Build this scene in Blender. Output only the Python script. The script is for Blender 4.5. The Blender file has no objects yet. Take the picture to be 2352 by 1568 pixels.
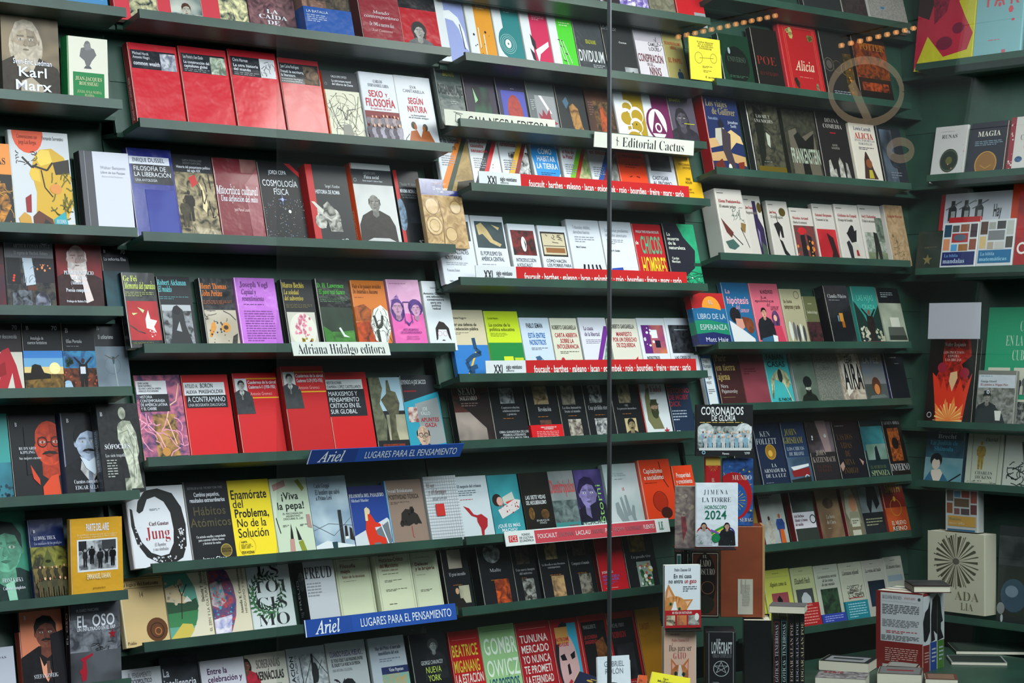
import bpy, math, random, unicodedata
from mathutils import Vector, Matrix
C = bpy.context.scene.collection
SC = bpy.context.scene
# ------------------------------------------------------------------ camera, light, exposure
F, HY, HC = 4500.0, 780.0, 1.60
A = math.radians(41.0); SA, CA = math.sin(A), math.cos(A)
cam = bpy.data.cameras.new('camera'); co = bpy.data.objects.new('camera', cam); C.objects.link(co)
cam.sensor_width = 36; cam.lens = 36*F/2352; cam.shift_y = -(784-HY)/2352
co.location = (0, 0, HC); co.rotation_euler = (math.pi/2, 0, -A); cam.clip_end = 200
SC.camera = co
Y0 = 6.3*CA                      # plane of the ledge lips of the long wall
W = bpy.data.worlds.new('world'); SC.world = W; W.use_nodes = True
nt = W.node_tree; bg = nt.nodes['Background']
tc = nt.nodes.new('ShaderNodeTexCoord'); sx = nt.nodes.new('ShaderNodeSeparateXYZ')
rp = nt.nodes.new('ShaderNodeValToRGB'); nt.links.new(tc.outputs['Generated'], sx.inputs[0])
nt.links.new(sx.outputs['Z'], rp.inputs[0]); nt.links.new(rp.outputs[0], bg.inputs[0])
rp.color_ramp.elements[0].position = 0.0; rp.color_ramp.elements[0].color = (.10, .11, .10, 1)
rp.color_ramp.elements[1].position = .5; rp.color_ramp.elements[1].color = (.62, .68, .74, 1)
bg.inputs[1].default_value = .5

def area(name, loc, target, sx_, sy_, power, col):
    l = bpy.data.lights.new(name, 'AREA'); l.shape = 'RECTANGLE'; l.size = sx_; l.size_y = sy_
    l.energy = power; l.color = col
    o = bpy.data.objects.new(name, l); C.objects.link(o); o.location = loc
    o.rotation_euler = (Vector(target)-Vector(loc)).to_track_quat('-Z', 'Y').to_euler()
    return o
area('shop_window_ceiling_light', (2.6, Y0-1.25, 3.15), (3.1, Y0, 1.5), 3.2, .35, 15, (.93, .97, 1))
area('shop_window_ceiling_light', (5.0, Y0-1.25, 3.15), (5.3, Y0, 1.3), 1.6, .35, 30, (1, .97, .92))
area('front_pile_fill_light', (5.2, 3.5, 3.1), (4.7, 4.4, 1.1), .8, .2, 12, (.95, .98, 1))  # added fill lamp with no visible source, brightens the front piles
area('daylight_from_street', (3.4, Y0-4.3, 4.5), (4.5, Y0, 1.2), 5.2, 2.2, 430, (.90, .96, 1))
SC.view_settings.view_transform = 'Standard'; SC.view_settings.look = 'None'
SC.view_settings.exposure = 0.0; SC.view_settings.gamma = 1.0
SC.view_settings.use_curve_mapping = False
SC.cycles.max_bounces = 6; SC.cycles.transparent_max_bounces = 8

# ------------------------------------------------------------------ colours and materials
PAL = dict(w='d9dde6', k='191b20', K='0a0b0d', r='c01a22', R='8a1820', y='e8d024', o='e8501c', b='1c4a9a',
    n='18224e', g='23703e', c='ddd8c0', a='85888c', d='3e4146', t='3a9a9c', p='b46cc4', s='9cc0dc', m='7a5638',
    x='ec8cb4', z='cfa43a', q='dca888', v='5c2c7c', u='bfa678', l='a8d490', i='e4e2dc', h='5a3a2a')
def lin(c): return c/12.92 if c <= .04045 else ((c+.055)/1.055)**2.4
def col(s):
    s = PAL.get(s, s)
    if len(s) == 3: s = ''.join(ch*2 for ch in s)
    return tuple(lin(int(s[i:i+2], 16)/255) for i in (0, 2, 4)) + (1.0,)
MATS = {}
def newmat(name, rough=.5, base=None, metal=0):
    m = bpy.data.materials.new(name); m.use_nodes = True; b = m.node_tree.nodes['Principled BSDF']
    b.inputs['Roughness'].default_value = rough; b.inputs['Metallic'].default_value = metal
    if base: b.inputs['Base Color'].default_value = col(base)
    MATS[name] = m; return m, m.node_tree, b
def bump(t, b, scale, strength, dist=.002, detail=3, stretch=None):
    tx = t.nodes.new('ShaderNodeTexCoord'); n = t.nodes.new('ShaderNodeTexNoise'); bp = t.nodes.new('ShaderNodeBump')
    n.inputs['Scale'].default_value = scale; n.inputs['Detail'].default_value = detail
    src = tx.outputs['Object']
    oi = t.nodes.new('ShaderNodeObjectInfo'); va = t.nodes.new('ShaderNodeVectorMath'); va.operation = 'ADD'
    mu = t.nodes.new('ShaderNodeMath'); mu.operation = 'MULTIPLY'; mu.inputs[1].default_value = 37
    t.links.new(oi.outputs['Random'], mu.inputs[0]); t.links.new(src, va.inputs[0]); t.links.new(mu.outputs[0], va.inputs[1])
    src = va.outputs[0]
    if stretch:
        mp = t.nodes.new('ShaderNodeMapping'); mp.inputs['Scale'].default_value = stretch
        t.links.new(src, mp.inputs[0]); src = mp.outputs[0]
    t.links.new(src, n.inputs['Vector']); t.links.new(n.outputs['Fac'], bp.inputs['Height'])
    bp.inputs['Strength'].default_value = strength; bp.inputs['Distance'].default_value = dist
    t.links.new(bp.outputs[0], b.inputs['Normal']); return n, src
def attrmat(name, rough, bscale, bstr, coat=0, two=None, dist=.002):
    m, t, b = newmat(name, rough)
    at = t.nodes.new('ShaderNodeAttribute'); at.attribute_name = 'Col'
    out = at.outputs['Color']
    n, src = bump(t, b, bscale, bstr, dist)
    if two:
        a2 = t.nodes.new('ShaderNodeAttribute'); a2.attribute_name = 'Col2'
        nz = t.nodes.new('ShaderNodeTexNoise'); nz.inputs['Scale'].default_value = two[0]; nz.inputs['Detail'].default_value = two[1]
        nz.inputs['Distortion'].default_value = two[4] if len(two) > 4 else .6
        mp = t.nodes.new('ShaderNodeMapRange'); mp.inputs[1].default_value = two[2]; mp.inputs[2].default_value = two[3]
        mx = t.nodes.new('ShaderNodeMix'); mx.data_type = 'RGBA'
        t.links.new(src, nz.inputs['Vector']); t.links.new(nz.outputs['Fac'], mp.inputs[0])
        t.links.new(mp.outputs[0], mx.inputs[0]); t.links.new(out, mx.inputs[6]); t.links.new(a2.outputs['Color'], mx.inputs[7])
        out = mx.outputs[2]
    t.links.new(out, b.inputs['Base Color'])
    b.inputs['Specular IOR Level'].default_value = .22; b.inputs['Coat Weight'].default_value = coat; b.inputs['Coat Roughness'].default_value = .12
    return m
attrmat('cover_print', .38, 9, .12)
attrmat('wrapped_print', .3, 12, .9, coat=.5, dist=.008)
attrmat('matte_print', .7, 40, .05)
attrmat('photo_print', .38, 9, .12, two=(55, 5, .38, .62))
attrmat('painting_print', .4, 9, .12, two=(34, 9, .36, .64, 1.1))
attrmat('soft_print', .4, 9, .1, two=(9, 2, .35, .65, .3))
attrmat('tone_print', .4, 9, .1, two=(48, 4, .3, .8, .8))
attrmat('fine_print', .4, 9, .1, two=(170, 6, .42, .58, .2))
m, t, b = newmat('paper_edge', .85, 'cfc9b8'); n, s = bump(t, b, 300, .5, .001, 2, (.02, 1, 4))
# green painted boards
m, t, b = newmat('green_paint', .42)
n, s = bump(t, b, 30, .18, .002, 5)
nz = t.nodes.new('ShaderNodeTexNoise'); nz.inputs['Scale'].default_value = 7; nz.inputs['Detail'].default_value = 6
cr = t.nodes.new('ShaderNodeValToRGB'); t.links.new(s, nz.inputs['Vector']); t.links.new(nz.outputs['Fac'], cr.inputs[0])
cr.color_ramp.elements[0].position = .3; cr.color_ramp.elements[0].color = col('1b362e')
cr.color_ramp.elements[1].position = .75; cr.color_ramp.elements[1].color = col('274a3c')
t.links.new(cr.outputs[0], b.inputs['Base Color'])
newmat('steel', .35, '9a9ea2', 1); newmat('dark_metal', .4, '202326', .8)
newmat('cardboard', .8, 'a07a4a'); newmat('dark_floor', .7, '2a2c2a')
m, t, b = newmat('varnished_wood', .35)
n, s = bump(t, b, 18, .25, .001, 6, (1, 1, 8))
nz = t.nodes.new('ShaderNodeTexNoise'); nz.inputs['Scale'].default_value = 14; nz.inputs['Detail'].default_value = 8
mp = t.nodes.new('ShaderNodeMapping'); mp.inputs['Scale'].default_value = (1, 1, .12)
cr = t.nodes.new('ShaderNodeValToRGB'); t.links.new(s, mp.inputs[0]); t.links.new(mp.outputs[0], nz.inputs['Vector'])
t.links.new(nz.outputs['Fac'], cr.inputs[0]); cr.color_ramp.elements[0].color = col('5a2614'); cr.color_ramp.elements[1].color = col('8c4426')
t.links.new(cr.outputs[0], b.inputs['Base Color'])

# ------------------------------------------------------------------ objects and tags
def link(o, parent=None):
    C.objects.link(o)
    if parent: o.parent = parent
    return o
def tag(o, label=None, cat=None, group=None, kind=None):
    for k, v in (('label', label), ('category', cat), ('group', group), ('kind', kind)):
        if v: o[k] = v
    return o
def empty(name, mat, label, cat, group=None):
    o = bpy.data.objects.new(name, None); o.matrix_world = mat; o.empty_display_size = .02
    C.objects.link(o); return tag(o, label, cat, group)
class MB:
    """collects faces with colour attributes and links them as one mesh"""
    def __init__(s): s.v = []; s.f = []; s.c = []; s.c2 = []; s.m = []
    def face(s, pts, c=(1, 1, 1, 1), c2=None, m=0):
        i = len(s.v); s.v += pts; s.f.append(tuple(range(i, i+len(pts)))); s.c.append(c); s.c2.append(c2 or c); s.m.append(m)
    def tris(s, vs, fs, c, m=0):
        i = len(s.v); s.v += vs
        for f in fs: s.f.append(tuple(i+k for k in f)); s.c.append(c); s.c2.append(c); s.m.append(m)
    def box(s, x0, y0, z0, x1, y1, z1, c=(1, 1, 1, 1), m=0):
        p = [(x0, y0, z0), (x1, y0, z0), (x1, y1, z0), (x0, y1, z0), (x0, y0, z1), (x1, y0, z1), (x1, y1, z1), (x0, y1, z1)]
        s.tris(p, [(3, 2, 1, 0), (4, 5, 6, 7), (0, 1, 5, 4), (1, 2, 6, 5), (2, 3, 7, 6), (3, 0, 4, 7)], c, m)
    def build(s, name, mats, parent=None, attr=True, bevel=0):
        me = bpy.data.meshes.new(name); me.from_pydata(s.v, [], s.f)
        for mn in mats: me.materials.append(MATS[mn])
        me.polygons.foreach_set('material_index', s.m)
        if attr:
            for an, cs in (('Col', s.c), ('Col2', s.c2)):
                a = me.color_attributes.new(an, 'FLOAT_COLOR', 'CORNER'); buf = []
                for f, cc in zip(s.f, cs): buf += list(cc)*len(f)
                a.data.foreach_set('color', buf)
        me.update(); o = bpy.data.objects.new(name, me)
        if bevel:
            bv = o.modifiers.new('bevel', 'BEVEL'); bv.width = bevel; bv.segments = 2
        return link(o, parent)

# ------------------------------------------------------------------ lettering
_G = {}
def convert(lines, off):
    """one text object for many short lines: the outlines of each line, moved back to its own baseline"""
    cu = bpy.data.curves.new('g', 'FONT'); cu.body = '\n'.join(lines); cu.resolution_u = 3; cu.offset = off; cu.space_line = 4
    o = bpy.data.objects.new('g', cu); C.objects.link(o)
    dg = bpy.context.evaluated_depsgraph_get(); dg.update()
    me = bpy.data.meshes.new_from_object(o.evaluated_get(dg))
    ls = 4.0; idx = [int(math.floor((1.2-v.co.y)/ls)) for v in me.vertices]; out = [([], []) for _ in lines]; mp = {}
    for i, v in enumerate(me.vertices):
        g = out[idx[i]][0]; mp[i] = len(g); g.append((v.co.x, v.co.y+idx[i]*ls))
    for p in me.polygons: out[idx[p.vertices[0]]][1].append(tuple(mp[i] for i in p.vertices))
    bpy.data.objects.remove(o); bpy.data.meshes.remove(me); bpy.data.curves.remove(cu)
    return out
def load_style(st, chars):
    off = {'F': -.014, 'B': .024, 'b': .015, 'I': .012}.get(st, 0); G = [mathchar(c, st) for c in chars]
    if 'H0' not in _G: _G['H0'] = max(v[0] for v in convert(['HH'], 0)[0][0])
    for ch, (vs, fs), hv in zip(chars, convert(G, off), convert(['H'+g+'H' for g in G], 0)):
        _G[(ch, st)] = (vs, fs, max(v[0] for v in hv[0])-_G['H0']+max(off, 0)*1.6)
def mathchar(ch, st):
    U = {'f': 0x1D400, 'F': 0x1D400, 'i': 0x1D434, 'I': 0x1D434}.get(st)
    if U is None: return ch
    if 'A' <= ch <= 'Z': return chr(U+ord(ch)-65)
    if 'a' <= ch <= 'z': return '\u210e' if (st in 'iI' and ch == 'h') else chr(U+26+ord(ch)-97)
    return ch
PUN = '0123456789.,:-()#¿?¡!·&/'
UC, LC = 'ABCDEFGHIJKLMNOPQRSTUVWXYZ', 'abcdefghijklmnopqrstuvwxyz'
for _st, _cs in (('s', UC+LC+PUN), ('b', UC+LC+PUN), ('B', UC+LC+PUN), ('f', UC+LC+PUN), ('F', UC+LC+PUN),
                 ('i', 'ACDEFIJLMPUV'+LC.replace('q', '').replace('w', '')+PUN), ('I', 'ACDEFIJLMPUV'+LC.replace('q', '').replace('w', '')+PUN)):
    load_style(_st, _cs)      # while the scene is still empty
def glyph(ch, st):
    if ch == ' ': return [], [], .28
    if (ch, st) not in _G:
        if st+'?' in _G: return [], [], .3
        load_style(st, [ch])
    return _G[(ch, st)]
def stroke2(p, q, w):
    dx, dy = q[0]-p[0], q[1]-p[1]; L = math.hypot(dx, dy) or 1; nx, ny = -dy/L*w/2, dx/L*w/2
    return [(p[0]+nx, p[1]+ny), (p[0]-nx, p[1]-ny), (q[0]-nx, q[1]-ny), (q[0]+nx, q[1]+ny)]
def textline(s, st):
    """list of (verts, faces) in em units and the line's width; accents are set by hand"""
    out = []; x = 0
    for ch in s:
        d = unicodedata.normalize('NFD', ch); base, mark = d[0], d[1:2]
        vs, fs, adv = glyph(base, st)
        out.append(([(a+x, b) for a, b in vs], fs))
        if mark and vs:
            cx = x+(min(v[0] for v in vs)+max(v[0] for v in vs))/2; ty = max(v[1] for v in vs)+.05
            if mark == '\u0301': out.append((stroke2((cx-.04, ty), (cx+.09, ty+.13), .07), [(0, 1, 2, 3)]))
            elif mark == '\u0303': out.append((stroke2((cx-.14, ty+.04), (cx+.14, ty+.07), .07), [(0, 1, 2, 3)]))
            elif mark == '\u0308':
                for e in (-.1, .1): out.append((stroke2((cx+e, ty), (cx+e, ty+.09), .09), [(0, 1, 2, 3)]))
        x += adv
    return out, x

# ------------------------------------------------------------------ cover art, in cover units: u 0..1 across, v 0..1 from the top
def clip(poly):
    for ax, lim, sg in ((0, 0, 1), (0, 1, -1), (1, 0, 1), (1, 1, -1)):
        out = []
        for i in range(len(poly)):
            p, q = poly[i-1], poly[i]; ip = (p[ax]-lim)*sg >= 0; iq = (q[ax]-lim)*sg >= 0
            if ip != iq:
                k = (lim-p[ax])/(q[ax]-p[ax]); out.append((p[0]+k*(q[0]-p[0]), p[1]+k*(q[1]-p[1])))
            if iq: out.append(q)
        poly = out
        if len(poly) < 3: return []
    return poly
class Art:
    EPS = .00009
    def __init__(s, w, h, mats, seed=0):
        s.w, s.h, s.k = w, h, 1; s.pic = MB(); s.let = MB(); s.R = random.Random(seed); s.mats = mats
        s.clipped = True
    def z(s): s.k += 1; return s.k*s.EPS
    def poly(s, pts, c, c2=None, m=0, mb=None, z=None):
        if s.clipped: pts = clip(pts)
        if len(pts) < 3: return
        z = z or s.z(); a = sum(pts[i-1][0]*pts[i][1]-pts[i][0]*pts[i-1][1] for i in range(len(pts)))
        if a > 0: pts = pts[::-1]
        (mb or s.pic).face([(u*s.w, (1-v)*s.h, z) for u, v in pts], c, c2, m)
    def ell(s, cu, cv, ru, rv, c, n=20, a0=0, a1=2*math.pi, **k):
        s.poly([(cu+ru*math.cos(a0+(a1-a0)*i/n), cv+rv*math.sin(a0+(a1-a0)*i/n)) for i in range(n if a1-a0 > 6.2 else n+1)], c, **k)
    def line(s, pts, w, c, z=None):
        z = z or s.z(); P = [(u*s.w, v*s.h) for u, v in pts]; w = w*s.w
        for p, q in zip(P, P[1:]):
            s.poly([(a/s.w, b/s.h) for a, b in stroke2(p, q, w)], c, z=z)
    def ring(s, cu, cv, r, w, c, asp=1):
        n = 24; z = s.z(); rv = r*s.w/s.h*asp; wv = w*s.w/s.h
        for i in range(n):
            a, b = 2*math.pi*i/n, 2*math.pi*(i+1)/n
            s.poly([(cu+r*math.cos(a), cv+rv*math.sin(a)), (cu+r*math.cos(b), cv+rv*math.sin(b)),
                    (cu+(r-w)*math.cos(b), cv+(rv-wv)*math.sin(b)), (cu+(r-w)*math.cos(a), cv+(rv-wv)*math.sin(a))], c, z=z)
    def text(s, st, c, u0, v0, u1, v1, txt):
        al = 'l' if 'l' in st[1:] else ('r' if 'r' in st[1:] else 'c'); f = st[0]
        rot = 'v' in st[1:]           # reads upwards
        lines = txt.split('|'); n = len(lines); L = [textline(t_, f) for t_ in lines]
        X0, X1, T0, T1 = u0*s.w, u1*s.w, v0*s.h, v1*s.h
        if rot: bw, bh = T1-T0, X1-X0
        else: bw, bh = X1-X0, T1-T0
        pitch = bh/n; mx = max(l[1] for l in L) or 1; cap = pitch*(.74 if n > 1 else .95); sy = cap/.7; sxx = bw/mx
        if 'n' in st[1:]: sxx = min(sxx, sy)
        z = s.z()+.0006
        for i, (gl, wd) in enumerate(L):
            sc = bw/wd if 'j' in st[1:] else sxx
            x0 = 0 if al == 'l' else ((bw-wd*sc) if al == 'r' else (bw-wd*sc)/2)
            yb = -(i*pitch)-cap*1.0-(pitch-cap)*.35
            for vs, fs in gl:
                if rot: P = [(X0-(yb+y*sy), s.h-T1+x0+x*sc, z) for x, y in vs]
                else: P = [(X0+x0+x*sc, s.h-T0+yb+y*sy, z) for x, y in vs]
                s.let.tris(P, fs, c)
    def greek(s, c, u0, v0, u1, v1, n):
        z = s.z()+.0006; p = (v1-v0)/n
        for i in range(n):
            u = u0; e = u1 if i < n-1 else u0+(u1-u0)*s.R.uniform(.4, .9)
            while u < e-.02:
                w = min(s.R.uniform(.04, .13), e-u); v = v0+i*p
                s.poly([(u, v), (u+w, v), (u+w, v+p*.42), (u, v+p*.42)], c, mb=s.let, z=z); u += w+.022
    def head(s, fl, cu, cv, hh, skin, hair, coat):
        """a printed portrait; hh = head height over cover height"""
        k = s.h/s.w; dm = lambda c: tuple(x*.42 for x in c[:3])+(1,)
        E = lambda du, dv, ru, rv, c, **q: s.ell(cu+du*hh*k, cv+dv*hh, ru*hh*k, rv*hh, c, c2=dm(c), m=5, **q)
        Pn = lambda pts, c: s.poly([(cu+a*hh*k, cv+b*hh) for a, b in pts], c, dm(c), m=5)
        dk = tuple(x*.45 for x in skin[:3])+(1,); md = tuple(x*.7 for x in skin[:3])+(1,)
        if 'L' in fl: E(0, .18, .52, .72, hair)
        if 'A' in fl: E(0, -.12, .62, .6, hair, n=14)
        if coat: Pn([(-.3, .42), (-.95, .75), (-1.25, 1.3), (-1.35, 3), (1.35, 3), (1.25, 1.3), (.95, .72), (.3, .42)], coat)
        Pn([(-.2, .3), (-.22, .7), (0, .85), (.22, .7), (.2, .3)], md)
        if coat and 'C' in fl:
            Pn([(-.24, .5), (-.3, .75), (0, 1.15), (.3, .75), (.24, .5), (0, .78)], col('c8c8c8')); Pn([(-.06, .8), (-.09, 1.5), (.09, 1.5), (.06, .8)], dk)
        E(0, 0, .37, .5, skin)
        if 'o' in fl: Pn([(.02, -.42), (.04, -.05), (.1, .1), (.03, .2), (.06, .46), (.24, .36), (.35, .1), (.36, -.15), (.25, -.38)], md)
        E(-.37, .03, .06, .1, skin, n=8); E(.37, .03, .06, .1, md, n=8)
        if 'b' not in fl:
            Pn([(-.4, .02), (-.42, -.25), (-.3, -.5), (-.05, -.6), (.22, -.55), (.4, -.3), (.4, .02), (.33, -.12), (.26, -.28), (.02, -.34), (-.2, -.26), (-.32, -.12)], hair)
        else:
            Pn([(-.4, .05), (-.4, -.2), (-.33, -.3), (-.33, 0)], hair); Pn([(.4, .05), (.4, -.2), (.33, -.3), (.33, 0)], hair)
        if 'D' in fl:
            Pn([(-.37, .05), (-.3, .12), (-.16, .17), (.16, .17), (.3, .12), (.37, .05), (.4, .45), (.2, .85), (-.05, .9), (-.28, .75), (-.4, .4)], hair)
            E(0, .26, .1, .03, dk, n=8)
        for e in (-.16, .16):
            E(e, -.03, .075, .035, col('c8c8c0'), n=8); E(e, -.03, .03, .035, dk, n=6)
            Pn([(e-.11, -.1), (e-.1, -.14), (e+.1, -.15), (e+.11, -.1)], dk)
        Pn([(-.02, -.04), (-.07, .13), (0, .17), (.08, .13), (.03, -.02)], md)
        if 'D' not in fl: Pn([(-.12, .26), (0, .235), (.12, .26), (0, .31)], dk if 'f' not in fl else col('a03030'))
        if 'M' in fl: Pn([(-.2, .24), (-.12, .18), (0, .165), (.12, .18), (.2, .24), (.1, .245), (0, .225), (-.1, .245)], hair)
        if 'G' in fl:
            for e in (-.16, .16): s.ring(cu+e*hh*k, cv-.03*hh, .12*hh*k, .02*hh*k, col('k'))
            s.line([(cu-.04*hh*k, cv-.03*hh), (cu+.04*hh*k, cv-.03*hh)], .02*hh*k, col('k'))
        if 'h' in fl: Pn([(-.55, -.22), (-.3, -.3), (-.34, -.62), (.34, -.62), (.3, -.3), (.55, -.22), (.3, -.18), (-.3, -.18)], hair)
    def person(s, cu, v0, v1, c, skin=None, arms=0):
        h = v1-v0; k = s.h/s.w*h; P = lambda pts, cc: s.poly([(cu+a*k, v0+b*h) for a, b in pts], cc, tuple(x*.4 for x in cc[:3])+(1,), m=5)
        P([(-.13, .17), (.13, .17), (.16, .5), (.12, .53), (.1, 1), (.02, 1), (0, .6), (-.03, 1), (-.11, 1), (-.12, .53), (-.16, .5)], c)
        if arms: P([(-.12, .18), (-.3, -.02), (-.26, -.04), (-.05, .16)], c); P([(.12, .18), (.3, -.02), (.26, -.04), (.05, .16)], c)
        else: P([(-.13, .17), (-.2, .32), (-.17, .52), (-.13, .5), (-.14, .33)], c); P([(.13, .17), (.2, .32), (.17, .52), (.13, .5), (.14, .33)], c)
        s.ell(cu, v0+.08*h, .055*k, .075*h, skin or c, n=10)
    def run(s, src):
        for cmd in [q.strip() for q in src.split(';') if q.strip()]:
            a = cmd.split(' '); o = a[0]
            fl = lambda i, j=None: [float(x) for x in a[i:j]]
            pts = lambda i: [tuple(map(float, x.split(','))) for x in a[i:]]
            if o == 'r': u0, v0, u1, v1 = fl(2, 6); s.poly([(u0, v0), (u1, v0), (u1, v1), (u0, v1)], col(a[1]))
            elif o == 'e': s.ell(*fl(2, 6), col(a[1]))
            elif o == 'p': s.poly(pts(2), col(a[1]))
            elif o == 'l': s.line(pts(3), float(a[2]), col(a[1]))
            elif o == 'c': u, v, r, w = fl(2, 6); s.ring(u, v, r, w, col(a[1]))
            elif o == 't': s.text(a[1], col(a[2]), *fl(3, 7), ' '.join(a[7:]))
            elif o == 'g': s.greek(col(a[1]), *fl(2, 6), int(a[6]))
            elif o in ('nf', 'np', 'ns', 'nd'):
                u0, v0, u1, v1 = fl(3, 7); mi = dict(nf=1, np=2, ns=3, nd=4)[o]
                s.poly([(u0, v0), (u1, v0), (u1, v1), (u0, v1)], col(a[1]), col(a[2]), m=mi)
            elif o == 'ne': s.ell(*fl(3, 7), col(a[1]), c2=col(a[2]), m=2)
            elif o == 'nq': s.poly(pts(3), col(a[1]), col(a[2]), m=2)
            elif o == 'H': s.head(a[1], *fl(2, 5), col(a[5]), col(a[6]), None if a[7] == '-' else col(a[7]))
            elif o == 'F': s.person(*fl(2, 5), col(a[1]), col(a[5]) if len(a) > 5 else None, len(a) > 6)
            elif o == 'S':
                cu, cv, r = fl(2, 5); k = s.w/s.h
                s.poly([(cu+(r if i % 2 == 0 else r*.4)*math.sin(i*math.pi/5), cv-(r if i % 2 == 0 else r*.4)*k*math.cos(i*math.pi/5)) for i in range(10)], col(a[1]))
            elif o == 'D':      # scattered dots
                u0, v0, u1, v1, n, r = fl(2, 8); z = s.z()
                for i in range(int(n)):
                    q = r*s.R.uniform(.4, 1.3); x, y = s.R.uniform(u0, u1), s.R.uniform(v0, v1)
                    s.ell(x, y, q, q*s.w/s.h*s.R.uniform(.6, 1.4), col(a[1]), n=6, z=z)
            elif o == 'k':      # loose pen strokes
                u0, v0, u1, v1, n, w = fl(2, 8); z = s.z()
                for i in range(int(n)):
                    x, y = s.R.uniform(u0, u1), s.R.uniform(v0, v1); an = s.R.uniform(0, 6.28); P = [(x, y)]
                    for j in range(4):
                        an += s.R.uniform(-.7, .7); x += math.cos(an)*(u1-u0)*.09; y += math.sin(an)*(v1-v0)*.09
                        P.append((min(max(x, u0), u1), min(max(y, v0), v1)))
                    s.line(P, w, col(a[1]), z=z)
            elif o == 'W':      # a row of small people
                u0, v0, u1, v1, n = fl(3, 8); n = int(n)
                for i in range(n):
                    x = u0+(u1-u0)*(i+.5)/n; d = s.R.uniform(0, .12)*(v1-v0)
                    s.person(x, v0+d, v1, col(a[1 + i % 2]), col('q') if i % 3 else col('h'))
            elif o == 'X':      # sunburst
                cu, cv, r0, r1, n = fl(2, 7); z = s.z(); k = s.w/s.h; n = int(n)
                for i in range(n):
                    t_ = 2*math.pi*i/n; wd = .035 if i % 2 else .1; rr = r1*(1.06 if i % 2 else 1)
                    s.poly([(cu+r0*math.cos(t_), cv+r0*k*math.sin(t_)), (cu+rr*math.cos(t_-wd*.5), cv+rr*k*math.sin(t_-wd*.5)),
                            (cu+rr*math.cos(t_+wd*.5), cv+rr*k*math.sin(t_+wd*.5))], col(a[1]), z=z)
            elif o == 'L':      # leaves around a ring
                cu, cv, r, n, g0, g1 = fl(2, 8); k = s.w/s.h; z = s.z()
                for i in range(int(n)):
                    t_ = math.radians(g0+(g1-g0)*i/n); x, y = cu+r*math.cos(t_), cv+r*k*math.sin(t_)
                    b = t_+math.pi/2+(.7 if i % 2 else -.7)+s.R.uniform(-.2, .2); q = r*.36
                    s.poly([(x, y), (x+q*.5*math.cos(b-.35), y+q*.5*k*math.sin(b-.35)), (x+q*math.cos(b), y+q*k*math.sin(b)),
                            (x+q*.5*math.cos(b+.35), y+q*.5*k*math.sin(b+.35))], col(a[1]), z=z)
            else: raise ValueError(cmd)
        return s
    def build(s, parent, off=(0, 0, 0), mat=None):
        kinds = [s.mats, 'photo_print', 'painting_print', 'soft_print', 'fine_print', 'tone_print']
        for mb, nm in ((s.pic, 'cover_picture'), (s.let, 'lettering')):
            if mb.v:
                o = mb.build(nm, kinds if nm == 'cover_picture' else [s.mats], parent); o.location = off
                if mat: o.matrix_local = mat

# ------------------------------------------------------------------ finding places on the ledges
def ray(x): u = (x-1176)/F; return (SA+u*CA, CA-u*SA)
def on_y(x, Y): dx, dy = ray(x); return Y*dx/dy
def on_x(x, X): dx, dy = ray(x); return X*dy/dx
def depth(P): return P[0]*SA+P[1]*CA
def height_at(x, y, X, Y): return HC+(HY-y)/F*(X*SA+Y*CA)
TH = math.radians(15)
class Ledge:
    """tilted book ledge; side=False on the long wall (front towards -Y), True on the side wall (front towards -X)"""
    def __init__(s, x0, x1, xm, ym, side=False, plane=None, deep=.08):
        s.side, s.deep = side, deep; s.P = plane if plane is not None else (XE if side else Y0)
        if side: s.a, s.b = on_x(x0, s.P), on_x(x1, s.P); Ym = on_x(xm, s.P); s.z = height_at(xm, ym, s.P, Ym)
        else: s.a, s.b = on_y(x0, s.P), on_y(x1, s.P); Xm = on_y(xm, s.P); s.z = height_at(xm, ym, Xm, s.P)
        s.r = .012+deep*math.cos(TH); s.zb = s.z-.008-deep*math.sin(TH)    # rear edge of the resting surface
        s.Rv = Vector((0, -1, 0)) if side else Vector((1, 0, 0)); s.Nh = Vector((-1, 0, 0)) if side else Vector((0, -1, 0))
    def build(s, name, label, group, cat='shelf ledge'):
        L = abs(s.b-s.a); org = Vector((s.P, max(s.a, s.b), s.z)) if s.side else Vector((s.a, s.P, s.z))
        M = Matrix((s.Rv, -s.Nh, (0, 0, 1))).transposed().to_4x4(); M.translation = org
        e = empty(name, M, label, cat, group)
        # board, local: x along, y into the wall, z up
        y0, z0 = .010, -.008; y1, z1 = s.r+.006, s.zb-s.z-.0016; th = .016
        m = MB(); q = [(y0, z0), (y1, z1), (y1-.004, z1-th), (y0-.004, z0-th)]
        for i in range(4):
            p, r = q[i], q[(i+1) % 4]; m.face([(0, *p), (L, *p), (L, *r), (0, *r)])
        m.face([(0, *p) for p in q]); m.face([(L, *p) for p in q[::-1]])
        m.build('board', ['green_paint'], e, False, .0015)
        m = MB(); q = [(0, 0), (.010, -.001), (.006, -.027), (-.004, -.026)]
        for i in range(4):
            p, r = q[i], q[(i+1) % 4]; m.face([(-.002, *p), (L+.002, *p), (L+.002, *r), (-.002, *r)])
        m.face([(-.002, *p) for p in q]); m.face([(L+.002, *p) for p in q[::-1]])
        m.build('lip', ['green_paint'], e, False, .0015)
        return e
ALL = []
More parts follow.
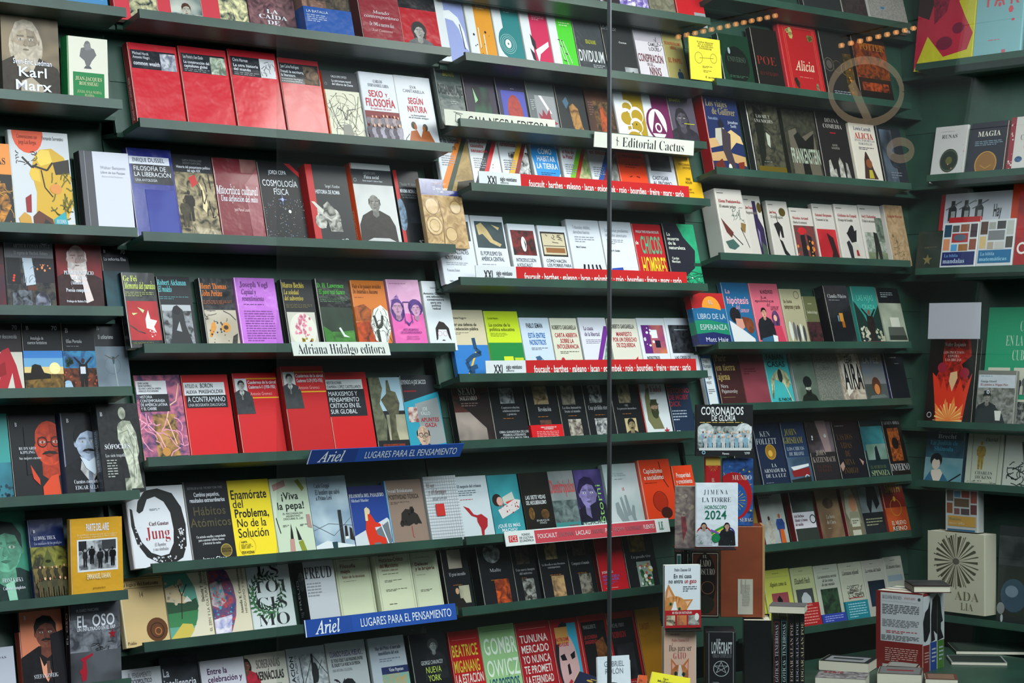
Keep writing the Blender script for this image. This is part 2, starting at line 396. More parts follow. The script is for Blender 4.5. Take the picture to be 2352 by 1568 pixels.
def book_mesh(e, W_, H_, t, cover, spine, mat, hard=False, spine_right=False):
    cc, sc = col(cover), col(spine); th = .0022 if hard else .0006; m = MB(); ov = .003 if hard else 0
    r = min(t*.3, .004); prof = [(W_, 0), (r, 0), (r*.3, -r*.3), (0, -r), (0, -t+r), (r*.3, -t+r*.3), (r, -t), (W_, -t)]
    inn = [(W_, -th), (r+th, -th), (th+r*.3, -r*.3-th*.5), (th, -r), (th, -t+r), (th+r*.3, -t+r*.3+th*.5), (r+th, -t+th), (W_, -t+th)]
    X = (lambda x: W_-x) if spine_right else (lambda x: x)
    n = len(prof)
    for i in range(n-1):
        c_ = cc if (i == 0 or i == n-2) else sc
        (a, b), (c, d) = prof[i], prof[i+1]; (e1, f1), (g1, h1) = inn[i], inn[i+1]
        def q(p):
            p = [(X(x), y, z) for x, y, z in p]; m.face(p if not spine_right else p[::-1], c_)
        q([(a, 0, b), (a, H_, b), (c, H_, d), (c, 0, d)]); q([(e1, 0, f1), (g1, 0, h1), (g1, H_, h1), (e1, H_, f1)])
        q([(a, H_, b), (e1, H_, f1), (g1, H_, h1), (c, H_, d)]); q([(a, 0, b), (c, 0, d), (g1, 0, h1), (e1, 0, f1)])
    for i in (0, n-1):
        (a, b), (e1, f1) = prof[i], inn[i]; m.face([(X(a), 0, b), (X(e1), 0, f1), (X(e1), H_, f1), (X(a), H_, b)], cc)
    m.build('cover', [mat], e)
    p = MB(); x0, x1 = th+.0004, W_-.0012-ov; 
    if spine_right: x0, x1 = W_-x1, W_-x0
    p.box(x0, .0008+ov, -t+th+.0003, x1, H_-.0012-ov, -th-.0003); p.build('page_block', ['paper_edge'], e, False)
def book(place, desc, art, xl, xr, yt, t=.022, cover='w', spine=None, lean=15, off=0, mat='cover_print', led=None, group=None, band=None,
         lift=0, hard=False, cat='book', name='book', sart=None, tex=None, roll=0, yb=None):
    """front cover from xl to xr (photo pixels on the ledge line), top-left corner at height yt"""
    L = led; ph = math.radians(lean); k = -(off+t)
    base = L.P+L.r-(off+t)*math.cos(TH)
    zf = L.zb+(off+t)*math.sin(TH)+max(0, t*math.sin(TH-ph))+lift+.0004
    if yb is not None: 
        bx = base
        zf = height_at(xl, yb, bx, on_x(xl, bx)) if L.side else height_at(xl, yb, on_y(xl, bx), bx)
    if L.side:
        ya, yb_ = on_x(xl, base), on_x(xr, base); P0 = Vector((base, ya, zf)); W_ = ya-yb_
    else:
        xa, xb = on_y(xl, base), on_y(xr, base); P0 = Vector((xa, base, zf)); W_ = xb-xa
    N = L.Nh*math.cos(ph)+Vector((0, 0, math.sin(ph))); U = -L.Nh*math.sin(ph)+Vector((0, 0, math.cos(ph)))
    g = HY-yt; H_ = (g*depth(P0)-F*(P0.z-HC))/(F*U.z-g*depth(U))
    ALL.append((place, desc, round(W_, 3), round(H_, 3), P0.copy(), off, t, L.side))
    M = Matrix((L.Rv, U, N)).transposed().to_4x4(); M.translation = P0
    if roll: M = M @ Matrix.Rotation(math.radians(roll), 4, 'Z')
    e = empty(name, M, desc+', '+place, cat, group or 'books on the '+place)
    book_mesh(e, W_, H_, t, cover, spine or cover, mat, hard, L.side)
    if art:
        A_ = Art(W_, H_, mat, len(ALL)); A_.run(art); A_.build(e)
    if sart and not L.side:
        ar = Art(t, H_, mat, 1); ar.run(sart)
        ar.build(e, mat=Matrix(((0, 0, -1, -.0001), (0, 1, 0, 0), (1, 0, 0, -t), (0, 0, 0, 1))))
    if band:
        v0, v1, bc, ba = band; h0, h1 = (1-v1)*H_, (1-v0)*H_; b = MB(); c_ = col(bc); zz = .004
        b.face([(-.0012, h0, zz), (W_+.0008, h0, zz), (W_+.0008, h1, zz), (-.0012, h1, zz)], c_)
        b.face([(-.0012, h0, -t-.001), (-.0012, h0, zz), (-.0012, h1, zz), (-.0012, h1, -t-.001)], c_)
        b.face([(W_+.0008, h0, zz), (W_+.0008, h0, -t), (W_+.0008, h1, -t), (W_+.0008, h1, zz)], c_)
        bo = b.build('paper_band', [mat], e)
        if ba:
            ar = Art(W_, h1-h0, mat, 3); ar.k = 2; ar.run(ba); ar.build(bo, (0, h0, zz))
    return e
# ------------------------------------------------------------------ the setting: painted boards, ledges, floor
XE = on_y(2100, Y0)
LG = {}
def ledge(key, *a, **k): LG[key] = Ledge(*a, **k)
BAYS = {'A': (-130, 306), 'B': (306, 1052), 'C': (1052, 1636), 'D': (1636, 2100)}
spec = dict(
  A=[(-130, 288, 140, -1), (-130, 279, 140, 216), (-130, 314, 140, 515), (-130, 281, 140, 701.5), (-130, 302, 150, 889), (-130, 319, 160, 1133), (-130, 292, 35, 1378), (-130, 300, 100, 1582)],
  B=[(321, 1034, 680, 65), (322, 1037, 680, 300), (330, 1045, 690, 546), (332, 1044, 690, 788), (341, 1056, 690, 1034), (351, 1061, 700, 1264), (332, 1050, 690, 1434), (330, 1050, 690, 1655)],
  C=[(1062, 1630, 1400, 5), (1070, 1634, 1350, 154), (1058, 1622, 1340, 298), (1083, 1630, 1350, 437), (1058, 1624, 1340, 643), (1056, 1624, 1340, 854), (1060, 1600, 1320, 1000), (1071, 1610, 1200, 1221), (1062, 1620, 1290, 1369), (1062, 1620, 1290, 1612)],
  D=[(1650, 2092, 1970, 33), (1646, 2092, 1930, 215), (1646, 2092, 1980, 411), (1655, 2090, 1880, 589), (1650, 2092, 1900, 784), (1640, 2092, 1935, 918), (1700, 2092, 1930, 1100), (1700, 2092, 1930, 1233), (1740, 2092, 1930, 1427)],
  E=[(2104, 2560, 2200, 134), (2130, 2560, 2230, 394), (2104, 2560, 2220, 612), (2108, 2560, 2220, 969), (2104, 2560, 2220, 1108), (2110, 2560, 2270, 1424)])
ORD = 'first second third fourth fifth sixth seventh eighth ninth tenth'.split()
BAYNAME = dict(A='outer bay', B='bay with blue strips', C='bay with red strips', D='corner bay', E='side wall')
for bay, ls in spec.items():
    for i, a in enumerate(ls):
        key = bay+str(i+1); ledge(key, *a, side=(bay == 'E'))
        top = 'topmost' if i == 0 else ('lowest' if i == len(ls)-1 else ORD[i])
        LG[key].place = '%s ledge, %s' % (ORD[i], BAYNAME[bay])
        LG[key].build('book_ledge', 'green painted book ledge, %s from the top, %s' % (top.replace('topmost', 'first'), BAYNAME[bay]), 'ledges of the '+BAYNAME[bay])
def struct(name, mb, mat, parent=None, bevel=0):
    o = mb.build(name, [mat], parent, False, bevel)
    if not parent: o['kind'] = 'structure'
    return o
XL, XR, YB = on_y(-130, Y0)-.05, XE+.35, Y0+.36
m = MB(); m.box(XL, YB, 0, XR, YB+.03, 3.4); wall_back = struct('wall_back', m, 'green_paint')
m = MB(); m.box(XR, 1.6, 0, XR+.03, YB, 3.4); wall_side = struct('wall_right', m, 'green_paint')
m = MB(); m.box(-3, -3, -.03, XR, YB, 0); struct('floor', m, 'dark_floor')
m = MB(); m.box(XL, Y0-1.75, 3.4, XR, YB, 3.43); struct('ceiling', m, 'green_paint')
def planks(bay):
    side = bay == 'E'; ls = sorted([LG[k] for k in LG if k[0] == bay], key=lambda l: l.z)
    if side: a, b = 0, Y0+.02-1.9
    else: a, b = on_y(BAYS[bay][0], Y0)+.003, on_y(BAYS[bay][1], Y0)-.003
    if bay == 'D': b = XE+.30
    for i, l in enumerate(ls):
        top = ls[i+1].zb-.02 if i+1 < len(ls) else l.zb+.36
        L = (top-l.zb)/math.cos(TH); n = 2 if L > .17 else 1; r = l.r+.007
        P = (lambda x, y, z: (XE+y, Y0+.3-x, z)) if side else (lambda x, y, z: (x, Y0+y, z))
        xa, xb = (0, Y0+.3-1.7) if side else (a, b)
        for j in range(n):
            s0, s1 = L*j/n+(.0012 if j else 0), L*(j+1)/n; s0 -= .01 if j == 0 else 0; d = .0 if j else .003
            q = [(r+s*math.sin(TH)+e*math.cos(TH)+d, l.zb+s*math.cos(TH)-e*math.sin(TH)) for s, e in ((s0, 0), (s1, 0), (s1, .012), (s0, .012))]
            m = MB()
            for k in range(4):
                (y0, z0), (y1, z1) = q[k], q[(k+1) % 4]; m.face([P(xa, y0, z0), P(xa, y1, z1), P(xb, y1, z1), P(xb, y0, z0)])
            m.face([P(xa, *c) for c in q]); m.face([P(xb, *c) for c in q[::-1]])
            m.build('plank', ['green_paint'], wall_side if side else wall_back, False, .0012)
        yr = r+L*math.sin(TH)+.014       # soffit above the leaning planks
        m = MB(); lo, hi = P(xa, r-.004, top+.001), P(xb, yr+.1, top+.013)
        m.box(min(lo[0], hi[0]), min(lo[1], hi[1]), lo[2], max(lo[0], hi[0]), max(lo[1], hi[1]), hi[2])
        m.build('plank', ['green_paint'], wall_side if side else wall_back, False, .001)
for bay in 'ABCDE': planks(bay)
for px in (306, 1052, 1636):
    x = on_y(px, Y0); m = MB(); m.box(x-.003, Y0+.18, .3, x+.003, Y0+.35, 2.75); m.build('upright', ['green_paint'], wall_back, False, .0005)

CUR = {}
def R(key, lean=15, **kw): CUR.clear(); CUR.update(led=LG[key], lean=lean, place=LG[key].place, **kw)
def bk(desc, xl, xr, yt, cover, art='', **kw):
    k = dict(CUR); k.update(kw); place = k.pop('place'); return book(place, desc, art, xl, xr, yt, cover=cover, **k)
# ============================================================ bay with blue strips
R('B1')
tri = 'nf %s %s .34 -1 1 .93;nf %s %s .34 .93 1 1'
bk('red paperback with cream and black picture', 266, 366, -95, 'c8404c', 'np ddd8a8 0e2a34 .36 0 1 .985', spine='b8303c')
bk('red paperback with pale painted face picture', 367, 469, -86, 'c8404c', 'ns c8ccc0 3a5a60 .3 0 1 1;H f .65 .72 .2 c8c4b4 h -;np d8d0c0 4a6a70 .3 .78 1 1')
bk('red paperback with cream lily shapes on teal', 470, 577, -78, 'c8404c', 'np e8e4b0 0c2c3a .38 0 1 .97;p ddd8a8 .5,.7 .62,.98 .68,.98 .95,.7 .98,.72 .72,1 .6,1;r w .38 .98 1 1')
bk('brown paperback titled LA CAÍDA DE JAPÓN', 580, 687, -70, '6e4a4e', 'np 8a6266 463038 0 0 1 1;t f w .18 .56 .82 .9 LA|CAÍDA|DE|JAPÓN;t f w .3 .925 .75 .96 WILLIAM CRAIG')
bk('thick dark book with blue band, plastic wrapped', 706, 815, -62, '3a342e', 'np 6a5a4a 1a1816 0 0 1 1;r 3a342e .62 .5 1 .8;np a07868 5a4038 -.0 .4 .5 .6', t=.055, mat='wrapped_print', spine='8a6a60',
   band=(.52, .93, '2454a4', 't sl w .04 .12 .5 .22 LA BATALLA;g a8b8d8 .04 .3 .45 .6 4'), off=.0)
bk('dark red history paperback with white italic title', 838, 932, -52, '8e2634', 't i w .1 .45 .95 .58 Mundo|contemporáneo;t i w .2 .63 .8 .69 De 1945 a nuestros días;t i e8c0c0 .25 .73 .75 .77 José Cantareno;c w .5 .92 .05 .012;t s w .47 .9 .53 .94 a;r 1a1a20 0 0 1 .1', t=.045, spine='5e1420', mat='wrapped_print')
bk('red paperback with grey portrait of curly haired man', 933, 1019, -44, 'b01826', 'r 1a1a20 0 0 1 .36;H ALo .45 .67 .2 b8b4b0 2a282a 6a6c70', mat='wrapped_print')
R('B2')
ttl = 'r 22262e .04 .08 .96 .3;'
bk('red paperback with black title box, title COMMONWEALTH', 318, 431, 96, 'c22834', ttl+'t sl w .08 .1 .42 .19 Michael Hardt|Antonio Negri;t bl w .08 .21 .62 .26 common wealth;nf c8ccd4 6a7080 .64 .1 .96 .3', t=.03, spine='8e141c', mat='wrapped_print', sart='t bv e8c0c0 .35 .4 .7 .9 MICHAEL HARDT Y ANTONIO NEGRI')
bk('red paperback, black title box with green banknote picture', 436, 546, 104, 'c42a36', ttl+'t sl w .08 .1 .5 .14 Leo Panitch y Sam Gindin;t bl w .08 .16 .62 .25 La construcción del|capitalismo global;g a .08 .26 .6 .3 2;nf c0ccb8 5a6a5a .64 .1 .96 .3', t=.026, spine='a01820', mat='wrapped_print')
bk('red paperback, black title box with line drawing of faces', 551, 661, 111, 'c42a36', ttl+'t sl w .08 .1 .4 .14 Chris Harman;t bl w .08 .16 .6 .25 La otra historia|del mundo;g a .08 .26 .6 .3 2;r c8ccd0 .64 .08 .96 .3;k d .66 .1 .95 .28 14 .01', t=.026, spine='a01820', mat='wrapped_print')
bk('red paperback, black title box with brown dark photo', 666, 759, 131, 'c42a36', 'r 22262e .02 .06 .98 .3;t sl w .05 .08 .5 .12 Juan Carlos Rodríguez;t bl w .03 .14 .6 .23 Freud: la escritura,|la literatura;t bl c8ccd0 .03 .235 .55 .29 Inconsciente ideológico|e inconsciente libidinal;np 8a6e58 1a1410 .6 .08 .96 .3', t=.02, spine='a01820', mat='wrapped_print')
bk('cream paperback with pencil drawing under black title', 764, 845, 160, 'd8d4c0', 'r 20242c 0 0 1 .26;t sl w .25 .06 .7 .09 CARLOS LÓPEZ CORTEZO;t bl w .25 .11 .85 .2 La estructura moral|del Infierno de Dante;c a .08 .18 .035 .01;k 55524a .02 .3 1 1 60 .008;l 4a4a46 .015 .1,.4 .2,.6 .3,.75 .5,.85 .75,.72 .88,.5 .95,.32;p 8a8880 .4,.72 .62,.72 .68,.9 .36,.9;l 4a4a46 .02 .3,.5 .45,.54 .5,.66 .6,.52 .8,.5', t=.022, spine='e84818')
bk('white paperback titled SEXO Y FILOSOFÍA, team photo', 850, 930, 163, 'd4d6e0', 't f 6a6e78 .22 .09 .82 .2 CARLOS|FERNÁNDEZ LIRIA;t b b81c2c .2 .24 .62 .33 SEXO;t b b81c2c .68 .27 .75 .32 Y;t b b81c2c .08 .35 .92 .46 FILOSOFÍA;t s c06068 .2 .47 .8 .5 El significado del amor;r 7a2028 .02 .52 1 1;W 8a8088 b09aa0 .05 .56 .98 .8 9;W 5a5060 a8a0b0 .03 .68 .98 .98 8', t=.03, spine='c8cad4')
bk('white paperback titled SEGÚN NATURA with two seated figures', 931, 1014, 171, 'd6d8e0', 't s 6a6e78 .2 .12 .8 .23 EVA|CANTARELLA;t b b81c2c .25 .28 .78 .5 SEGÚN|NATURA;t b 4a4c54 .25 .51 .8 .57 La bisexualidad|en el mundo antiguo;p a85c30 .25,.74 .42,.72 .5,.82 .58,.72 .75,.72 .98,1 .1,1;e 4a4438 .35 .66 .07 .05;e 4a4438 .66 .68 .07 .05;e a85c30 .39 .68 .04 .04;e a85c30 .62 .7 .04 .04;l 3a3a36 .015 .1,1 .08,.85 .2,.78', t=.022)
R('B3')
bk('dark blue book titled FILOSOFÍA DE LA LIBERACIÓN', 318, 421, 338, '242c80', 'r d4d8e6 .03 .09 .93 .175;t sl 22283a .1 .105 .42 .15 ENRIQUE;t sl 22283a .45 .1 .82 .15 DUSSEL;r 15171f .07 .175 .97 .39;t sl w .1 .19 .93 .32 FILOSOFÍA DE|LA LIBERACIÓN;t sl c8ccd8 .11 .335 .6 .365 UNA ANTOLOGÍA;ns 3a4490 242c80 .3 .45 .95 .95;t b c8ccd8 .72 .93 .78 .945 Akal', t=.03, spine='20266e', mat='wrapped_print', off=.004)
bk('paperback with crowded battle painting and red flag', 422, 512, 353, '1e2026', 'np a89a78 2c2a20 0 .2 1 1;p b83030 .35,.26 .52,.22 .58,.32 .42,.37;r 1e2026 0 0 1 .2;t sl a .25 .05 .75 .11 GARETH STEDMAN JONES|GREGORY CLAEYS (EDS.);t b w .08 .12 .95 .2 Historia del pensamiento político|del siglo XIX;p d8c89a .6,.3 .68,.36 .76,.55 .7,.65 .62,.6 .66,.45;F 2a2620 .3 .4 .75;F 4a4434 .16 .5 .82;nq b8ac90 4a4436 .3,.8 1,.85 1,1 .2,1;k 2a2820 .65 .2 1 .7 8 .02', t=.016)
bk('maroon paperback with white italic title', 515, 616, 361, '74242e', 't I w .0 .32 .95 .42 Mitocrítica cultural;t I w .08 .43 .92 .5 Una definición del mito;t s e0c0c0 .35 .57 .7 .61 José Manuel Losada;c w .55 .95 .045 .012;ns b08078 5a2028 .62 0 1 .16;p 8a4850 .66,.3 1,.1 1,.6 .9,1 .7,1', t=.016, mat='wrapped_print')
bk('black star field paperback titled COSMOLOGÍA FÍSICA', 618, 712, 371, '0e0f14', 't sl w .25 .09 .68 .14 JORDI CEPA;p b01820 .66,0 .8,0 1,.1 1,.16;t s w .06 .2 .92 .4 COSMOLOGÍA|FÍSICA;D d8dce8 0 .42 1 1 90 .006;D d89a70 0 .5 1 1 40 .006;D 9ab0e0 0 .42 1 .9 30 .008;e b8c4ff .5 .44 .03 .02;l 9098e0 .01 .4,.44 .6,.44;l 9098e0 .01 .5,.38 .5,.5;e e8e8e0 .64 .58 .035 .02', t=.02)
bk('black and red paperback titled HISTORIA DE ROMA', 728, 822, 376, '1c1e22', 'r b81a20 0 0 .16 1;t s c8ccd0 .42 .24 .78 .28 Sergei I. Kovaliov;t b w .16 .31 .76 .36 HISTORIA DE ROMA;np d8d4cc 55524e .14 .55 .3 .78;ne d0ccc4 4a4844 .42 .6 .16 .1;ne d8d4cc 4a4844 .55 .66 .14 .12;ne d0ccc4 3a3a38 .2 .7 .14 .09;nq c8c4bc 3a3a38 .3,.5 .42,.45 .66,.6 .7,.82 .4,.82;p c8c4bc .02,.46 .1,.46 .3,.56 .26,.62;c w .76 .93 .05 .012;t b w .62 .91 .7 .95 5;t sl c8ccd0 .22 .95 .4 .98 Prólogo de', t=.04, spine='c41c20')
bk('white framed paperback with portrait of man in black coat', 834, 926, 373, 'c4c6ca', 'r 24272e 0 .07 1 .25;t s a .3 .1 .6 .13 AUGUSTE COMTE;t I w .3 .14 .68 .18 Física social;t s w .25 .195 .75 .215 Edición de Juan R. Goberna Falque;c a .07 .2 .04 .012;ns c8c8c8 b0b0b2 0 .25 1 1;H bo .46 .47 .2 8e8a84 3a3634 302a28;p b8b8ba 0,.95 .3,.88 .7,.88 1,.95 1,1 0,1', t=.036, spine='e8501c', sart='t bv f0c0a0 .3 .55 .6 .9 AUGUSTE COMTE FÍSICA')
bk('black paperback titled MINIMA MORALIA with dim windows', 932, 990, 390, '1a1c20', 'r b81a20 0 0 .14 1;t s a .2 .15 .9 .19 Theodor W. Adorno;t b w .16 .23 .86 .28 MINIMA MORALIA;t s a .18 .29 .8 .35 REFLEXIONES DESDE|LA VIDA DAÑADA;ne 7a94b0 2a3440 .1 .55 .18 .2;ns 3a4450 16181c .4 .4 .8 .65;c w .75 .88 .07 .02;t b w .6 .86 .68 .9 5', t=.018)
bk('tan carved stone relief paperback under blue title band', 986, 1079, 409, 'b8986a', 'np c8a878 94724a 0 .24 1 1;r 222a72 0 0 1 .235;t s c09080 .35 .05 .65 .08 PABLO C. DÍAZ;t I w .3 .11 .68 .16 El reino suevo;t s w .4 .17 .55 .2 (411-585);e c4a274 .22 .4 .16 .11;c 8a6a44 .22 .4 .17 .02;e c8a878 .22 .68 .2 .13;c 8a6a44 .22 .68 .2 .02;c 8a6a44 .22 .68 .13 .015;e c0a070 .8 .4 .14 .1;c 8a6a44 .8 .4 .14 .02;e c4a474 .6 .8 .15 .12;c 8a6a44 .6 .8 .15 .02;l 8a6a44 .02 .4,.3 .45,.6 .4,.95', t=.02, off=.045, lean=14, mat='wrapped_print')
R('B4')
ah = 't fl {c} .06 .05 .{w} .13 {a};t Il {c} .07 .14 .{x} .23 {b};g {g} .06 .27 .9 .33 3;'
bk('black paperback with white lily on red picture', 301, 377, 625, '15171a', 't fl c8d860 .03 .04 .45 .12 Ge Fei;t Il c8d860 .05 .13 .98 .22 Memoria del paraíso;g 8a9450 .04 .26 .9 .33 3;ns 8a1c24 b82c30 .04 .38 .97 .9;p e8e0dc .55,.62 .66,.5 .7,.62 .9,.64 .78,.72 .84,.8 .7,.76 .55,.74;p b8c890 .35,.46 .55,.5 .5,.54;p c0cc80 .16,.54 .34,.54 .2,.57;l 1a1210 .03 .06,.7 .3,.78 .5,.81;D e8d8d8 .6 .76 .85 .88 8 .02;g 6a7440 .08 .93 .7 .96 2', t=.03, mat='wrapped_print', spine='15171a', off=.032)
bk('black paperback with hooded grey figure picture', 382, 458, 634, '1c1e22', 't fl 70c8d0 .0 .04 .88 .12 Robert Aickman;t Il 70c8d0 .02 .13 .42 .21 El modelo;g 4a7a84 .02 .27 .9 .32 2;nf 8a9094 2a2c30 .04 .38 .92 .96;r a8aeb2 .04 .38 .92 .46;p 26282c .34,.45 .5,.38 .66,.45 .7,.65 .88,.96 .16,.96 .3,.65;p a0a4a8 .4,.72 .52,.6 .56,.74;e 1a1c20 .48 .45 .12 .06', t=.02)
bk('black paperback, orange title, shells on pale sand', 479, 556, 638, '1a1c20', 't fl e07828 .02 .07 .8 .15 Henri Thomas;t Il e07828 .05 .17 .65 .25 John Perkins;g 8a4a28 .04 .31 .9 .37 3;ns b8b0a0 a09684 .04 .44 .98 .97;p c88838 .2,.62 .3,.6 .34,.68 .16,.82 .1,.8;e c08840 .62 .68 .14 .07;e 3a3028 .62 .68 .07 .03;p 2a2826 .8,.8 .95,.76 .88,.94 .72,.94;D 2a2826 .1 .6 .9 .9 14 .03;l 3a3834 .02 .6,.45 .8,.5 .95,.58;k 4a463e .05 .45 .95 .6 8 .015', t=.026, mat='wrapped_print')
bk('lilac paperback covered in dark text', 561, 654, 637, 'b468c8', 't fl 5a2868 .12 .05 .82 .13 Joseph Vogl;t Il 4a2058 .14 .15 .68 .33 Capital y|resentimiento;g 5a2a70 .15 .36 .8 .38 1;g 7a3c8c .14 .45 .86 .88 13', t=.018, mat='wrapped_print')
bk('black paperback with pink flower plate picture', 668, 740, 641, '1c1e22', 't fl d0b850 .02 .04 .72 .12 Marco Bechis;t Il d0b850 .05 .14 .65 .31 La soledad|del subversivo;g 6a6040 .06 .35 .9 .41 3;r c8c4b8 .05 .46 .94 .96;e dcd8cc .5 .71 .42 .24;D e89ab0 .25 .5 .75 .78 40 .05;D d06a80 .3 .55 .7 .8 14 .03;D a88a30 .4 .82 .75 .9 6 .05;p 6a2030 .6,.9 .7,.84 .74,.88', t=.022)
bk('black paperback with white bird on green lawn', 748, 824, 639, '15171a', 't fl 4ab83c .03 .06 .84 .13 D. H. Lawrence;t Il 4ab83c .06 .15 .85 .22 El pavo real blanco;g 2a5a30 .06 .27 .9 .34 3;ns 1c2a22 2a3c2c .03 .4 .97 .97;p 3a7830 .04,.66 .3,.75 .95,.72 .97,.97 .06,.97;np 4a8a38 2a5424 .3 .74 .96 .97;p d8dcd8 .5,.69 .56,.68 .66,.78 .8,.82 .62,.81', t=.024, mat='wrapped_print')
bk('orange paperback with cactus and white rock drawing', 829, 906, 643, 'cc7028', 't Il 4a2810 .04 .05 .9 .2 Viaje a los paisajes invisibles|De Antártida a Atacama;g 8a4a20 .06 .24 .45 .26 1;nq b85c20 6a3418 .0,.38 .3,.34 .5,.42 .45,.6 0,.58;nq c04818 5a2410 0,.6 .45,.58 .7,.9 .8,1 0,1;p dcdcd8 .55,.42 .8,.35 .98,.44 1,.7 .8,.95 .5,.85 .42,.62;k 3a3c38 .45 .4 1 .9 30 .014;l 3a3a34 .09 .62,.95 .6,.7;l 3a3a34 .07 .8,.5 .74,.65 .62,.68 .55,.5;k 3a2c14 .3 .88 1 1 20 .03', t=.018)
bk('pink paperback with purple cartoon faces', 912, 986, 641, 'd8a0c4', 'r e064ac 0 .48 1 1;g a06090 .08 .055 .85 .07 1;nq d8a0c4 5a3a88 .05,.3 .3,.2 .3,.5 .1,.6;H L .22 .4 .22 d8a0c4 5a3a88 -;H A .78 .42 .2 d8a0c4 5a3a88 -;l 5a3a88 .02 .4,.62 .4,.32 .6,.32 .62,.62;p 5a3a88 .35,.56 .5,.62 .65,.56 .5,.66;t b 6a2078 .2 .69 .85 .77 ARTE ARGENTINO|DE LOS AÑOS NOVENTA;t s 8a3080 .35 .79 .75 .85 Ensayos, documentos,|testimonios y reportajes;g 8a3080 .2 .95 .7 .97 1', t=.02, spine='d890bc', mat='wrapped_print')
bk('white paperback with dark hair and pink glasses drawing', 991, 1052, 645, 'd4d8de', 't s 6a6e74 .3 .08 .65 .11 Daniel Schávelzon;t b 1c1e22 .02 .16 .86 .42 Antonio Gramsci,|una educación|conservadora|para una|política|radical;p 2a2422 .26,.86 .28,.68 .45,.58 .62,.6 .78,.68 .82,.86 .74,.82 .68,.7 .38,.7 .32,.84;c d090a0 .42 .76 .08 .012;c d090a0 .62 .76 .08 .012;p 3a3030 .45,.86 .52,.845 .6,.86 .52,.865', t=.02, lean=14)
R('B5')
bk('purple and green painted paperback with white title box', 333, 439, 862, '6a4460', 'np c06880 4a3860 0 0 1 1;np b88a50 3a3020 .3 .45 .8 .95;l e8a8b8 .02 0,.5 .2,.58 .4,.7 .5,.85;l e8b8a0 .02 .95,.1 .85,.3 .7,.35 .6,.5 .75,.8;k d890a8 0 .42 1 1 18 .02;e b8803c .5 .88 .09 .05;r d8dade .02 .065 .68 .22;r 1a1c22 .06 .22 .7 .42;t sl 2a2c34 .07 .08 .56 .2 EMIR SADER|RENÉ RAMÍREZ|ÁLVARO GARCÍA LINERA|MÁRCIO POCHMANN;t sl w .07 .23 .65 .41 HISTORIA|CONTEMPORÁNEA|DE AMÉRICA LATINA|Y EL CARIBE;r 1a1c22 .68 .93 .95 .965;t b w .7 .935 .92 .96 Akal', t=.03, spine='1e7034', sart='r w .4 .2 .7 .8')
bk('red book titled A CONTRAMANO in white and black box', 442, 549, 861, 'c4141a', 'r d8dade .03 .09 .91 .24;t sl 22242c .06 .11 .34 .155 ATILIO A.;t sl 22242c .38 .1 .66 .155 BORON;t sl 22242c .07 .18 .3 .22 ALEXIA;t sl 22242c .34 .175 .87 .22 MASSHOLDER;r 15171c .05 .24 .93 .385;t s w .08 .255 .89 .32 A CONTRAMANO;t s b8bcc4 .08 .335 .88 .37 UNA BIOGRAFÍA DIALOGADA', t=.02)
cud = 'r d89a20 .3 .06 1 .075;r d89a20 .32 .285 1 .3;t bl w .32 .09 .98 .13 Cuadernos de la cárcel;t bl w .33 .145 .95 .185 %s;t s e8a0a0 .35 .225 .85 .265 Antonio Gramsci;r c8ccd0 .03 .065 .3 .29;H Co .165 .15 .11 b8b8b4 k 3a3c40;r e0b048 .4 .955 .68 .96;r e0b048 .4 .985 .68 .99'
bk('red notebook-style book with small portrait and yellow lines', 561, 661, 857, 'bc1a20', cud % 'Cuadernos 6-11 (1930-1935)', t=.022, spine='a81218')
bk('thick red book with small portrait and yellow lines', 674, 771, 841, 'b8181e', cud % 'Cuadernos 12-29 (1932-1935)', t=.045, spine='9e1016')
bk('red book titled MARXISMOS Y PENSAMIENTO CRÍTICO', 773, 868, 855, 'c4161c', 'r d8dade 0 .09 .88 .21;r 1a1c24 0 .21 .9 .54;t sl 2a2c34 .02 .11 .38 .15 NÉSTOR KOHAN;t sl 2a2c34 .02 .16 .84 .2 DAMIÁN LÓPEZ CASTELLANOS;t sl w .02 .23 .76 .52 MARXISMOS Y|PENSAMIENTO|CRÍTICO EN EL|SUR GLOBAL', t=.02)
bk('paperback with stone gargoyle photo', 872, 944, 867, '1a1c20', 'r 9ab4c4 0 0 1 .45;ns b0a890 6a6a58 .4 .5 1 .84;nq 6e7058 4a4c3c 0,0 .34,0 .4,.15 .25,.35 .4,.6 .3,.84 0,.84;nq 5e5c44 3e3c2e .55,.04 .62,.04 .66,.18 .8,.2 .88,.35 .8,.5 .7,.5 .66,.7 .7,.84 .45,.84 .5,.5 .3,.3 .5,.22;t s c04a28 .15 .89 .85 .92 JOSÉ CARLOS BERMEJO BARRERA;t I w .35 .945 .7 .985 Introducción a', t=.018)
bk('teal comic-style paperback with balding man in glasses', 945, 1028, 862, '20242c', 't s w .0 .06 .7 .12 LEYENDO A JOE SACCO;r 7a1c24 .05 .2 .4 .22;p 2a90a8 .0,.36 1,.22 1,1 0,1;p 8a8e90 .3,.38 .95,.3 1,.9 .4,.95;nf 8a4a48 c8b8b0 .08 .42 .34 .62;t b c8ccd0 .42 .42 .68 .54 JOE|KALLO;t b a82c34 .4 .56 .9 .7 APUNTES|GAZA;H bGo .4 .8 .26 dcb8a0 221c1a 1c1e24', t=.016)
R('B6')
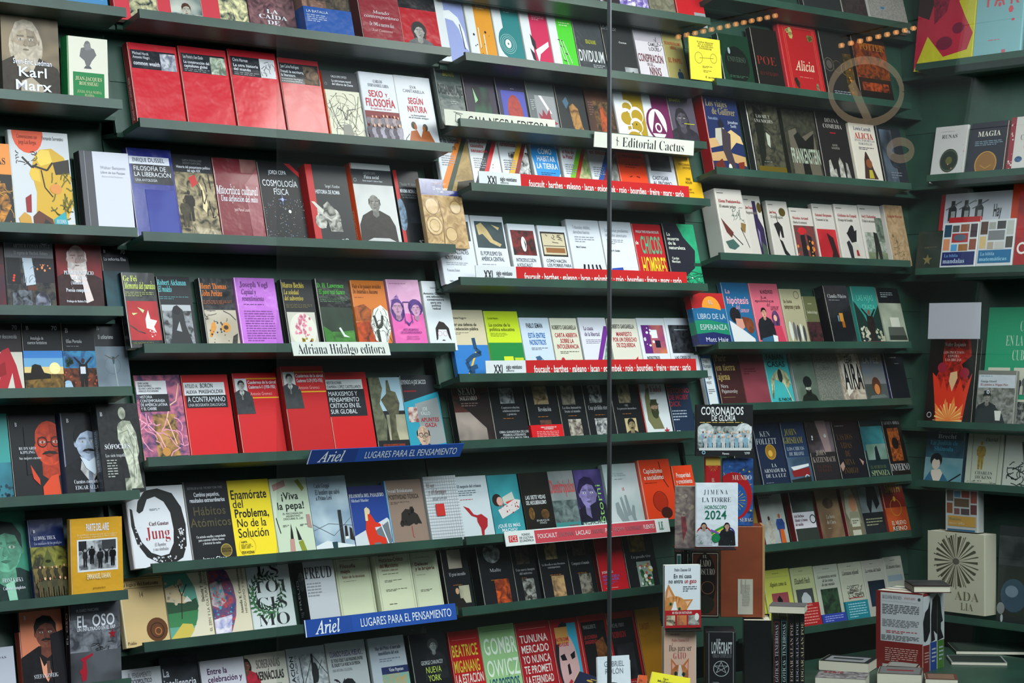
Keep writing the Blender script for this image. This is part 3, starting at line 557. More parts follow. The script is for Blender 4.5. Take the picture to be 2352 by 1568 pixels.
bk('white book with big black curved serpent around red title', 309, 443, 1120, 'cccfd4', 'p 1a1a1c .16,.3 .2,.18 .34,.05 .56,.03 .8,.1 .93,.28 .97,.5 .94,.76 .85,.91 .66,.98 .44,.96 .24,.87 .1,.7 .04,.48 .05,.26 .09,.28 .1,.48 .18,.68 .32,.82 .48,.87 .62,.85 .72,.72 .75,.55 .73,.34 .64,.2 .5,.13 .36,.16 .27,.3 .2,.33;D c8cbd0 .8 .55 .92 .8 34 .014;D c8cbd0 .3 .88 .75 .95 30 .014;D c8cbd0 .1 .5 .2 .75 14 .012;t f 5a2c30 .34 .44 .68 .49 Carl Gustav;t F 9c1c28 .26 .5 .68 .66 Jung;t i 4a4c50 .36 .7 .62 .81 El hombre|y sus símbolos;g 8a8c90 .38 .28 .56 .31 2', t=.026, spine='b8b4bc', off=.02)
bk('black bestseller with faded gold title', 445, 546, 1107, '17181b', 't s a .08 .07 .88 .1 BESTSELLER #1 DEL THE NEW YORK TIMES;t b w .1 .13 .9 .27 Cambios pequeños,|resultados extraordinarios;t b 4c4630 .05 .3 .98 .58 Hábitos|Atómicos;t f c8ccd0 .14 .66 .8 .78 Un método sencillo y comprobado|para construir hábitos buenos|y desterrar los malos;e 6a5a28 .78 .86 .13 .075;c b09a50 .78 .86 .13 .012;t b 2a2410 .67 .83 .89 .885 EDICIÓN|ESPECIAL;t b w .22 .925 .76 .975 James Clear', t=.03, spine='6a6e74')
bk('yellow paperback with bold black title', 544, 641, 1104, 'e4cc28', 't bl k .06 .12 .92 .24 Enamórate;t sl k .08 .24 .34 .35 del;t bl k .1 .36 .92 .47 Problema,;t sl k .12 .48 .82 .59 No de la;t sl k .12 .6 .85 .72 Solución;c d8b020 .3 .83 .2 .012;t b k .16 .76 .3 .785 ALERTA;g 8a7a20 .15 .8 .42 .86 4;t b k .14 .885 .44 .92 STEVE WOZNIAK;t bl k .46 .94 .95 .99 Uri Levine', t=.02)
bk('pale green paperback with glass ampoules and black title', 643, 728, 1100, 'c8d4bc', 't b 1c1e22 .12 .17 .86 .42 ¡Viva|la pepa!;t s 4a4c50 .24 .44 .78 .54 EL PSICOANÁLISIS|ARGENTINO|DESCUBRE EL LSD;p b08884 .06,.08 .4,.02 .42,.1 .08,.16;p 8a8c30 .68,.04 .78,.02 .92,.14 .84,.18;p 1c1c1c .38,.7 .42,.58 .44,.7 .44,.78 .36,.78;p c09088 .34,.78 .46,.78 .44,.99 .3,.99;p 1c1c1c .54,.62 .6,.7 .66,.8 .56,.8;p 8a9030 .56,.82 .68,.8 .78,.99 .64,.99;p b08884 .86,.48 .96,.48 .98,.66 .86,.64;l 1c1c1c .02 .05,.5 .12,.7;g 5a5c60 .2 .6 .4 .63 2;g 5a5c60 .66 .6 .86 .63 2', t=.018)
bk('pale blue paperback with shoes hanging from fence', 729, 818, 1096, '98acbe', 'ns b8c8d4 7890a8 0 0 1 1;t fl 3a4450 .16 .09 .56 .15 Carlo Greppi;t fl 3a4450 .17 .17 .8 .24 El hombre que salvó;t fl 3a4450 .17 .25 .58 .31 a Primo Levi;l 2a2c30 .09 .72,.45 .7,.98;p d8dce0 0,.9 .3,.84 1,.92 1,1 0,1;l 4a4e54 .01 0,.7 .4,.62 1,.66;l 4a4e54 .01 0,.62 .5,.78 1,.55;p 2a201c .8,.66 .86,.66 .86,.8 .78,.82;p 2a201c .92,.68 .98,.7 1,.86 .9,.84;p e0e0e0 .78,.8 .87,.8 .87,.83 .78,.84;p 204048 .42,.86 .56,.86 .54,.99 .44,.99', t=.018)
bk('blue paperback with woman in red suit on deck', 820, 904, 1118, '24408e', 'r 20285e 0 0 1 .16;t f w .0 .12 .95 .18 FILOSOFÍA DEL PASAJERO;t f c8d0e0 .04 .2 .52 .25 Michael Marder;p c8ccd4 0,.78 .95,.52 1,.56 1,1 0,1;p 6a7078 .4,.78 .96,.58 1,.9 .9,1 .35,1;p d03018 .4,.44 .5,.44 .62,.58 .8,.62 .78,.65 .58,.66 .62,.78 .84,.84 .82,1 .7,1 .68,.9 .5,.9 .52,1 .38,1 .32,.7;e e0c0a0 .45 .4 .055 .05;p d8c8a0 .36,.36 .44,.33 .42,.55 .35,.55;l w .03 .75,.6 .92,1', t=.018)
bk('brown paperback with storm cloud umbrella, blue edges', 906, 989, 1104, '8a7468', 't F w .04 .13 .74 .19 Svend Brinkmann;t B 4a3c34 .05 .22 .88 .29 POSITIVIDAD TÓXICA;g 5a4a40 .08 .33 .6 .37 2;p 26221f .28,.68 .34,.5 .46,.44 .62,.46 .78,.54 .86,.68 .66,.66 .5,.7;D 26221f .28 .46 .85 .68 16 .06;l a04038 .02 .57,.7 .57,.86 .6,.88;r 3a9ad0 0 .94 1 1', t=.02, spine='3a9ad0')
bk('grey gridded book with small red square', 995, 1070, 1095, 'b4b8bc', 'r bcc0c6 0 0 1 1;'+''.join('l a4a8ae .008 %.2f,0 %.2f,1;' % (i/14, i/14) for i in range(1, 14))+''.join('l a4a8ae .008 0,%.3f 1,%.3f;' % (i/22, i/22) for i in range(1, 22))+'t Fl 6a4c50 .06 .1 .3 .17 El ser;t Fl 6a4c50 .1 .19 .62 .27 y el tiempo;g 6a6e74 .2 .32 .62 .37 3;r b82c28 .24 .42 .5 .6', t=.03, spine='b0b4b6')
R('B7')
bk('tan paperback with seashell titled EL SEMINARIO', 291, 392, 1293, 'c4aa78', 't B 40302a .0 .02 .98 .17 LACAN;r 1e1c1c .08 .09 .68 .15;t f w .1 .1 .66 .14 EL SEMINARIO;r 4a4030 .03 .21 .97 .214;r 4a4030 .03 .31 .97 .314;t F 2a241e .04 .24 .9 .29 La lógica del fantasma;t F 2a241e .42 .36 .52 .43 14;e 5a3418 .74 .82 .24 .14;c 2a1a10 .74 .83 .16 .02;c a06a3a .76 .84 .08 .02;t F 4a4030 .04 .93 .24 .97 Paidós', t=.026, spine='d8c8a0', off=.0)
bk('cream paperback with japanese landscape in a half disc', 395, 495, 1303, 'd4ccb4', 'p 5a9a88 0,0 .35,0 .55,.12 .68,.3 .72,.5 .66,.72 .5,.9 .35,1 0,1;p d0b890 0,.28 .2,.24 .4,.4 .6,.5 0,.5;p 2a4a34 0,.46 .4,.5 .68,.44 .72,.55 .6,.7 0,.72;p e0dcd0 .38,.48 .48,.4 .58,.48;p 3a7a4c 0,.62 .7,.6 .6,.8 0,.8;p c4b050 0,.95 .3,.76 .52,.78 .55,.86 .35,1 0,1;D c8b89a 0 .2 .4 .5 20 .05;l 2a2c24 .02 .3,.7 .36,.4 .3,.25;l 2a2c24 .02 .36,.4 .5,.25;t fv 5a5444 .8 .1 .87 .5 Daisetz T. Suzuki;t sv 8a8068 .9 .02 .96 .9 EL ZEN Y LA CULTURA JAPONESA', t=.022)
bk('cream paperback with bright temple painting half disc', 498, 583, 1300, 'd0c8ae', 'nq 3a4a78 a04a58 0,0 .3,0 .5,.1 .62,.3 .66,.5 .6,.72 .45,.92 .35,1 0,1;nq 305a60 c8b0b8 0,.25 .3,.2 .4,.5 .2,.6 0,.55;D c04a4a 0 .1 .55 .8 30 .03;D 40a0b0 0 .3 .55 .9 24 .03;nq 8a90c0 e0d8e0 0,.75 .5,.7 .4,.98 0,1;t fv 5a5444 .74 .03 .81 .7 Ananda K. Coomaraswamy;t sv 8a8068 .86 .03 .92 .7 HINDUISMO Y BUDISMO', t=.022)
bk('white paperback with green laurel wreath over large letters', 585, 683, 1295, 'c4cccc', 't F 24282a .1 .0 .9 .95 ES|TOI|CIS|MO;t s 5a5e60 .52 .05 .74 .085 SELLARS;L 2c5234 .42 .44 .36 46 -40 320;L 1e3c26 .42 .44 .3 40 0 280;L 3a6a40 .42 .46 .4 24 60 200;t s 6a6e70 .2 .94 .8 .97 Una introducción a la filosofía', t=.02)
bk('thick white book with grey face along its spine', 716, 785, 1281, 'bcbec4', 't f 2a2c30 .0 .14 .92 .32 FREUD;g 8a8c94 .04 .38 .5 .6 5;r d0d0d4 .0 0 .03 1', t=.05, spine='3a3e42', sart='r 2c3034 0 0 1 1;H bDM .62 .3 .2 8a8e90 55585a 26282c;t sv d8d8dc .14 .3 .36 .75 FREUD;g 9a9ea0 .2 .78 .5 .86 3')
cr_ = 'l 8a8e70 .008 .05,.02 .95,.02 .95,.98 .05,.98 .05,.02;'
bk('pale cream paperback titled Filosofía maya', 788, 869, 1277, 'cdd0b2', cr_+'g 8a8a78 .15 .08 .75 .1 1;t bl 7a3830 .14 .13 .58 .28 Filosofía|maya;t Fl 7a3830 .16 .3 .8 .35 Antes de la invasión;g 6a6a58 .18 .39 .6 .4 1', t=.016)
bk('thick cream paperback titled Diccionario Histórico-Crítico', 880, 961, 1269, 'cbceb0', cr_+'t bl 7a3830 .12 .0 .8 .26 Diccionario|Histórico-Crítico|del Marxismo;t Fl 7a3830 .16 .27 .62 .3 Teoría crítica y cambio social;g 6a6a58 .18 .34 .8 .36 1;g 6a6a58 .2 .44 .7 .48 2;g 6a6a58 .2 .58 .8 .62 2;g 4a4a40 .24 .8 .62 .82 1', t=.036, spine='c8ccb0')
bk('pale cream paperback, narrow, closest to the black books', 963, 1023, 1262, 'c8ccb0', cr_+'g 8a8a78 .1 .13 .8 .15 1;t bl 6a3430 .12 .2 .85 .34 Deleuze|y la brujería;g 6a6a58 .14 .4 .6 .41 1;g 6a6a58 .2 .63 .66 .67 2', t=.018)
R('B8')
bk('white paperback titled EL PENSAMIENTO SOCIOPOLÍTICO', 284, 387, 1541, 'c0c4ca', 't sl 6a6e74 .26 .05 .78 .12 EL PENSAMIENTO;t bl 3a3c44 .28 .13 .78 .28 SOCIOPOLÍTICO|AMERICANO', t=.02, lean=12)
bk('dark paperback with white title La inteligencia', 390, 478, 1512, '22262c', 'ns 3a4048 1a1c20 0 0 1 1;t bl w .05 .12 .9 .38 La|inteligencia', t=.018)
bk('white paperback titled Entre la celebración y el rechazo', 481, 582, 1519, 'ccccd6', 't bl 4a2050 .14 .1 .92 .42 Entre la|celebración y|el rechazo:;p c8c8d0 0,0 .1,.1 .1,1 0,1', t=.026, spine='9a9ca4')
bk('cream paperback with figure in red shawl', 584, 678, 1505, 'c4c0b4', 'H L .02 .14 .16 8a5a48 1c1a1c c02c40;t s 7a7670 .26 .08 .84 .2 SOBERANÍAS;t b 2a2826 .24 .24 .9 .36 VERNÁCULAS;g 8a8680 .38 .42 .85 .5 2;t b 4a4644 .3 .62 .95 .7 MANUELA LAVINAS PICQ', t=.018)
bk('grey paperback with ship rigging photo', 681, 768, 1491, 'b8bcc2', 'r a8acb2 .28 .1 1 .9;nf c8ccd0 8a9096 .3 .1 1 .9;p 1c1e20 .28,.72 1,.6 1,.68 .28,.8;l 1c1e20 .02 .32,.14 .36,.9;l 1c1e20 .06 .64,.1 .62,.7;l 1c1e20 .015 .3,.6 .66,.12 1,.4;l 1c1e20 .015 .4,.7 .9,.2;e 26282a .68 .36 .09 .14;t bv 2a2c30 .05 .1 .15 .95 COLONIZACIÓN;t sv 6a6e74 .18 .1 .24 .95 LA INVENCIÓN DEL PUERTO', t=.018)
bk('grey paperback with long-haired man, purple title', 771, 861, 1478, 'b4b8bc', 't sl 5a3a80 .08 .12 .92 .2 CUANDO PUEDA, VUELVO...;t bl 3a3c44 .1 .22 .9 .34 EL TOLE-TOLE Y LAS PASIONES ENTRE|EL EXILIO Y LA VUELTA DE PERÓN;t sl 8a8e94 .1 .36 .6 .4 UNA HISTORIA COLOQUIAL;H Lo .46 .68 .3 a8a8a8 222326 3a3c40;k 2a2c30 .1 .5 .85 1 24 .02', t=.018)
bk('pale blue paperback with navy band and seaside painting', 869, 951, 1467, 'b4bcc8', 't f 4a5468 .16 .12 .88 .26 Mar del Plata: el mercado|inmobiliario del ocio;g 7a8498 .24 .3 .82 .36 2;r 26305e .26 .42 1 .52;t f w .46 .44 .86 .49 Víctor Pegoraro;np 6ab0a8 c89a58 .26 .52 1 1', t=.016, mat='wrapped_print')
bk('dark paperback with laughing man, title NUEVA YORK', 962, 1046, 1458, '14161a', 'H Ao .62 .2 .16 8a9090 3a4040 24262a;t s c8ccd0 .22 .4 .82 .46 GEORGE CHAUNCEY;t s b8cc58 .32 .48 .74 .72 NUEVA|YORK;r a8aeb4 .4 .86 .6 .9', t=.024, spine='26282c')
# ============================================================ outer bay
R('A1')
bk('pale blue paperback cut by the frame', 150, 252, -175, '4a88b8', 'r c8d0d8 .1 .2 .9 .8')
R('A2', 5)
bk('sepia portrait paperback of a white bearded man', 8, 140, 10, '6e6250', 'ns 8a7a60 5a5042 0 0 1 1;H LDo .42 .36 .38 b8a890 c8bca8 3a3228;p a89c88 .3,.95 .32,.8 .5,.75 .7,.85 .7,1 .3,1;t b w .18 .56 .86 .62 Sven-Eric Liedman;t b w .2 .63 .84 .92 Karl|Marx;t s c8c0b0 .37 .93 .74 .965 UNA BIOGRAFÍA', t=.03, spine='3a342c')
bk('small white paperback with bust and green title box', 157, 250, 81, 'd8d8c8', 'e 6a6a6c .5 .12 .08 .07;p 6a6a6c .34,.17 .5,.14 .66,.17 .72,.26 .6,.36 .54,.44 .46,.44 .42,.36 .3,.3;p 7c7c7e .4,.12 .56,.08 .6,.18 .45,.2;p 55585a .44,.44 .56,.44 .6,.48 .4,.48;r 1e7c44 .13 .54 .9 1;t f c8c8a0 .18 .6 .84 .75 JEAN-JACQUES|ROUSSEAU;t f b8bc90 .22 .81 .82 .92 JULIA, O LA NUEVA|ELOÍSA', t=.04, spine='1e7c44', lean=3)
R('A3', 11)
bk('dark gold-painted book with orange strip above', -75, 38, 323, '221f1c', 'nq d08a30 2a2018 0,.5 .85,.45 .95,.7 .7,.95 0,1;k c89038 .3 .4 1 1 20 .012;r e08a3c 0 0 1 .35;t f 3a3028 .3 .16 .9 .24 POEMAS', t=.02, group='books on the third ledge, outer bay')
bk('white book with yellow caricature of a squinting man', 38, 176, 297, 'c4c8cc', 'e d8502a .32 .02 .26 .2;t s 7a3018 .14 .03 .48 .14 Conversaciones con|Jorge Luis Borges;t s 3a3c40 .56 .04 .92 .08 Fernando Sorrentino;p c8a030 .4,.6 .34,.42 .38,.28 .5,.18 .7,.16 .9,.24 .98,.36 1,.7 .88,.86 .5,.92 .36,.82;p d8b440 .34,.48 .3,.42 .34,.36 .46,.38 .48,.5;p e0c050 .4,.25 .52,.18 .66,.18 .7,.3 .5,.34;p 2a2620 .7,.3 .98,.26 .98,.4 .74,.42;l 26221e .03 .36,.34 .6,.38 .7,.3;l 26221e .02 .5,.38 .54,.55 .66,.64;l 26221e .03 .2,.26 .36,.36 .44,.32;k 26221e .1 .2 .45 .34 12 .01;k 6a6428 .6 .4 1 .86 26 .02;e d08840 .72 .56 .1 .05;p 5a3020 .3,.84 .4,.78 .62,.86 .66,.95 .3,.95;p 8a1c20 .2,.66 .3,.62 .28,.8 .2,.8;p c09038 .06,.86 .16,.8 .26,.84 .28,.98 .1,.99;p 2a9aa4 .64,.86 .84,.78 .9,1 .68,1;t f w .68 .86 .84 .9 FICCIONES;p c89438 .82,.92 .98,.9 1,1 .84,1;p 1e1e20 .5,.86 .64,.92 .68,1 .4,1', t=.02)
bk('white book with dark grey strip along its spine', 199, 312, 345, 'c6c9d4', 'r 4a4c52 0 0 .26 1;l 8a8c90 .01 .1,0 .1,1;t s a0a4ac .4 .17 .92 .21 Walter Benjamin;t s 8a8e96 .4 .235 .9 .265 Libro de los Pasajes;t s b0b4bc .42 .29 .85 .31 Edición de Rolf Tiedemann;t b c8ccd0 .13 .94 .2 .955 Akal', t=.035, spine='26282a')
R('A4', 9)
bk('dark paperback sliver, red and blue, cut by the frame', -80, 17, 556, '3a1c22', 'ns 5a2024 20283a 0 .3 1 1')
bk('grey paperback with candlelit dining room', 20, 132, 541, '64666c', 'nf 4a4640 1a1c22 0 .28 1 1;r 16181e .02 .28 .3 .62;r 26242a .6 .28 1 .6;p b8c4d0 .35,.28 .55,.28 .6,.62 .4,.64;k 6a7888 .35 .28 .6 .6 10 .01;D e89058 .64 .36 .95 .44 8 .02;D d84020 .12 .5 .2 .58 3 .03;p 5a3428 .42,.64 .62,.64 .62,.7 .42,.7;ne 8a8ea0 2a2c38 .72 .86 .16 .14;nf 6a707a 101216 .1 .7 .5 .98;t f c0c4c8 .18 .1 .94 .15 ARTHUR CONAN DOYLE;t f a8acb2 .18 .19 .88 .24 El regreso de Sherlock Holmes;c c0c4c8 .82 .02 .12 .015', t=.02)
bk('red and white portrait paperback of bearded man', 138, 242, 548, '6a1c22', 'ns 8a2c30 4a1418 0 0 1 1;H bDo .45 .26 .36 d8b8b4 e4d8d4 3c2426;t f w .14 .42 .8 .62 PEDRO BONIFACIO|PALACIOS|(Almafuerte);t f w .16 .66 .66 .71 Poesía completa;t f w .16 .82 .66 .85 Prólogo de Rubén Darío;p d8c8c4 .52,.52 .62,.5 .76,.82 .6,.86', t=.022, spine='5c181e')
bk('black paperback titled La señorita Elsa', 250, 312, 565, '15171b', 'ns 14545e 0e2a34 0 .36 1 1;t s w .08 .16 .9 .21 La señorita Elsa;t f w .1 .05 .18 .1 B;t s w .72 .04 .9 .11 70', t=.02, lean=15)
R('A5', 9)
bk('white paperback tied with red ribbon', -46, 58, 736, '2a2226', 'r c8c4b8 0 .42 1 1;p a82430 .3,.62 .55,.4 .7,.36 .85,.6 .95,.9 .8,.98 .75,.7 .6,.95 .4,.98 .5,.68;p a82430 0,.55 .4,.7 .4,.78 0,.8;p 8a1822 .4,.62 .6,.55 .62,.72 .45,.76;t s c0c4c8 .4 .18 .9 .24 mujer desconocida;t f c0c4c8 .8 .06 .92 .12 70', t=.02)
bk('black paperback with sunset over wooden barn', 60, 150, 738, '16181c', 'r 3a7ac0 0 .4 1 1;r 6aa0c8 0 .5 1 1;r d8c080 0 .62 1 1;e f0e0a0 .78 .64 .14 .08;np 8a6a30 3a2c1c 0 .72 1 1;p 18140f .16,.7 .2,.6 .28,.58 .42,.6 .5,.7 .66,.72 .66,.78 0,.8 0,.7;t s c8ccd0 .12 .2 .62 .32 Antología de|cuentos fantásticos;t f c8ccd0 .1 .06 .18 .12 B;t s w .75 .06 .9 .12 70', t=.02)
bk('black paperback with man lifting basket in field', 151, 226, 740, '16181c', 'np 3a88b0 2a4a78 0 .4 1 .66;np 7a4028 2a1c18 0 .64 1 1;D 1e3a34 .1 .5 .3 .62 8 .06;D b04a28 0 .68 1 1 20 .03;F 1c1c20 .6 .5 .98 3a2418 1;r c8ccd4 .5 .62 .66 .72;e 8ab0c8 .1 .84 .1 .03;p a0b8cc 0,.86 .2,.84 .3,.98 0,1;t s c8ccd0 .12 .24 .6 .29 Elías Portolu;g 6a6e74 .12 .33 .6 .36 1;t f c8ccd0 .1 .08 .2 .15 B', t=.02)
bk('black paperback with archer figure on grey sky', 228, 304, 735, '16181c', 'ns 7a8894 5c6a74 0 .36 1 1;c 4a565c .5 .62 .24 .008;l 8a9898 .03 .55,.52 .6,.98;p 2a4a4c .5,.5 .58,.5 .56,.6 .52,.6;l 5a5048 .025 .3,.48 .54,.54 .72,.48;p c8ccd0 .22,.94 .3,.94 .34,1 .24,1;t s c8ccd0 .14 .2 .6 .26 El utilitarismo;t f c8ccd0 .12 .08 .2 .14 B', t=.025, spine='4a5258', lean=13)
R('A6', 12)
bk('teal paperback cut by the frame, blue below', -70, 34, 952, '3a9490', 'ns 3a8a9a 1c4a5a 0 .55 1 1;D 1c3a48 .5 .8 1 1 20 .05')
bk('black paperback with orange face of moustached man', 36, 145, 953, '1a1c1f', 'H bMGo .82 .34 .52 d84a2c 26201e -;p 1a1c1f .3,.14 .56,.1 .5,.4 .55,.66 .3,.7;p c84428 .38,.58 .55,.75 .55,.82 .42,.74;p d04828 .6,.84 .8,.72 .95,.7 .98,1 .6,1;t F w .16 .37 .52 .46 RUDYARD|KIPLING;t F c8ccd0 .15 .485 .62 .52 Sus mejores cuentos;t f w .12 .09 .17 .14 B', t=.02)
bk('black paperback with pale blue face of moustached man', 157, 236, 948, '191c22', 'H MoC .72 .36 .42 b0c0d8 15161a 1a1c22;p c8d4e0 .45,.52 .7,.58 .95,.52 1,.62 .84,.74 .6,.66;t F w .2 .79 .96 .84 Cuentos completos;t F w .22 .86 .98 .91 EDGAR ALLAN;t f w .14 .07 .22 .12 B', t=.035, spine='4a5878')
bk('black book with tall marble statue on its cover', 241, 336, 928, '1c1e20', 'nf 26282a 1a1c1e 0 0 1 1;nq c8ccb8 7a8070 .5,.22 .6,.19 .78,.2 .9,.34 .93,.55 .88,.62 .93,.9 .96,.96 .64,.96 .66,.88 .62,.7 .54,.5 .45,.4 .46,.26;ne c0c4b0 70766a .6 .11 .09 .07;nq a8ac9c 5a6054 .52,.84 .66,.84 .66,.98 .52,.98;l 6a7060 .012 .5,.34 .7,.3 .8,.5 .74,.9;l 6a7060 .012 .6,.4 .78,.6 .84,.9;l d8dcc8 .015 .68,.25 .86,.42 .82,.9;t f w .1 .455 .72 .51 SÓFOCLES;t F c8ccd0 .1 .56 .62 .6 Las siete tragedias;g a0a4a0 .12 .63 .36 .84 7;t f w .06 .09 .13 .14 B', t=.035, spine='34383a', mat='wrapped_print', off=.038, sart='t fv c8ccd0 .3 .3 .7 .75 LAS SIETE TRAGEDIAS SÓFOCLES')
R('A7', 13)
bk('green tinted portrait paperback of a dark haired man', -58, 78, 1180, '3a8a6c', 'ns 3a8a70 2a6a58 0 0 1 1;H o .6 .4 .5 6ab494 1c3430 14322e;p 8ac0a8 .55,.78 .7,.74 .74,1 .6,1;t F w .5 .71 .85 .76 FRANZ KAFKA;t F w .5 .8 .88 .84 Cuentos completos', t=.02, mat='wrapped_print')
bk('blue paperback with glowing eye in a pyramid above a crowd', 82, 163, 1194, '1e2c5c', 'np 8a8838 2a2c1c 0 .34 1 1;np 4a3c28 141610 0 .62 1 1;p 5a6030 .48,.36 .66,.58 .28,.58;e 2a2c18 .47 .52 .08 .02;W 7a6a3a 3a3420 .05 .56 .95 .78 8;W 5a5030 4a4a30 .1 .7 .95 .95 6;t F w .1 .21 .72 .26 LUDWIG TIECK;t F a0a8c0 .1 .28 .88 .32 Los maníacos de los prodigios;t f w .1 .13 .16 .17 B', t=.02, mat='wrapped_print', off=.02, lean=13)
bk('mustard paperback with framed photo of running men', 165, 284, 1193, 'c8962c', 't Bj w .3 .07 .74 .17 PARTE DEL AIRE;t s e4d0a0 .12 .2 .9 .26 El conflicto árabe-israelí en la cultura|y la política argentina (1967-1982);r d4d8dc .12 .275 .9 .7;nf b0b4b8 5a5e62 .15 .295 .87 .675;r 2a2c30 .15 .295 .3 .42;r 3a3c40 .6 .295 .87 .42;F 26282c .27 .4 .64 a8a8a8 1;F 17181a .4 .36 .6;F 222428 .56 .4 .66;F 1c1e22 .68 .42 .6 9a9a9a 1;F 141518 .8 .39 .64;t Bj e8dcb0 .29 .73 .74 .8 EMMANUEL KAHAN;t F 5a4018 .4 .9 .64 .93 prometeo', t=.02, off=.045, lean=3, mat='wrapped_print')
R('A8', 11)
bk('pale lilac paperback ending in GUEDAS', -70, 40, 1495, 'b4b8c4', 't F 4a4c5a .3 .18 .84 .23 ARGUEDAS', t=.02)
bk('salmon paperback with portrait of moustached man in tie', 56, 156, 1391, 'd07c5c', 'H Mo .6 .34 .34 8a5040 1c1a1c 1c1a1e;p d89478 .42,.6 .5,.72 .6,.66 .66,.8 .56,.9 .46,.8;p 5a4038 .56,.66 .64,.66 .64,.86 .56,.86;r 17181c -.02 0 .02 .3;p 1a1a1e .7,.36 1,.32 1,1 .7,1;t F w .24 .8 .8 .85 STEFAN ZWEIG;t F a8a8b0 .25 .89 .42 .92 Relatos;t f w .12 .12 .17 .17 B', t=.03, spine='a04838', sart='r 17181c 0 0 1 .3')
bk('grey paperback titled EL OSO with red star', 164, 280, 1388, '50535a', 'np 7a7e86 3a3c42 0 .2 1 1;ns 2a2c30 55585e 0 .6 1 1;t s w .14 .07 .58 .11 M. DARÍO MARCHINI;t bl w .14 .15 .34 .3 EL;t bl w .44 .15 .9 .3 OSO;t b w .14 .3 .9 .345 UN INFILTRADO EN EL ERP;S 8a1c26 .84 .41 .09;p 9a2030 .2,.9 .24,.72 .2,.7 .2,.68 .44,.62 .44,.65 .3,.7 .32,.85 .3,.94 .22,.96;e 9a2030 .24 .84 .07 .04;k 2a2c30 .4 .5 .95 .62 8 .012', t=.025, spine='2a2226', off=.02, lean=4, sart='t bv e0e0e0 .3 .1 .7 .5 EL OSO')
# ============================================================ bay with red strips
R('C2')
def cactus(desc, xl, xr, yt, colr, art): bk(desc, xl, xr, yt, 'd0d4da', 'r %s .34 0 1 1;' % colr+art, spine='c8ccd2', t=.018)
cactus('white and lavender paperback with white arch', 1016, 1084, -12, '8c98cc', 'g c8ccd8 .45 .04 .9 .08 2;p d8dce2 .3,.22 .52,.2 .78,.3 .92,.5 .98,.8 .86,.74 .76,.48 .6,.36 .3,.33;l 22304a .03 .8,.4 .84,.6 .86,.78')
cactus('white and orange paperback with falling black squares', 1088, 1148, 1, 'd08c1c', 'g e8c890 .45 .05 .9 .12 2;D 1c1c1e .2 .45 .8 .98 12 .035;l e8e4d8 .03 .42,.4 .42,.72;l e8e4d8 .03 .6,.5 .6,.84')
cactus('white and teal paperback with spiralling disc', 1151, 1212, 10, '1c7478', 'g 8ab8b8 .45 .05 .9 .12 2;e 1c7478 .44 .58 .34 .24;c a8c8c8 .44 .6 .3 .01;c a8c8c8 .44 .6 .24 .01;c a8c8c8 .44 .6 .19 .01;e dce0e0 .44 .6 .11 .07;e 1c7478 .44 .6 .03 .02')
cactus('white and magenta paperback with folded paper bird', 1215, 1277, 20, 'bc2250', 'g e0a0b0 .45 .08 .9 .16 3;p 26222a .28,.38 .44,.5 .44,.68 .3,.56;p dcdfe4 .4,.64 .92,.48 .92,.56 .56,.7 .46,.84;p 26222a .2,.62 .34,.7 .36,.82 .26,.8')
cactus('white and green paperback with black bar pattern', 1279, 1335, 33, '46bc2c', 'g b0e0a0 .45 .1 .9 .18 2;l 1c2c1c .03 .3,.4 .5,.42;l 1c2c1c .03 .34,.5 .5,.52;l 1c2c1c .03 .5,.62 .66,.64;l 1c2c1c .03 .4,.74 .58,.76;l 1c2c1c .03 .6,.86 .7,.88;l dce8dc .02 .3,.42 .46,.74;l dce8dc .02 .5,.42 .74,.78;l dce8dc .02 .4,.4 .64,.96')
bk('charcoal paperback titled DIVIDUUM', 1337, 1400, 41, '3c4044', 't bj a8ac38 .36 .34 .74 .41 GERALD RAUNIG;t bj c8ccce .04 .52 .96 .72 DIVIDUUM;g a0a4a8 .5 .76 .92 .82 2', t=.02, mat='wrapped_print')
bk('black paperback with small landscape photo in its corner', 1403, 1473, 46, '26282a', 't i a8acb0 .02 .08 .5 .15 deleuze;ns a8acb0 5a5e62 .55 .74 .98 1;p 26282a .7,.84 .82,.8 .95,.98 .6,1;t b c8ccd0 .5 .32 .75 .35 Cactus', t=.02)
bk('pale grey paperback titled CONSPIRACIÓN in dark red', 1477, 1541, 48, '9a96a0', 'r c0bcc4 0 .3 1 1;t bj 4a484e .46 .3 .84 .45 CAMILLE|LOUIS;t bj 5c2028 .02 .5 .92 .63 CONSPIRACIÓN;t bj 5c2028 .34 .7 .76 .83 NIÑXS;t s 5c2028 .3 .64 .5 .69 DE LES;k 6a2830 0 .8 1 1 12 .012;k 2a2c30 .7 .2 .98 .45 8 .012', t=.02)
bk('tan paperback with small blue figure', 1543, 1588, 66, '8a8250', 't b 8a3a20 .05 .2 .9 .34 TECNOFEUDALISMO|LIBERAL;t b 8a3a20 .1 .48 .8 .56 EL PAPEL;F 1c3c58 .6 .65 .98', t=.02)
bk('bright yellow booklet with drawing of two linked loops', 1588, 1659, 82, 'd4c83c', 't f 6a6418 .25 .08 .78 .28 Evelyn Marcial|EL CUERPO|AL EXTRAÑO|INTERIOR;c 7a7020 .28 .48 .13 .012;c 7a7020 .76 .46 .11 .012;l 7a7020 .012 .3,.48 .76,.46;g 7a7020 .38 .66 .7 .72 2;g 7a7020 .4 .76 .66 .82 2;t F 4a4410 .46 .88 .8 .94 Cactus', t=.006, off=.066, lean=5, yb=181, cat='booklet', name='booklet')
R('C3')
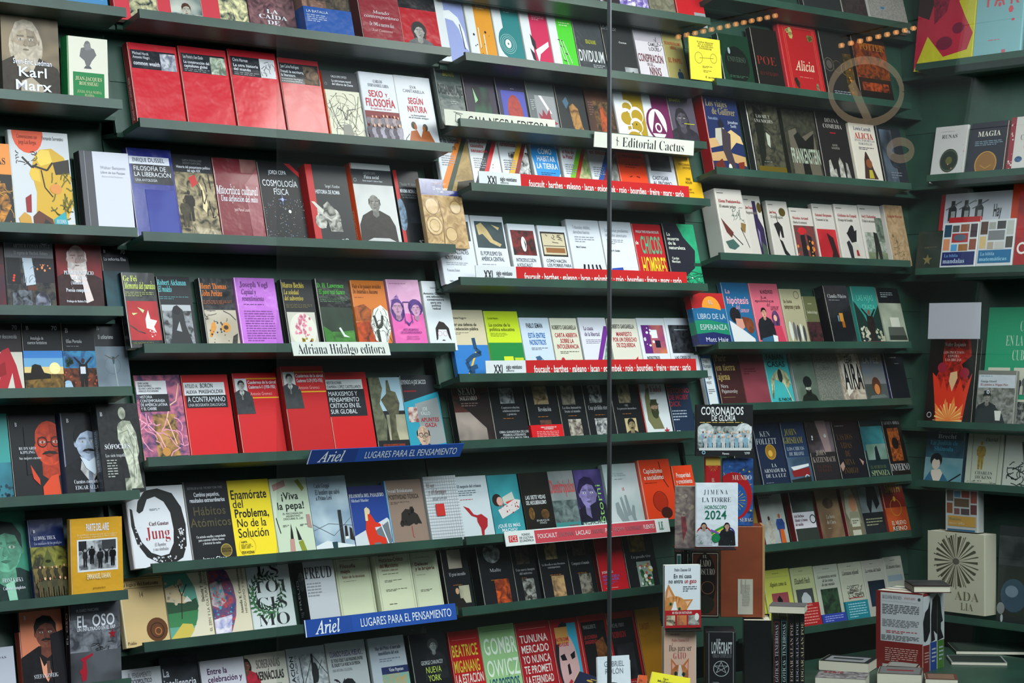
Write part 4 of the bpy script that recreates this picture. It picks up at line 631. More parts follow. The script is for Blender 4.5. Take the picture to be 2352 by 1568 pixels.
bk('grey green paperback titled DESAMBLAJE', 1019, 1078, 144, '4a5654', 't bj b8b440 .3 .12 .74 .19 GERALD RAUNIG;t bj 2c3434 .02 .32 .98 .48 DESAMBLAJE;g 9aa4a0 .44 .58 .76 .64 2', t=.02, mat='wrapped_print')
bk('dark purple paperback with green glow', 1082, 1152, 157, '2a2234', 'ns 2c6a4c 16181c .25 .28 .8 .95;p 8ab88c .28,.3 .4,.5 .3,.55;e a0d8a0 .55 .88 .08 .06;g 5a5468 .1 .75 .4 .9 5', t=.018)
bk('indigo paperback with red oval thumbprint', 1157, 1222, 163, '2a2844', 'r 4448a0 .14 .3 .98 1;ne a83c30 8a2c2c .56 .66 .26 .3;g a0a4b8 .5 .26 .7 .28 1', t=.018)
bk('grey paperback with red maple leaves picture', 1227, 1291, 168, '5c6264', 't b 8a8c28 .05 .0 .5 .14 DETALLE|INFINITO;r 8a8c90 .25 .34 .96 .95;p d8d8dc .4,.34 .5,.34 .8,.62 .7,.62;p 8a2438 .3,.62 .42,.68 .48,.56 .58,.66 .72,.54 .74,.7 .96,.78 .76,.82 .6,.9 .4,.84;g a0a4a8 .08 .42 .24 .6 6', t=.02)
bk('black paperback with bandaged wooden figure', 1294, 1358, 174, '1c2024', 'p 3a5a70 .2,.4 .35,.32 .42,.42 .3,.52;nq a87c44 5a3c20 .4,.48 .56,.42 .72,.5 .78,.78 .88,.92 .6,.95 .46,.8;p 14161a .3,.52 .42,.46 .4,.6', t=.018)
bk('brown paperback with robed orange figure', 1362, 1424, 182, '3a2420', 'ns 4a2c20 241a18 0 0 1 1;nf 6a4a28 241c14 .25 .34 .95 .98;nq b05024 6a2c18 .48,.44 .6,.42 .7,.6 .74,.9 .4,.92;p 3a4a2c .25,.85 .95,.85 .95,.98 .25,.98;g 6a4c40 .06 .36 .24 .6 6', t=.018)
cactus('white and mustard paperback with cut apples', 1428, 1493, 190, 'a08420', 'g d8c880 .45 .08 .9 .16 2;e dcdcd4 .42 .36 .2 .1;e a08420 .42 .38 .16 .075;e dcdcd4 .36 .55 .26 .15;e a08420 .37 .57 .22 .11;e dcdcd4 .72 .5 .24 .14;e a08420 .73 .52 .2 .11;e dcdcd4 .66 .68 .22 .13;e a08420 .67 .7 .18 .1;e dcdcd4 .52 .86 .28 .12;e a08420 .53 .87 .24 .09;D 2a2410 .36 .4 .74 .85 6 .03')
cactus('white and plum paperback with circled triangle', 1494, 1552, 196, '64204c', 'g b080a0 .45 .08 .9 .16 2;e 64204c .42 .62 .4 .27;e dcdcdc .46 .62 .35 .25;p 64204c .44,.4 .78,.78 .18,.78;e dcdcdc .47 .68 .13 .08;e 64204c .47 .68 .08 .05')
bk('grey purple paperback titled NO BINARIX', 1553, 1612, 200, '4c4654', 'H Lo .45 .5 .3 5a5460 2c2a30 34303a;t b b0b030 .06 .1 .5 .24 NO|BINARIX;l b0b030 .02 .06,.06 .45,.06;l b0b030 .02 .5,.58 .9,.58', t=.02)
R('C4')
dg = 'p %s .82,0 .98,0 .1,1 -.1,1;p %s .98,0 1,.0 1,.14 .26,1 .1,1;%s'
def hist(desc, xl, xr, yt, a, b_, pic, ttl_, tc_='b02030'): bk(desc, xl, xr, yt, 'cdd0d8', pic+';'+dg % (a, b_, '')+'t bl %s .06 .04 .74 %s %s;g 8a8e98 .1 .44 .5 .62 5' % (tc_, '.36' if ttl_.count('|') > 1 else '.24', ttl_), t=.018)
hist('white paperback, orange and green diagonal, old car photo', 1019, 1092, 291, 'd8781c', '2a3a28', 'nq a88c58 8a7044 1,.1 1,1 .2,1;p 2a2418 .5,.85 1,.8 1,1 .4,1', 'Historia|de la última|dictadura', '4a4c54')
hist('white paperback, black and red diagonal titled anarquismo', 1094, 1161, 299, '1c1e24', 'c01c24', 'r d0d0d4 0 0 1 1;D 1c1e22 .3 .5 1 1 30 .03', 'Cuando el|anarquismo|causaba|sensación')
hist('white paperback, yellow and maroon diagonal over crowd photo', 1164, 1229, 303, 'd8a020', '7a1418', 'nf c0c0c0 1c1e20 .3 .3 1 1;W 2a2c30 c0c0c0 .45 .7 1 .95 5', 'El discurso|criollista')
bk('blue and white paperback titled CÓMO HABITAR LA TIERRA', 1238, 1298, 309, 'c8ccd0', 'p 1c84cc .05,.1 .2,.04 .4,.1 .85,.06 1,.2 .96,.4 1,.6 .86,.7 .5,.66 .4,.74 .1,.7 .06,.5 0,.3;t b w .12 .2 .92 .56 CÓMO|HABITAR|LA TIERRA;g 10406a .25 .6 .8 .66 2;ne 8a8c90 1c1c20 .6 .84 .2 .12;t s 2a2c30 .3 .03 .7 .07 Bruno Latour', t=.018)
hist('white paperback, green and red diagonal over plant drawing', 1306, 1367, 314, '6cb020', 'a82c20', 'nq c0b48c 6a8a4a 1,.1 1,1 .2,1', '¿Quiénes|construyeron|el Río de|la Plata?')
hist('white paperback, blue and red diagonal over grey photo', 1370, 1433, 322, '244c94', '7a2028', 'nq 9a9c98 5c605c 1,.1 1,1 .2,1', 'Peronismo|en debate')
bk('bright orange paperback with bearded face lines', 1436, 1499, 330, 'e0421c', 't b 6a1c10 .06 .06 .9 .24 Psicoanálisis|y revolución;g 8a2810 .25 .34 .75 .42 2;l 5a1c14 .03 .35,.56 .45,.54;l 5a1c14 .03 .6,.54 .72,.56;p 5a1c14 .36,.82 .54,.74 .74,.82 .66,.8 .62,.95 .48,.95 .44,.8', t=.018)
bk('white paperback titled CASTIGAR AL PRÓJIMO', 1504, 1565, 336, 'c8cad4', 'ns 3a3c40 5a5c62 .1 .04 .88 .42;t sl 2a2c34 .1 .5 .8 .68 CASTIGAR|AL PRÓJIMO;g 8a8e98 .12 .72 .66 .76 2;r 3a3c40 .12 .82 .5 .85', t=.018)
bk('yellow paperback with small black print, bottom showing', 1569, 1621, 340, 'd8a81c', 't s 6a5010 .15 .25 .8 .36 PSICOANÁLISIS|SALVAJE;t b 5a4410 .3 .5 .6 .62 DENIS|HOLLIER;t s 5a4410 .3 .68 .6 .78 siglo|editores', t=.018, off=.0)
R('C5')
sx_ = 't sl 3a3e46 .1 %s .95 %s %s;g 9a9ea8 .1 .72 .66 .77 2;r 3a3e46 .12 .84 .4 .87'
bk('white paperback titled RÉGIMEN DE LAS DESIGUALDADES', 1023, 1103, 489, 'ccd0da', 'r 2c3034 .5 .1 .95 .38;t sl 3a3e46 .12 .43 .82 .66 RÉGIMEN DE LAS|DESIGUALDADES|SOLITARIAS;g 9a9ea8 .13 .69 .75 .74 2;t s 7a7e88 .12 .78 .48 .82 François Dubet;t b 2a2c30 .14 .94 .5 .96 siglo veintiuno', t=.024, off=.0)
bk('white paperback with map picture, EL POPULISMO', 1106, 1181, 494, 'ccd0da', 'ns 3a4c50 2c3c42 .1 .08 .96 .46;nq c0a878 b09868 .14,.14 .3,.1 .46,.2 .6,.34 .84,.4 .78,.44 .5,.38 .3,.26 .18,.28;p c0a878 .6,.12 .84,.16 .8,.2;t sl 3a3e46 .14 .5 .84 .66 EL POPULISMO EN|AMÉRICA CENTRAL;g 9a9ea8 .14 .69 .6 .74 2;g 9a9ea8 .2 .88 .8 .9 1', t=.018)
bk('white paperback with pale mask on red picture', 1189, 1252, 513, 'ccd0da', 'np 7a1c20 1c1012 .08 .1 .92 .5;e d8dce0 .5 .32 .09 .12;p 2a2c30 .52,.24 .58,.32 .54,.42;t sl 3a3e46 .12 .54 .84 .7 INTRODUCCIÓN|A FOUCAULT;g 9a9ea8 .14 .73 .6 .77 2;r 3a3e46 .14 .81 .36 .84', t=.018)
bk('white paperback with framed train drawing picture', 1258, 1324, 517, 'ccd0da', 'r 2a2620 .06 .1 .92 .5;r c0b498 .1 .13 .88 .47;r 8a5a34 .18 .36 .84 .44;l 3a3428 .02 .12,.33 .86,.33;k 4a4434 .15 .15 .8 .3 8 .02;t sl 3a3e46 .12 .54 .96 .75 CÓMO HACEN|LOS POBRES PARA|SOBREVIVIR;r 3a3e46 .16 .8 .42 .83', t=.018)
bk('white paperback with black tapering bars', 1327, 1401, 503, 'c8ccd6', 't sl 8a8e96 .16 .08 .72 .22 Tribunales débiles,|derechos fuertes;g 8a8e98 .18 .25 .78 .35 3;t b 3a3e46 .18 .39 .48 .42 Mark Tushnet;l 1a1c24 .06 .34,.66 .24,.98;l 1a1c24 .05 .46,.66 .42,.98;l 1a1c24 .05 .58,.66 .6,.98;l 1a1c24 .05 .7,.66 .78,.98;l 1a1c24 .05 .8,.66 .94,.98', t=.026)
bk('white paperback with broken flag of blue and red strips', 1404, 1476, 507, 'ccd0da', 't sl 8a8e96 .12 .1 .88 .24 Las cuentas pendientes|del sueño americano;g 8a8e98 .14 .27 .66 .35 3;t b 3a3e46 .16 .42 .5 .45 John H. Goldin;p 1c44a0 .14,.7 .5,.68 .54,.86 .16,.9;r b82830 .54 .72 .86 .74;r b82830 .54 .77 .84 .79;p b82830 .52,.82 .84,.86 .84,.88 .52,.86;r b82830 .2 .92 .84 .95', t=.018)
bk('red paperback titled CHICOS HOMBRES', 1478, 1544, 513, 'b01c26', 't b 4aa07c .2 .18 .9 .46 CHICOS;t b e0c030 .12 .5 .96 .8 HOMBRES;t b c8ccd0 .1 .1 .9 .14 PAULA TINO ROSA NICOLÁS;l c8ccd0 .02 .15,.86 .9,.86;e 2c7cb0 .36 .99 .14 .05;p 3aa0b0 .62,.95 .72,.98 .9,.94 .85,1 .65,1;t b e0e0d8 .02 .26 .12 .32 de', t=.02)
bk('black and green paperback titled La muerte de la naturaleza', 1549, 1621, 512, '20202c', 'nq 1c8c64 2a9c70 .45,0 1,0 1,1 .1,1 .3,.9 .5,.78 .8,.66 .9,.4 .6,.2;t bl d8dcd0 .08 .13 .6 .4 La|muerte|de la|naturaleza;t b d8dcd0 .1 .5 .36 .6 Carolyn|Merchant;k 1c3a30 .1 .72 1 1 30 .016;D d8dcc8 .3 .8 1 1 8 .02', t=.02, spine='1a1c22', off=.0)
R('C6')
bk('blue and cream paperback with snake round a pencil', 1055, 1134, 711, 'c8bca0', 'r 2c74bc 0 .5 1 1;t sl 3a3830 .06 .1 .5 .13 Adriana Puiggrós;t bl 3a3830 .07 .18 .8 .3 Por una defensa de|la educación pública;g 8a8470 .08 .32 .5 .36 2;l d8b040 .05 .66,.56 .28,.96;l 1c4468 .1 .6,.4 .62,.56 .76,.62 .5,.66 .3,.74 .36,.84 .6,.8;l 1c4468 .08 .5,.88 .34,.86 .4,.92', t=.02, spine='2c74bc')
bk('lime and green paperback with yellow binders', 1137, 1214, 714, 'bcd024', 'r 1c7c3c 0 .46 1 1;t sl 3a4410 .08 .09 .4 .12 Cecilia Neesin;t bl 5a6414 .09 .17 .84 .3 La cocina de la|política educativa;g 8a9a20 .1 .32 .6 .38 3;r c4d02c .38 .66 .66 .98;r b0c028 .7 .68 .96 .98;e d8dcd0 .5 .76 .06 .04;e d8dcd0 .82 .78 .06 .04', t=.018)
bk('pale blue paperback with coiled blue snake', 1216, 1283, 729, 'bcc8d8', 't bj 2a3040 .2 .09 .76 .17 PABLO SEMÁN;t b 1c64ac .22 .24 .8 .46 ESTÁ ENTRE|NOSOTROS;g 6a7488 .26 .49 .84 .54 2;p 3c5c7c .34,.64 .5,.62 .62,.7 .6,.85 .85,.88 .9,1 .3,1 .3,.9 .5,.84 .5,.74 .4,.7;l b0c4d4 .03 .55,.68 .56,.82 .7,.92;l b02830 .02 .28,.8 .38,.68', t=.02)
bk('cream paperback titled CARTA ABIERTA in red', 1286, 1347, 730, 'cac8b8', 't bj 3a3830 .04 .12 .94 .19 ROBERTO GARGARELLA;t b a8242c .1 .24 .94 .52 CARTA ABIERTA|SOBRE LA|INTOLERANCIA;g 6a6858 .2 .55 .9 .6 2;p 2a2c28 .3,.82 .5,.78 .6,.68 .72,.76 .8,.96 .6,1 .5,.86;e b03038 .26 .7 .07 .05', t=.02)
bk('white paperback with purple diagonal stripe', 1352, 1414, 729, 'ccccd8', 'nq 8aa89c 5a6a5a .9,.4 1,.3 1,1 .5,1;p 6a2c88 .9,.14 1,.14 1,.26 .4,.98 .26,.98;t sl 5a3a68 .14 .13 .7 .32 La causa|de la libertad;g 9a94a8 .16 .36 .7 .44 3', t=.016)
bk('cream paperback titled MANIFIESTO with torn red flag', 1419, 1484, 731, 'ccc8bc', 't bj 3a3830 .04 .1 .9 .17 ROBERTO GARGARELLA;t b a8242c .08 .22 .92 .5 MANIFIESTO|POR UN DERECHO|DE IZQUIERDA;p b42028 .2,.8 .4,.74 .66,.74 .86,.64 .8,.86 .78,1 .3,1 .26,.9', t=.018)
bk('white paperback with purple and orange icon picture', 1486, 1549, 730, 'ccd0d8', 'ns 7a2c6c d88430 .12 .12 .92 .6;r 5a2470 .12 .12 .4 .6;D d8dce0 .15 .15 .5 .55 10 .04;r d8dce0 .44 .2 .66 .34;r 20182a .54 .38 .72 .5;t bl 3a3e46 .14 .64 .76 .78 NOSOTROS|CONTRA ELLOS;g 9a9ea8 .16 .82 .8 .86 2', t=.018)
bk('white paperback with dark blurred photo, LAS CRISIS', 1550, 1612, 730, 'c8ccd6', 'nf 3a3c44 17181e .1 .12 .94 .6;l 9aa0a8 .02 .3,.2 .8,.2;t bl 3a3e46 .14 .64 .88 .78 LAS CRISIS DE|LA DEMOCRACIA;g 9a9ea8 .18 .82 .7 .86 2', t=.018)
R('C7')
fce = 'r 16181c 0 0 1 1;'
bk('dark paperback with bare shoulder, SEXO SOLITARIO', 1058, 1141, 872, '2c1e1c', 'ns 5a2c24 241a1c 0 .05 1 .7;ns 9a8c84 6a605c .0 .5 .8 1;p 221818 0,.3 .4,.5 .8,.75 1,1 1,.2;ns 5a2c24 3a201c 0 .05 .75 .3;t f d0ccc8 .16 .12 .64 .24 SEXO;t f d0ccc8 .18 .25 .66 .32 SOLITARIO;g 8a706c .2 .36 .66 .43 2', t=.03, spine='14161a')
def bw(desc, xl, xr, yt, top, bot, ttl_, **k): bk(desc, xl, xr, yt, '15171b', '%s;t F b8b8bc %s;g a8682c .3 .58 .8 .6 1;%s' % (top, ttl_, bot), **k)
bw('black paperback with grey writing above, white caps below', 1142, 1220, 880, 'nf a0a4a8 3a3c40 .3 .08 .72 .34', 't b b0b4b8 .12 .78 .98 .98 OBRA GANADORA DE LOS|PREMIOS LITERARIOS|CATEGORÍA MEJOR OBRA|DE INVESTIGACIÓN', '.3 .38 .84 .54 Contrarrevolución,|colaboracionismo|y protesta', t=.02)
bw('black paperback with red paper band, titled Revolución', 1224, 1296, 876, 'np b09c74 4a3424 .26 .06 .72 .38', 'np 6a4438 241a18 .34 .64 .7 .74', '.34 .42 .76 .5 Revolución', t=.024, band=(.72, 1.0, 'c41820', 't b e8d8d8 .3 .1 .8 .3 OBRA GANADORA DE|LOS PREMIOS;g e09090 .15 .38 .85 .85 5'))
bw('black paperback, two tall grey museum photos', 1298, 1357, 874, 'np 9a9484 4a443c .16 .06 .66 .4', 'nf b0a89c 4a3e3a .26 .64 .76 .98', '.12 .42 .85 .54 La ética humanista|frente al mundo', t=.018)
bw('black paperback titled Una pérdida eterna', 1358, 1420, 873, 'nf 9a9a9c 1c1c20 .2 .06 .66 .38', 'nf b8b8b8 3a3c40 .26 .64 .72 .98', '.1 .42 .9 .5 Una pérdida eterna', t=.018)
bw('black paperback titled 1983, moustached man below', 1421, 1484, 871, 'np a09070 2c3430 .26 .06 .7 .4', 'r b0a078 .34 .66 .76 .98;H Mo .56 .78 .2 a08c68 1c1a18 2a2a28', '.14 .42 .84 .52 1983|Un proyecto inconcluso', t=.018)
bk('white paperback with soldier in cap raising an arm', 1488, 1548, 873, 'c4c8cc', 't F a8242c .4 .1 .84 .22 Fidel;p 6a6848 .16,.3 .28,.1 .36,.14 .34,.4 .5,.44 .56,.6 .7,.86 .3,.86 .14,.7;p b08c70 .24,.02 .34,.02 .34,.14 .26,.16;H Dh .46 .48 .22 b08c70 3a4028 -;S a02430 .78 .9 .11;g 8a8c90 .3 .24 .84 .26 1', t=.024, spine='8a1820')
bk('dark blue paperback titled EL RETORNO in red', 1552, 1602, 870, '1c2c44', 't bl a82c38 .0 .04 1 .5 EL|RETORNO|DE MOBY|DICK;g a0a8b8 .05 .55 .7 .75 4;g c0c4c8 .1 .9 .5 .93 1', t=.018)
R('C8')
bk('white paperback with red map of south america', 1068, 1139, 1095, 'bcc4ca', 't fl 3a4450 .02 .13 .8 .18 El negocio del crimen;g 6a7480 .04 .22 .6 .32 3;g b83040 .06 .36 .55 .38 1;p 9c2028 .12,.46 .3,.5 .42,.6 .56,.62 .62,.72 .54,.66 .34,.62;p 9c2028 .5,.62 .66,.6 .84,.68 .8,.8 .68,.86 .64,.98 .58,.98 .58,.82 .5,.72', t=.018)
bk('teal paperback with reclining woman in spotted dress', 1141, 1210, 1092, '3c98a0', 'ns 3c98a0 2c7c88 0 0 1 1;e 2a1c1c .22 .4 .16 .1;e c8988c .3 .42 .1 .07;p b8bcb4 .4,.36 .75,.28 .8,.4 .6,.48 .42,.46;p c03c38 .48,.44 .8,.4 .9,.46 .6,.52;p c8c0c0 .2,.56 .8,.4 .98,.42 .9,.56 .3,.7;D a02c30 .25 .45 .9 .62 20 .02;t b w .1 .78 .84 .92 ¿QUÉ ES MÁS|MACHO?;g a0d0d0 .3 .94 .8 .97 2', t=.018)
bk('black paperback titled LAS SIETE VIDAS', 1214, 1280, 1087, '121314', 'D 7a5a2c .1 .1 .9 .3 10 .04;D 6a4a24 .1 .5 .9 .95 8 .07;ns 1c1814 0e0f10 0 0 1 1;ne 8a6430 1a1612 .24 .66 .1 .1;ne 7a5428 1a1612 .7 .68 .14 .08;t bj c8ccd0 .1 .36 .8 .53 LAS SIETE VIDAS|DEL NEOLIBERALISMO;t b a0a4a8 .36 .76 .8 .84 ENRIQUE|FINO', t=.024)
bk('grey sea view paperback with red title', 1281, 1338, 1083, '6c7474', 'ns 8a8c8c 70787a 0 0 1 .5;np 6a7878 3a4848 0 .48 1 .86;r 3a7c7c 0 .84 1 1;t bj b84448 .0 .14 .98 .36 Demitrópulos;t bj 9a2c34 .5 .88 .9 .98 UN PIANO|BAHÍA', t=.02)
bk('purple tinted paperback with woman gazing, green upright lettering', 1340, 1402, 1080, '3c3064', 'ns 5a4c8c 2c2450 0 0 1 1;H Lo .4 .4 .48 8c80b8 2a2248 1c1a2c;p 1c1a2c .4,.6 .8,.5 1,.6 1,1 .4,1;t sv 7ab060 .68 .25 .88 .9 Storni;r 2c4c4c 0 .86 1 1;t bj d0d4d0 .04 .87 .96 .97 INSTANTÁNEAS', t=.02)
bk('pale grey paperback with reaching grey hand', 1408, 1484, 1067, '9cacae', 'ns a0b0b0 b8bcc0 0 0 1 1;t F 6a7478 .2 .14 .66 .2 El cuarto|de la estrella;g 6a7478 .3 .24 .7 .26 1;t b b03c40 .46 .38 .54 .43 15;p 7c868a .2,.62 .3,.6 .4,.8 .42,.86 .36,.54 .42,.52 .52,.8 .5,.5 .56,.5 .64,.78 .7,.66 .76,.68 .74,.86 .8,1 .95,1.2 .5,1.2 .4,1 .2,.78;p 9ca6aa .5,.84 .62,.82 .7,1 .6,1.1', t=.024)
bk('orange book titled Capitalismo o socialismo', 1491, 1562, 1057, 'd43c18', 't b e0d8d0 .1 .13 .74 .33 Capitalismo|o socialismo;g 6a1c10 .1 .36 .6 .38 1;e a82810 .5 .66 .24 .14;c 6a1c10 .5 .66 .24 .02;e 3c1410 .64 .84 .18 .09;l 3c1410 .02 .66,.04 .7,.3 .84,.45', t=.035, spine='d86858')
bk('orange paperback titled Prosperidad, dark strip at side', 1566, 1612, 1070, 'd43c18', 't b e0d8d0 .1 .12 .9 .34 Prosperidad|y crecimiento;g 6a1c10 .1 .38 .6 .4 1', t=.024)
R('C9')
bw('black paperback titled El gran incendio, pale sketch', 1033, 1092, 1262, 'ns b0a494 8a7c6c .24 .02 .76 .32', 'ns a8a48c 6a6a58 .5 .6 .9 .88;p 1c1816 .2,.98 .3,.8 .6,.8 .8,.98;e b89070 .42 .68 .07 .05', '.2 .38 .84 .44 El gran incendio', t=.024, off=.006)
bw('thick black paperback with swirling grey oval', 1115, 1190, 1250, 'ne a8acb0 2c2e32 .45 .16 .26 .16', 'np c05020 4a1c18 .4 .58 .84 .96', '.3 .4 .66 .46 Malte', t=.045)
bw('black paperback with dim hunting scene', 1192, 1246, 1247, 'np 5a4a48 2a2628 .2 .02 .76 .36', 'nf 9a9a94 2c2a28 .3 .6 .8 .96', '.1 .42 .9 .54 Una nueva imagen|del universo', t=.018)
bw('thick black paperback with cockerel picture', 1253, 1318, 1243, 'np b09868 2c241c .26 .02 .68 .32', 'np c09868 6a5440 .34 .6 .78 .97', '.08 .38 .9 .48 La filosofía es una literatura|contemporánea', t=.03)
bw('black paperback titled Comparar el mundo', 1320, 1374, 1241, 'np 5a4c48 241e1e .24 .02 .8 .28', 'nf 8a8478 3a342c .34 .6 .84 .97', '.12 .38 .86 .44 Comparar el mundo', t=.018)
bk('bright red paperback titled HISTORIAS DE LA ALIMENTACIÓN', 1385, 1447, 1235, 'b81824', 't b e0d8d8 .1 .6 .5 .64 JACQUES ATTALI;t bl 6a6cc0 .1 .67 .72 .78 HISTORIAS DE LA|ALIMENTACIÓN;g 8a5090 .1 .8 .6 .85 2;l d8c0c0 .01 .15,.9 .6,.9', t=.022, spine='6a1420')
bw('black paperback with colourful patchwork village', 1449, 1518, 1228, 'np b08c3c 4a3c1c .2 .02 .72 .32', 'r 8a9a90 .34 .5 .8 .96;D 2a5a34 .36 .6 .8 .95 14 .06;D c8b040 .36 .55 .8 .95 9 .05;D b83c30 .36 .55 .8 .95 6 .04;D d8d8d8 .36 .6 .8 .95 9 .05', '.2 .38 .84 .44 Un pasado vivo', t=.02)
R('C10')
bk('red paperback titled LA ESTACIÓN DE LOS CIRUELOS', 1060, 1129, 1452, 'b81c20', 't bj d8c040 .04 .14 .9 .5 BEATRICE|MIGANANG;t bj e0d8d0 .04 .48 .96 .76 LA ESTACIÓN|DE LOS CIRUELOS;l d88080 .01 .1,.1 .9,.1;g 5a1c60 .1 .82 .9 .9 3', t=.016)
bk('light green paperback with tall white letters', 1131, 1212, 1440, '94bc84', 'l 5a8a6a .01 .1,.06 .95,.06;t bj d8e4d4 .06 .12 .98 .62 GOMBR|OWICZ;t bj 1c4c6c .08 .6 .92 .74 LOS POSEÍDOS;l 5a8a6a .01 .1,.84 .95,.82', t=.02)
bk('dark red paperback with crowded white capital letters', 1214, 1291, 1432, 'a01c24', 't bj e0d4d0 .08 .14 .9 .74 TUNUNA|MERCADO|YO NUNCA|TE PROMETÍ|LA ETERNIDAD;l d08080 .01 .1,.08 .9,.08;l d08080 .01 .1,.84 .9,.82', t=.02)
bk('red paperback with blue and pink graphic face', 1293, 1356, 1424, 'a81c24', 'e 22242a .48 .5 .44 .46;r 3a9cb8 .6 .06 .92 .8;e c8a0a0 .48 .58 .34 .4;r c08c4c .14 .1 .6 .3;t b b82430 .14 .22 .6 .34 NOTRE-DAME|DES-FLEURS;p 1c1c20 .2,.44 .36,.42 .42,.5 .24,.5;p 1c1c20 .56,.44 .74,.4 .72,.48 .6,.5;p 1c1c20 .4,.56 .48,.54 .5,.66 .4,.68;p b82c3c .32,.78 .44,.73 .56,.78 .44,.84', t=.02)
bk('red framed dark paperback with long blonde hair', 1358, 1421, 1415, 'b01c22', 'r 1c1a1e .08 .08 .94 .9;nq 8a5430 3a2018 .5,.34 .8,.28 .94,.5 .94,.9 .5,.88;t s a0a0a0 .14 .12 .6 .17 MARGUERITE;t bj a83034 .12 .24 .6 .36 LA CONDESA|SANGRIENTA', t=.02)
bk('red framed black paperback with grey ghostly shape', 1423, 1486, 1408, 'b81c20', 'r 1c1c22 .08 .08 .94 .84;t s a0a0a0 .12 .14 .6 .19 MICHEL PERRY;t bj b02c30 .12 .24 .6 .32 ROBINSON;ns 3c3c44 1c1c22 .2 .4 .8 .84;g d8a0a0 .4 .87 .9 .95 3', t=.02)
bk('mustard paperback with thin red side', 1489, 1545, 1400, 'c88a20', 't b a8581c .1 .18 .5 .26 EL BANQUETE;g b8741c .1 .32 .4 .36 2', t=.02, spine='8a1820')
# ============================================================ signs and strips
def sign(desc, led, xl, xr, y0_, y1_, lean, gap, board, art, name='shelf_sign', t=.003, roll=0):
    Y = LG[led].P-gap; X0, X1 = on_y(xl, Y), on_y(xr, Y); P0 = Vector((X0, Y, height_at(xl, y1_, X0, Y)))
    ph = math.radians(lean); N = Vector((0, -math.cos(ph), math.sin(ph))); U = Vector((0, math.sin(ph), math.cos(ph)))
    g = HY-y0_; H_ = (g*depth(P0)-F*(P0.z-HC))/(F*U.z-g*depth(U)); W_ = X1-X0
    M = Matrix(((1, 0, 0), U, N)).transposed().to_4x4(); M.translation = P0
    if roll: M = M @ Matrix.Rotation(math.radians(roll), 4, 'Z')
    e = empty(name, M, desc, 'sign', None); m = MB(); m.box(0, 0, -t, W_, H_, 0, col(board)); m.build('board', ['matte_print'], e, True, .0004)
    a = Art(W_, H_, 'matte_print', 5); a.run(art); a.build(e); return e
sign('white sign with thin black capitals half hidden behind a ledge lip', 'C3', 1023, 1278, 250, 287, 8, -.0105, 'ccccc0', 't s 22242a .2 .26 .94 .86 CAJA NEGRA EDITORA;l 2a2c30 .004 .1,.2 .14,.3 .13,.8 .09,.72 .1,.2;l 2a2c30 .004 .08,.12 .16,.22')
sign('white sign with black serif lettering covering the ledge above orange book', 'C3', 1364, 1593, 302, 337, -4, .012, 'ccccc4', 't F 22242a .27 .16 .9 .84 Editorial Cactus;l 22242a .006 .22,.2 .225,.8;l 22242a .004 .21,.4 .24,.5')
sign('white sign with black serif lettering hanging below the flower-plate book', 'B4', 675, 898, 785, 817, 20, .014, 'cccfca', 't F 22242a .05 .12 .95 .9 Adriana Hidalgo editora')
def xxi(desc, led, xa, xb, xc, y0_, y1_, gap=-.0108):
    f = (xb-xa)/(xc-xa)
    sign(desc, led, xa, xc, y0_, y1_, 6, gap, 'ccd0d4', 'r b4181c %s 0 1 1;' % f+'t b 2a2c30 %s .3 %s .62 siglo veintiuno;t s 6a6e74 %s .62 %s .82 editores;t B 22242a %s .3 %s .9 XXI;' % (f*.5, f*.9, f*.5, f*.7, f*.2, f*.42)+'t bl e0dcdc %s .38 .97 .92 foucault · barthes · galeano · lacan · golombek · rojo · bourdieu · freire · marx · sarlo' % (f+.035), name='name_strip')
xxi('red and white strip of authors on ledge below the diagonal-stripe books', 'C4', 1101, 1190, 1584, 392, 424)
xxi('red and white strip of authors on ledge below CHICOS HOMBRES', 'C5', 1094, 1180, 1579, 609, 644)
xxi('red and white strip of authors on ledge below snake-and-pencil book', 'C6', 1117, 1202, 1600, 828, 860)
ar_ = 'r 1c4a9c 0 0 1 1;r %s 0 0 .3 1;r d0d4da 0 0 .006 1;t I dce0e8 .07 .12 .22 .9 Ariel;t sj dce0e8 .35 .26 .965 .78 LUGARES PARA EL PENSAMIENTO'
sign('blue sign reading LUGARES PARA EL PENSAMIENTO below the red notebooks', 'B5', 704, 1056, 1034, 1066, -28, .014, '2450a0', ar_ % '1c3c84')
sign('blue sign reading LUGARES PARA EL PENSAMIENTO below the cream books', 'B7', 703, 1050, 1424, 1464, 12, .012, '1c54b0', ar_ % '1a4494')
sign('pale red strip with white ends, sloping below the sea view book', 'C8', 1163, 1540, 1221, 1255, 14, .017, 'ccd0d0', 'r b43c48 .17 .08 .91 .97;r c02c34 .02 .3 .07 .75;t s ccd0d0 .025 .34 .065 .7 FCE;t s 3a3c40 .08 .2 .16 .82 FONDO|DE CULTURA|ECONÓMICA;t s e0d8d8 .185 .34 .3 .66 FOUCAULT;t s 8a5c64 .31 .34 .4 .66 BAUMAN;t s e0d8d8 .41 .34 .5 .66 LACLAU;t s 8a5c64 .51 .34 .58 .66 SARTRE;t s e0d8d8 .59 .34 .63 .66 PAZ;t s a8747c .64 .34 .71 .66 FROMM;t s 8a5c64 .72 .34 .82 .66 SCHOPENHAUER;t s e0d8d8 .83 .34 .9 .66 FUENTES;t f 2c6c50 .93 .2 .96 .8 LE', name='name_strip')
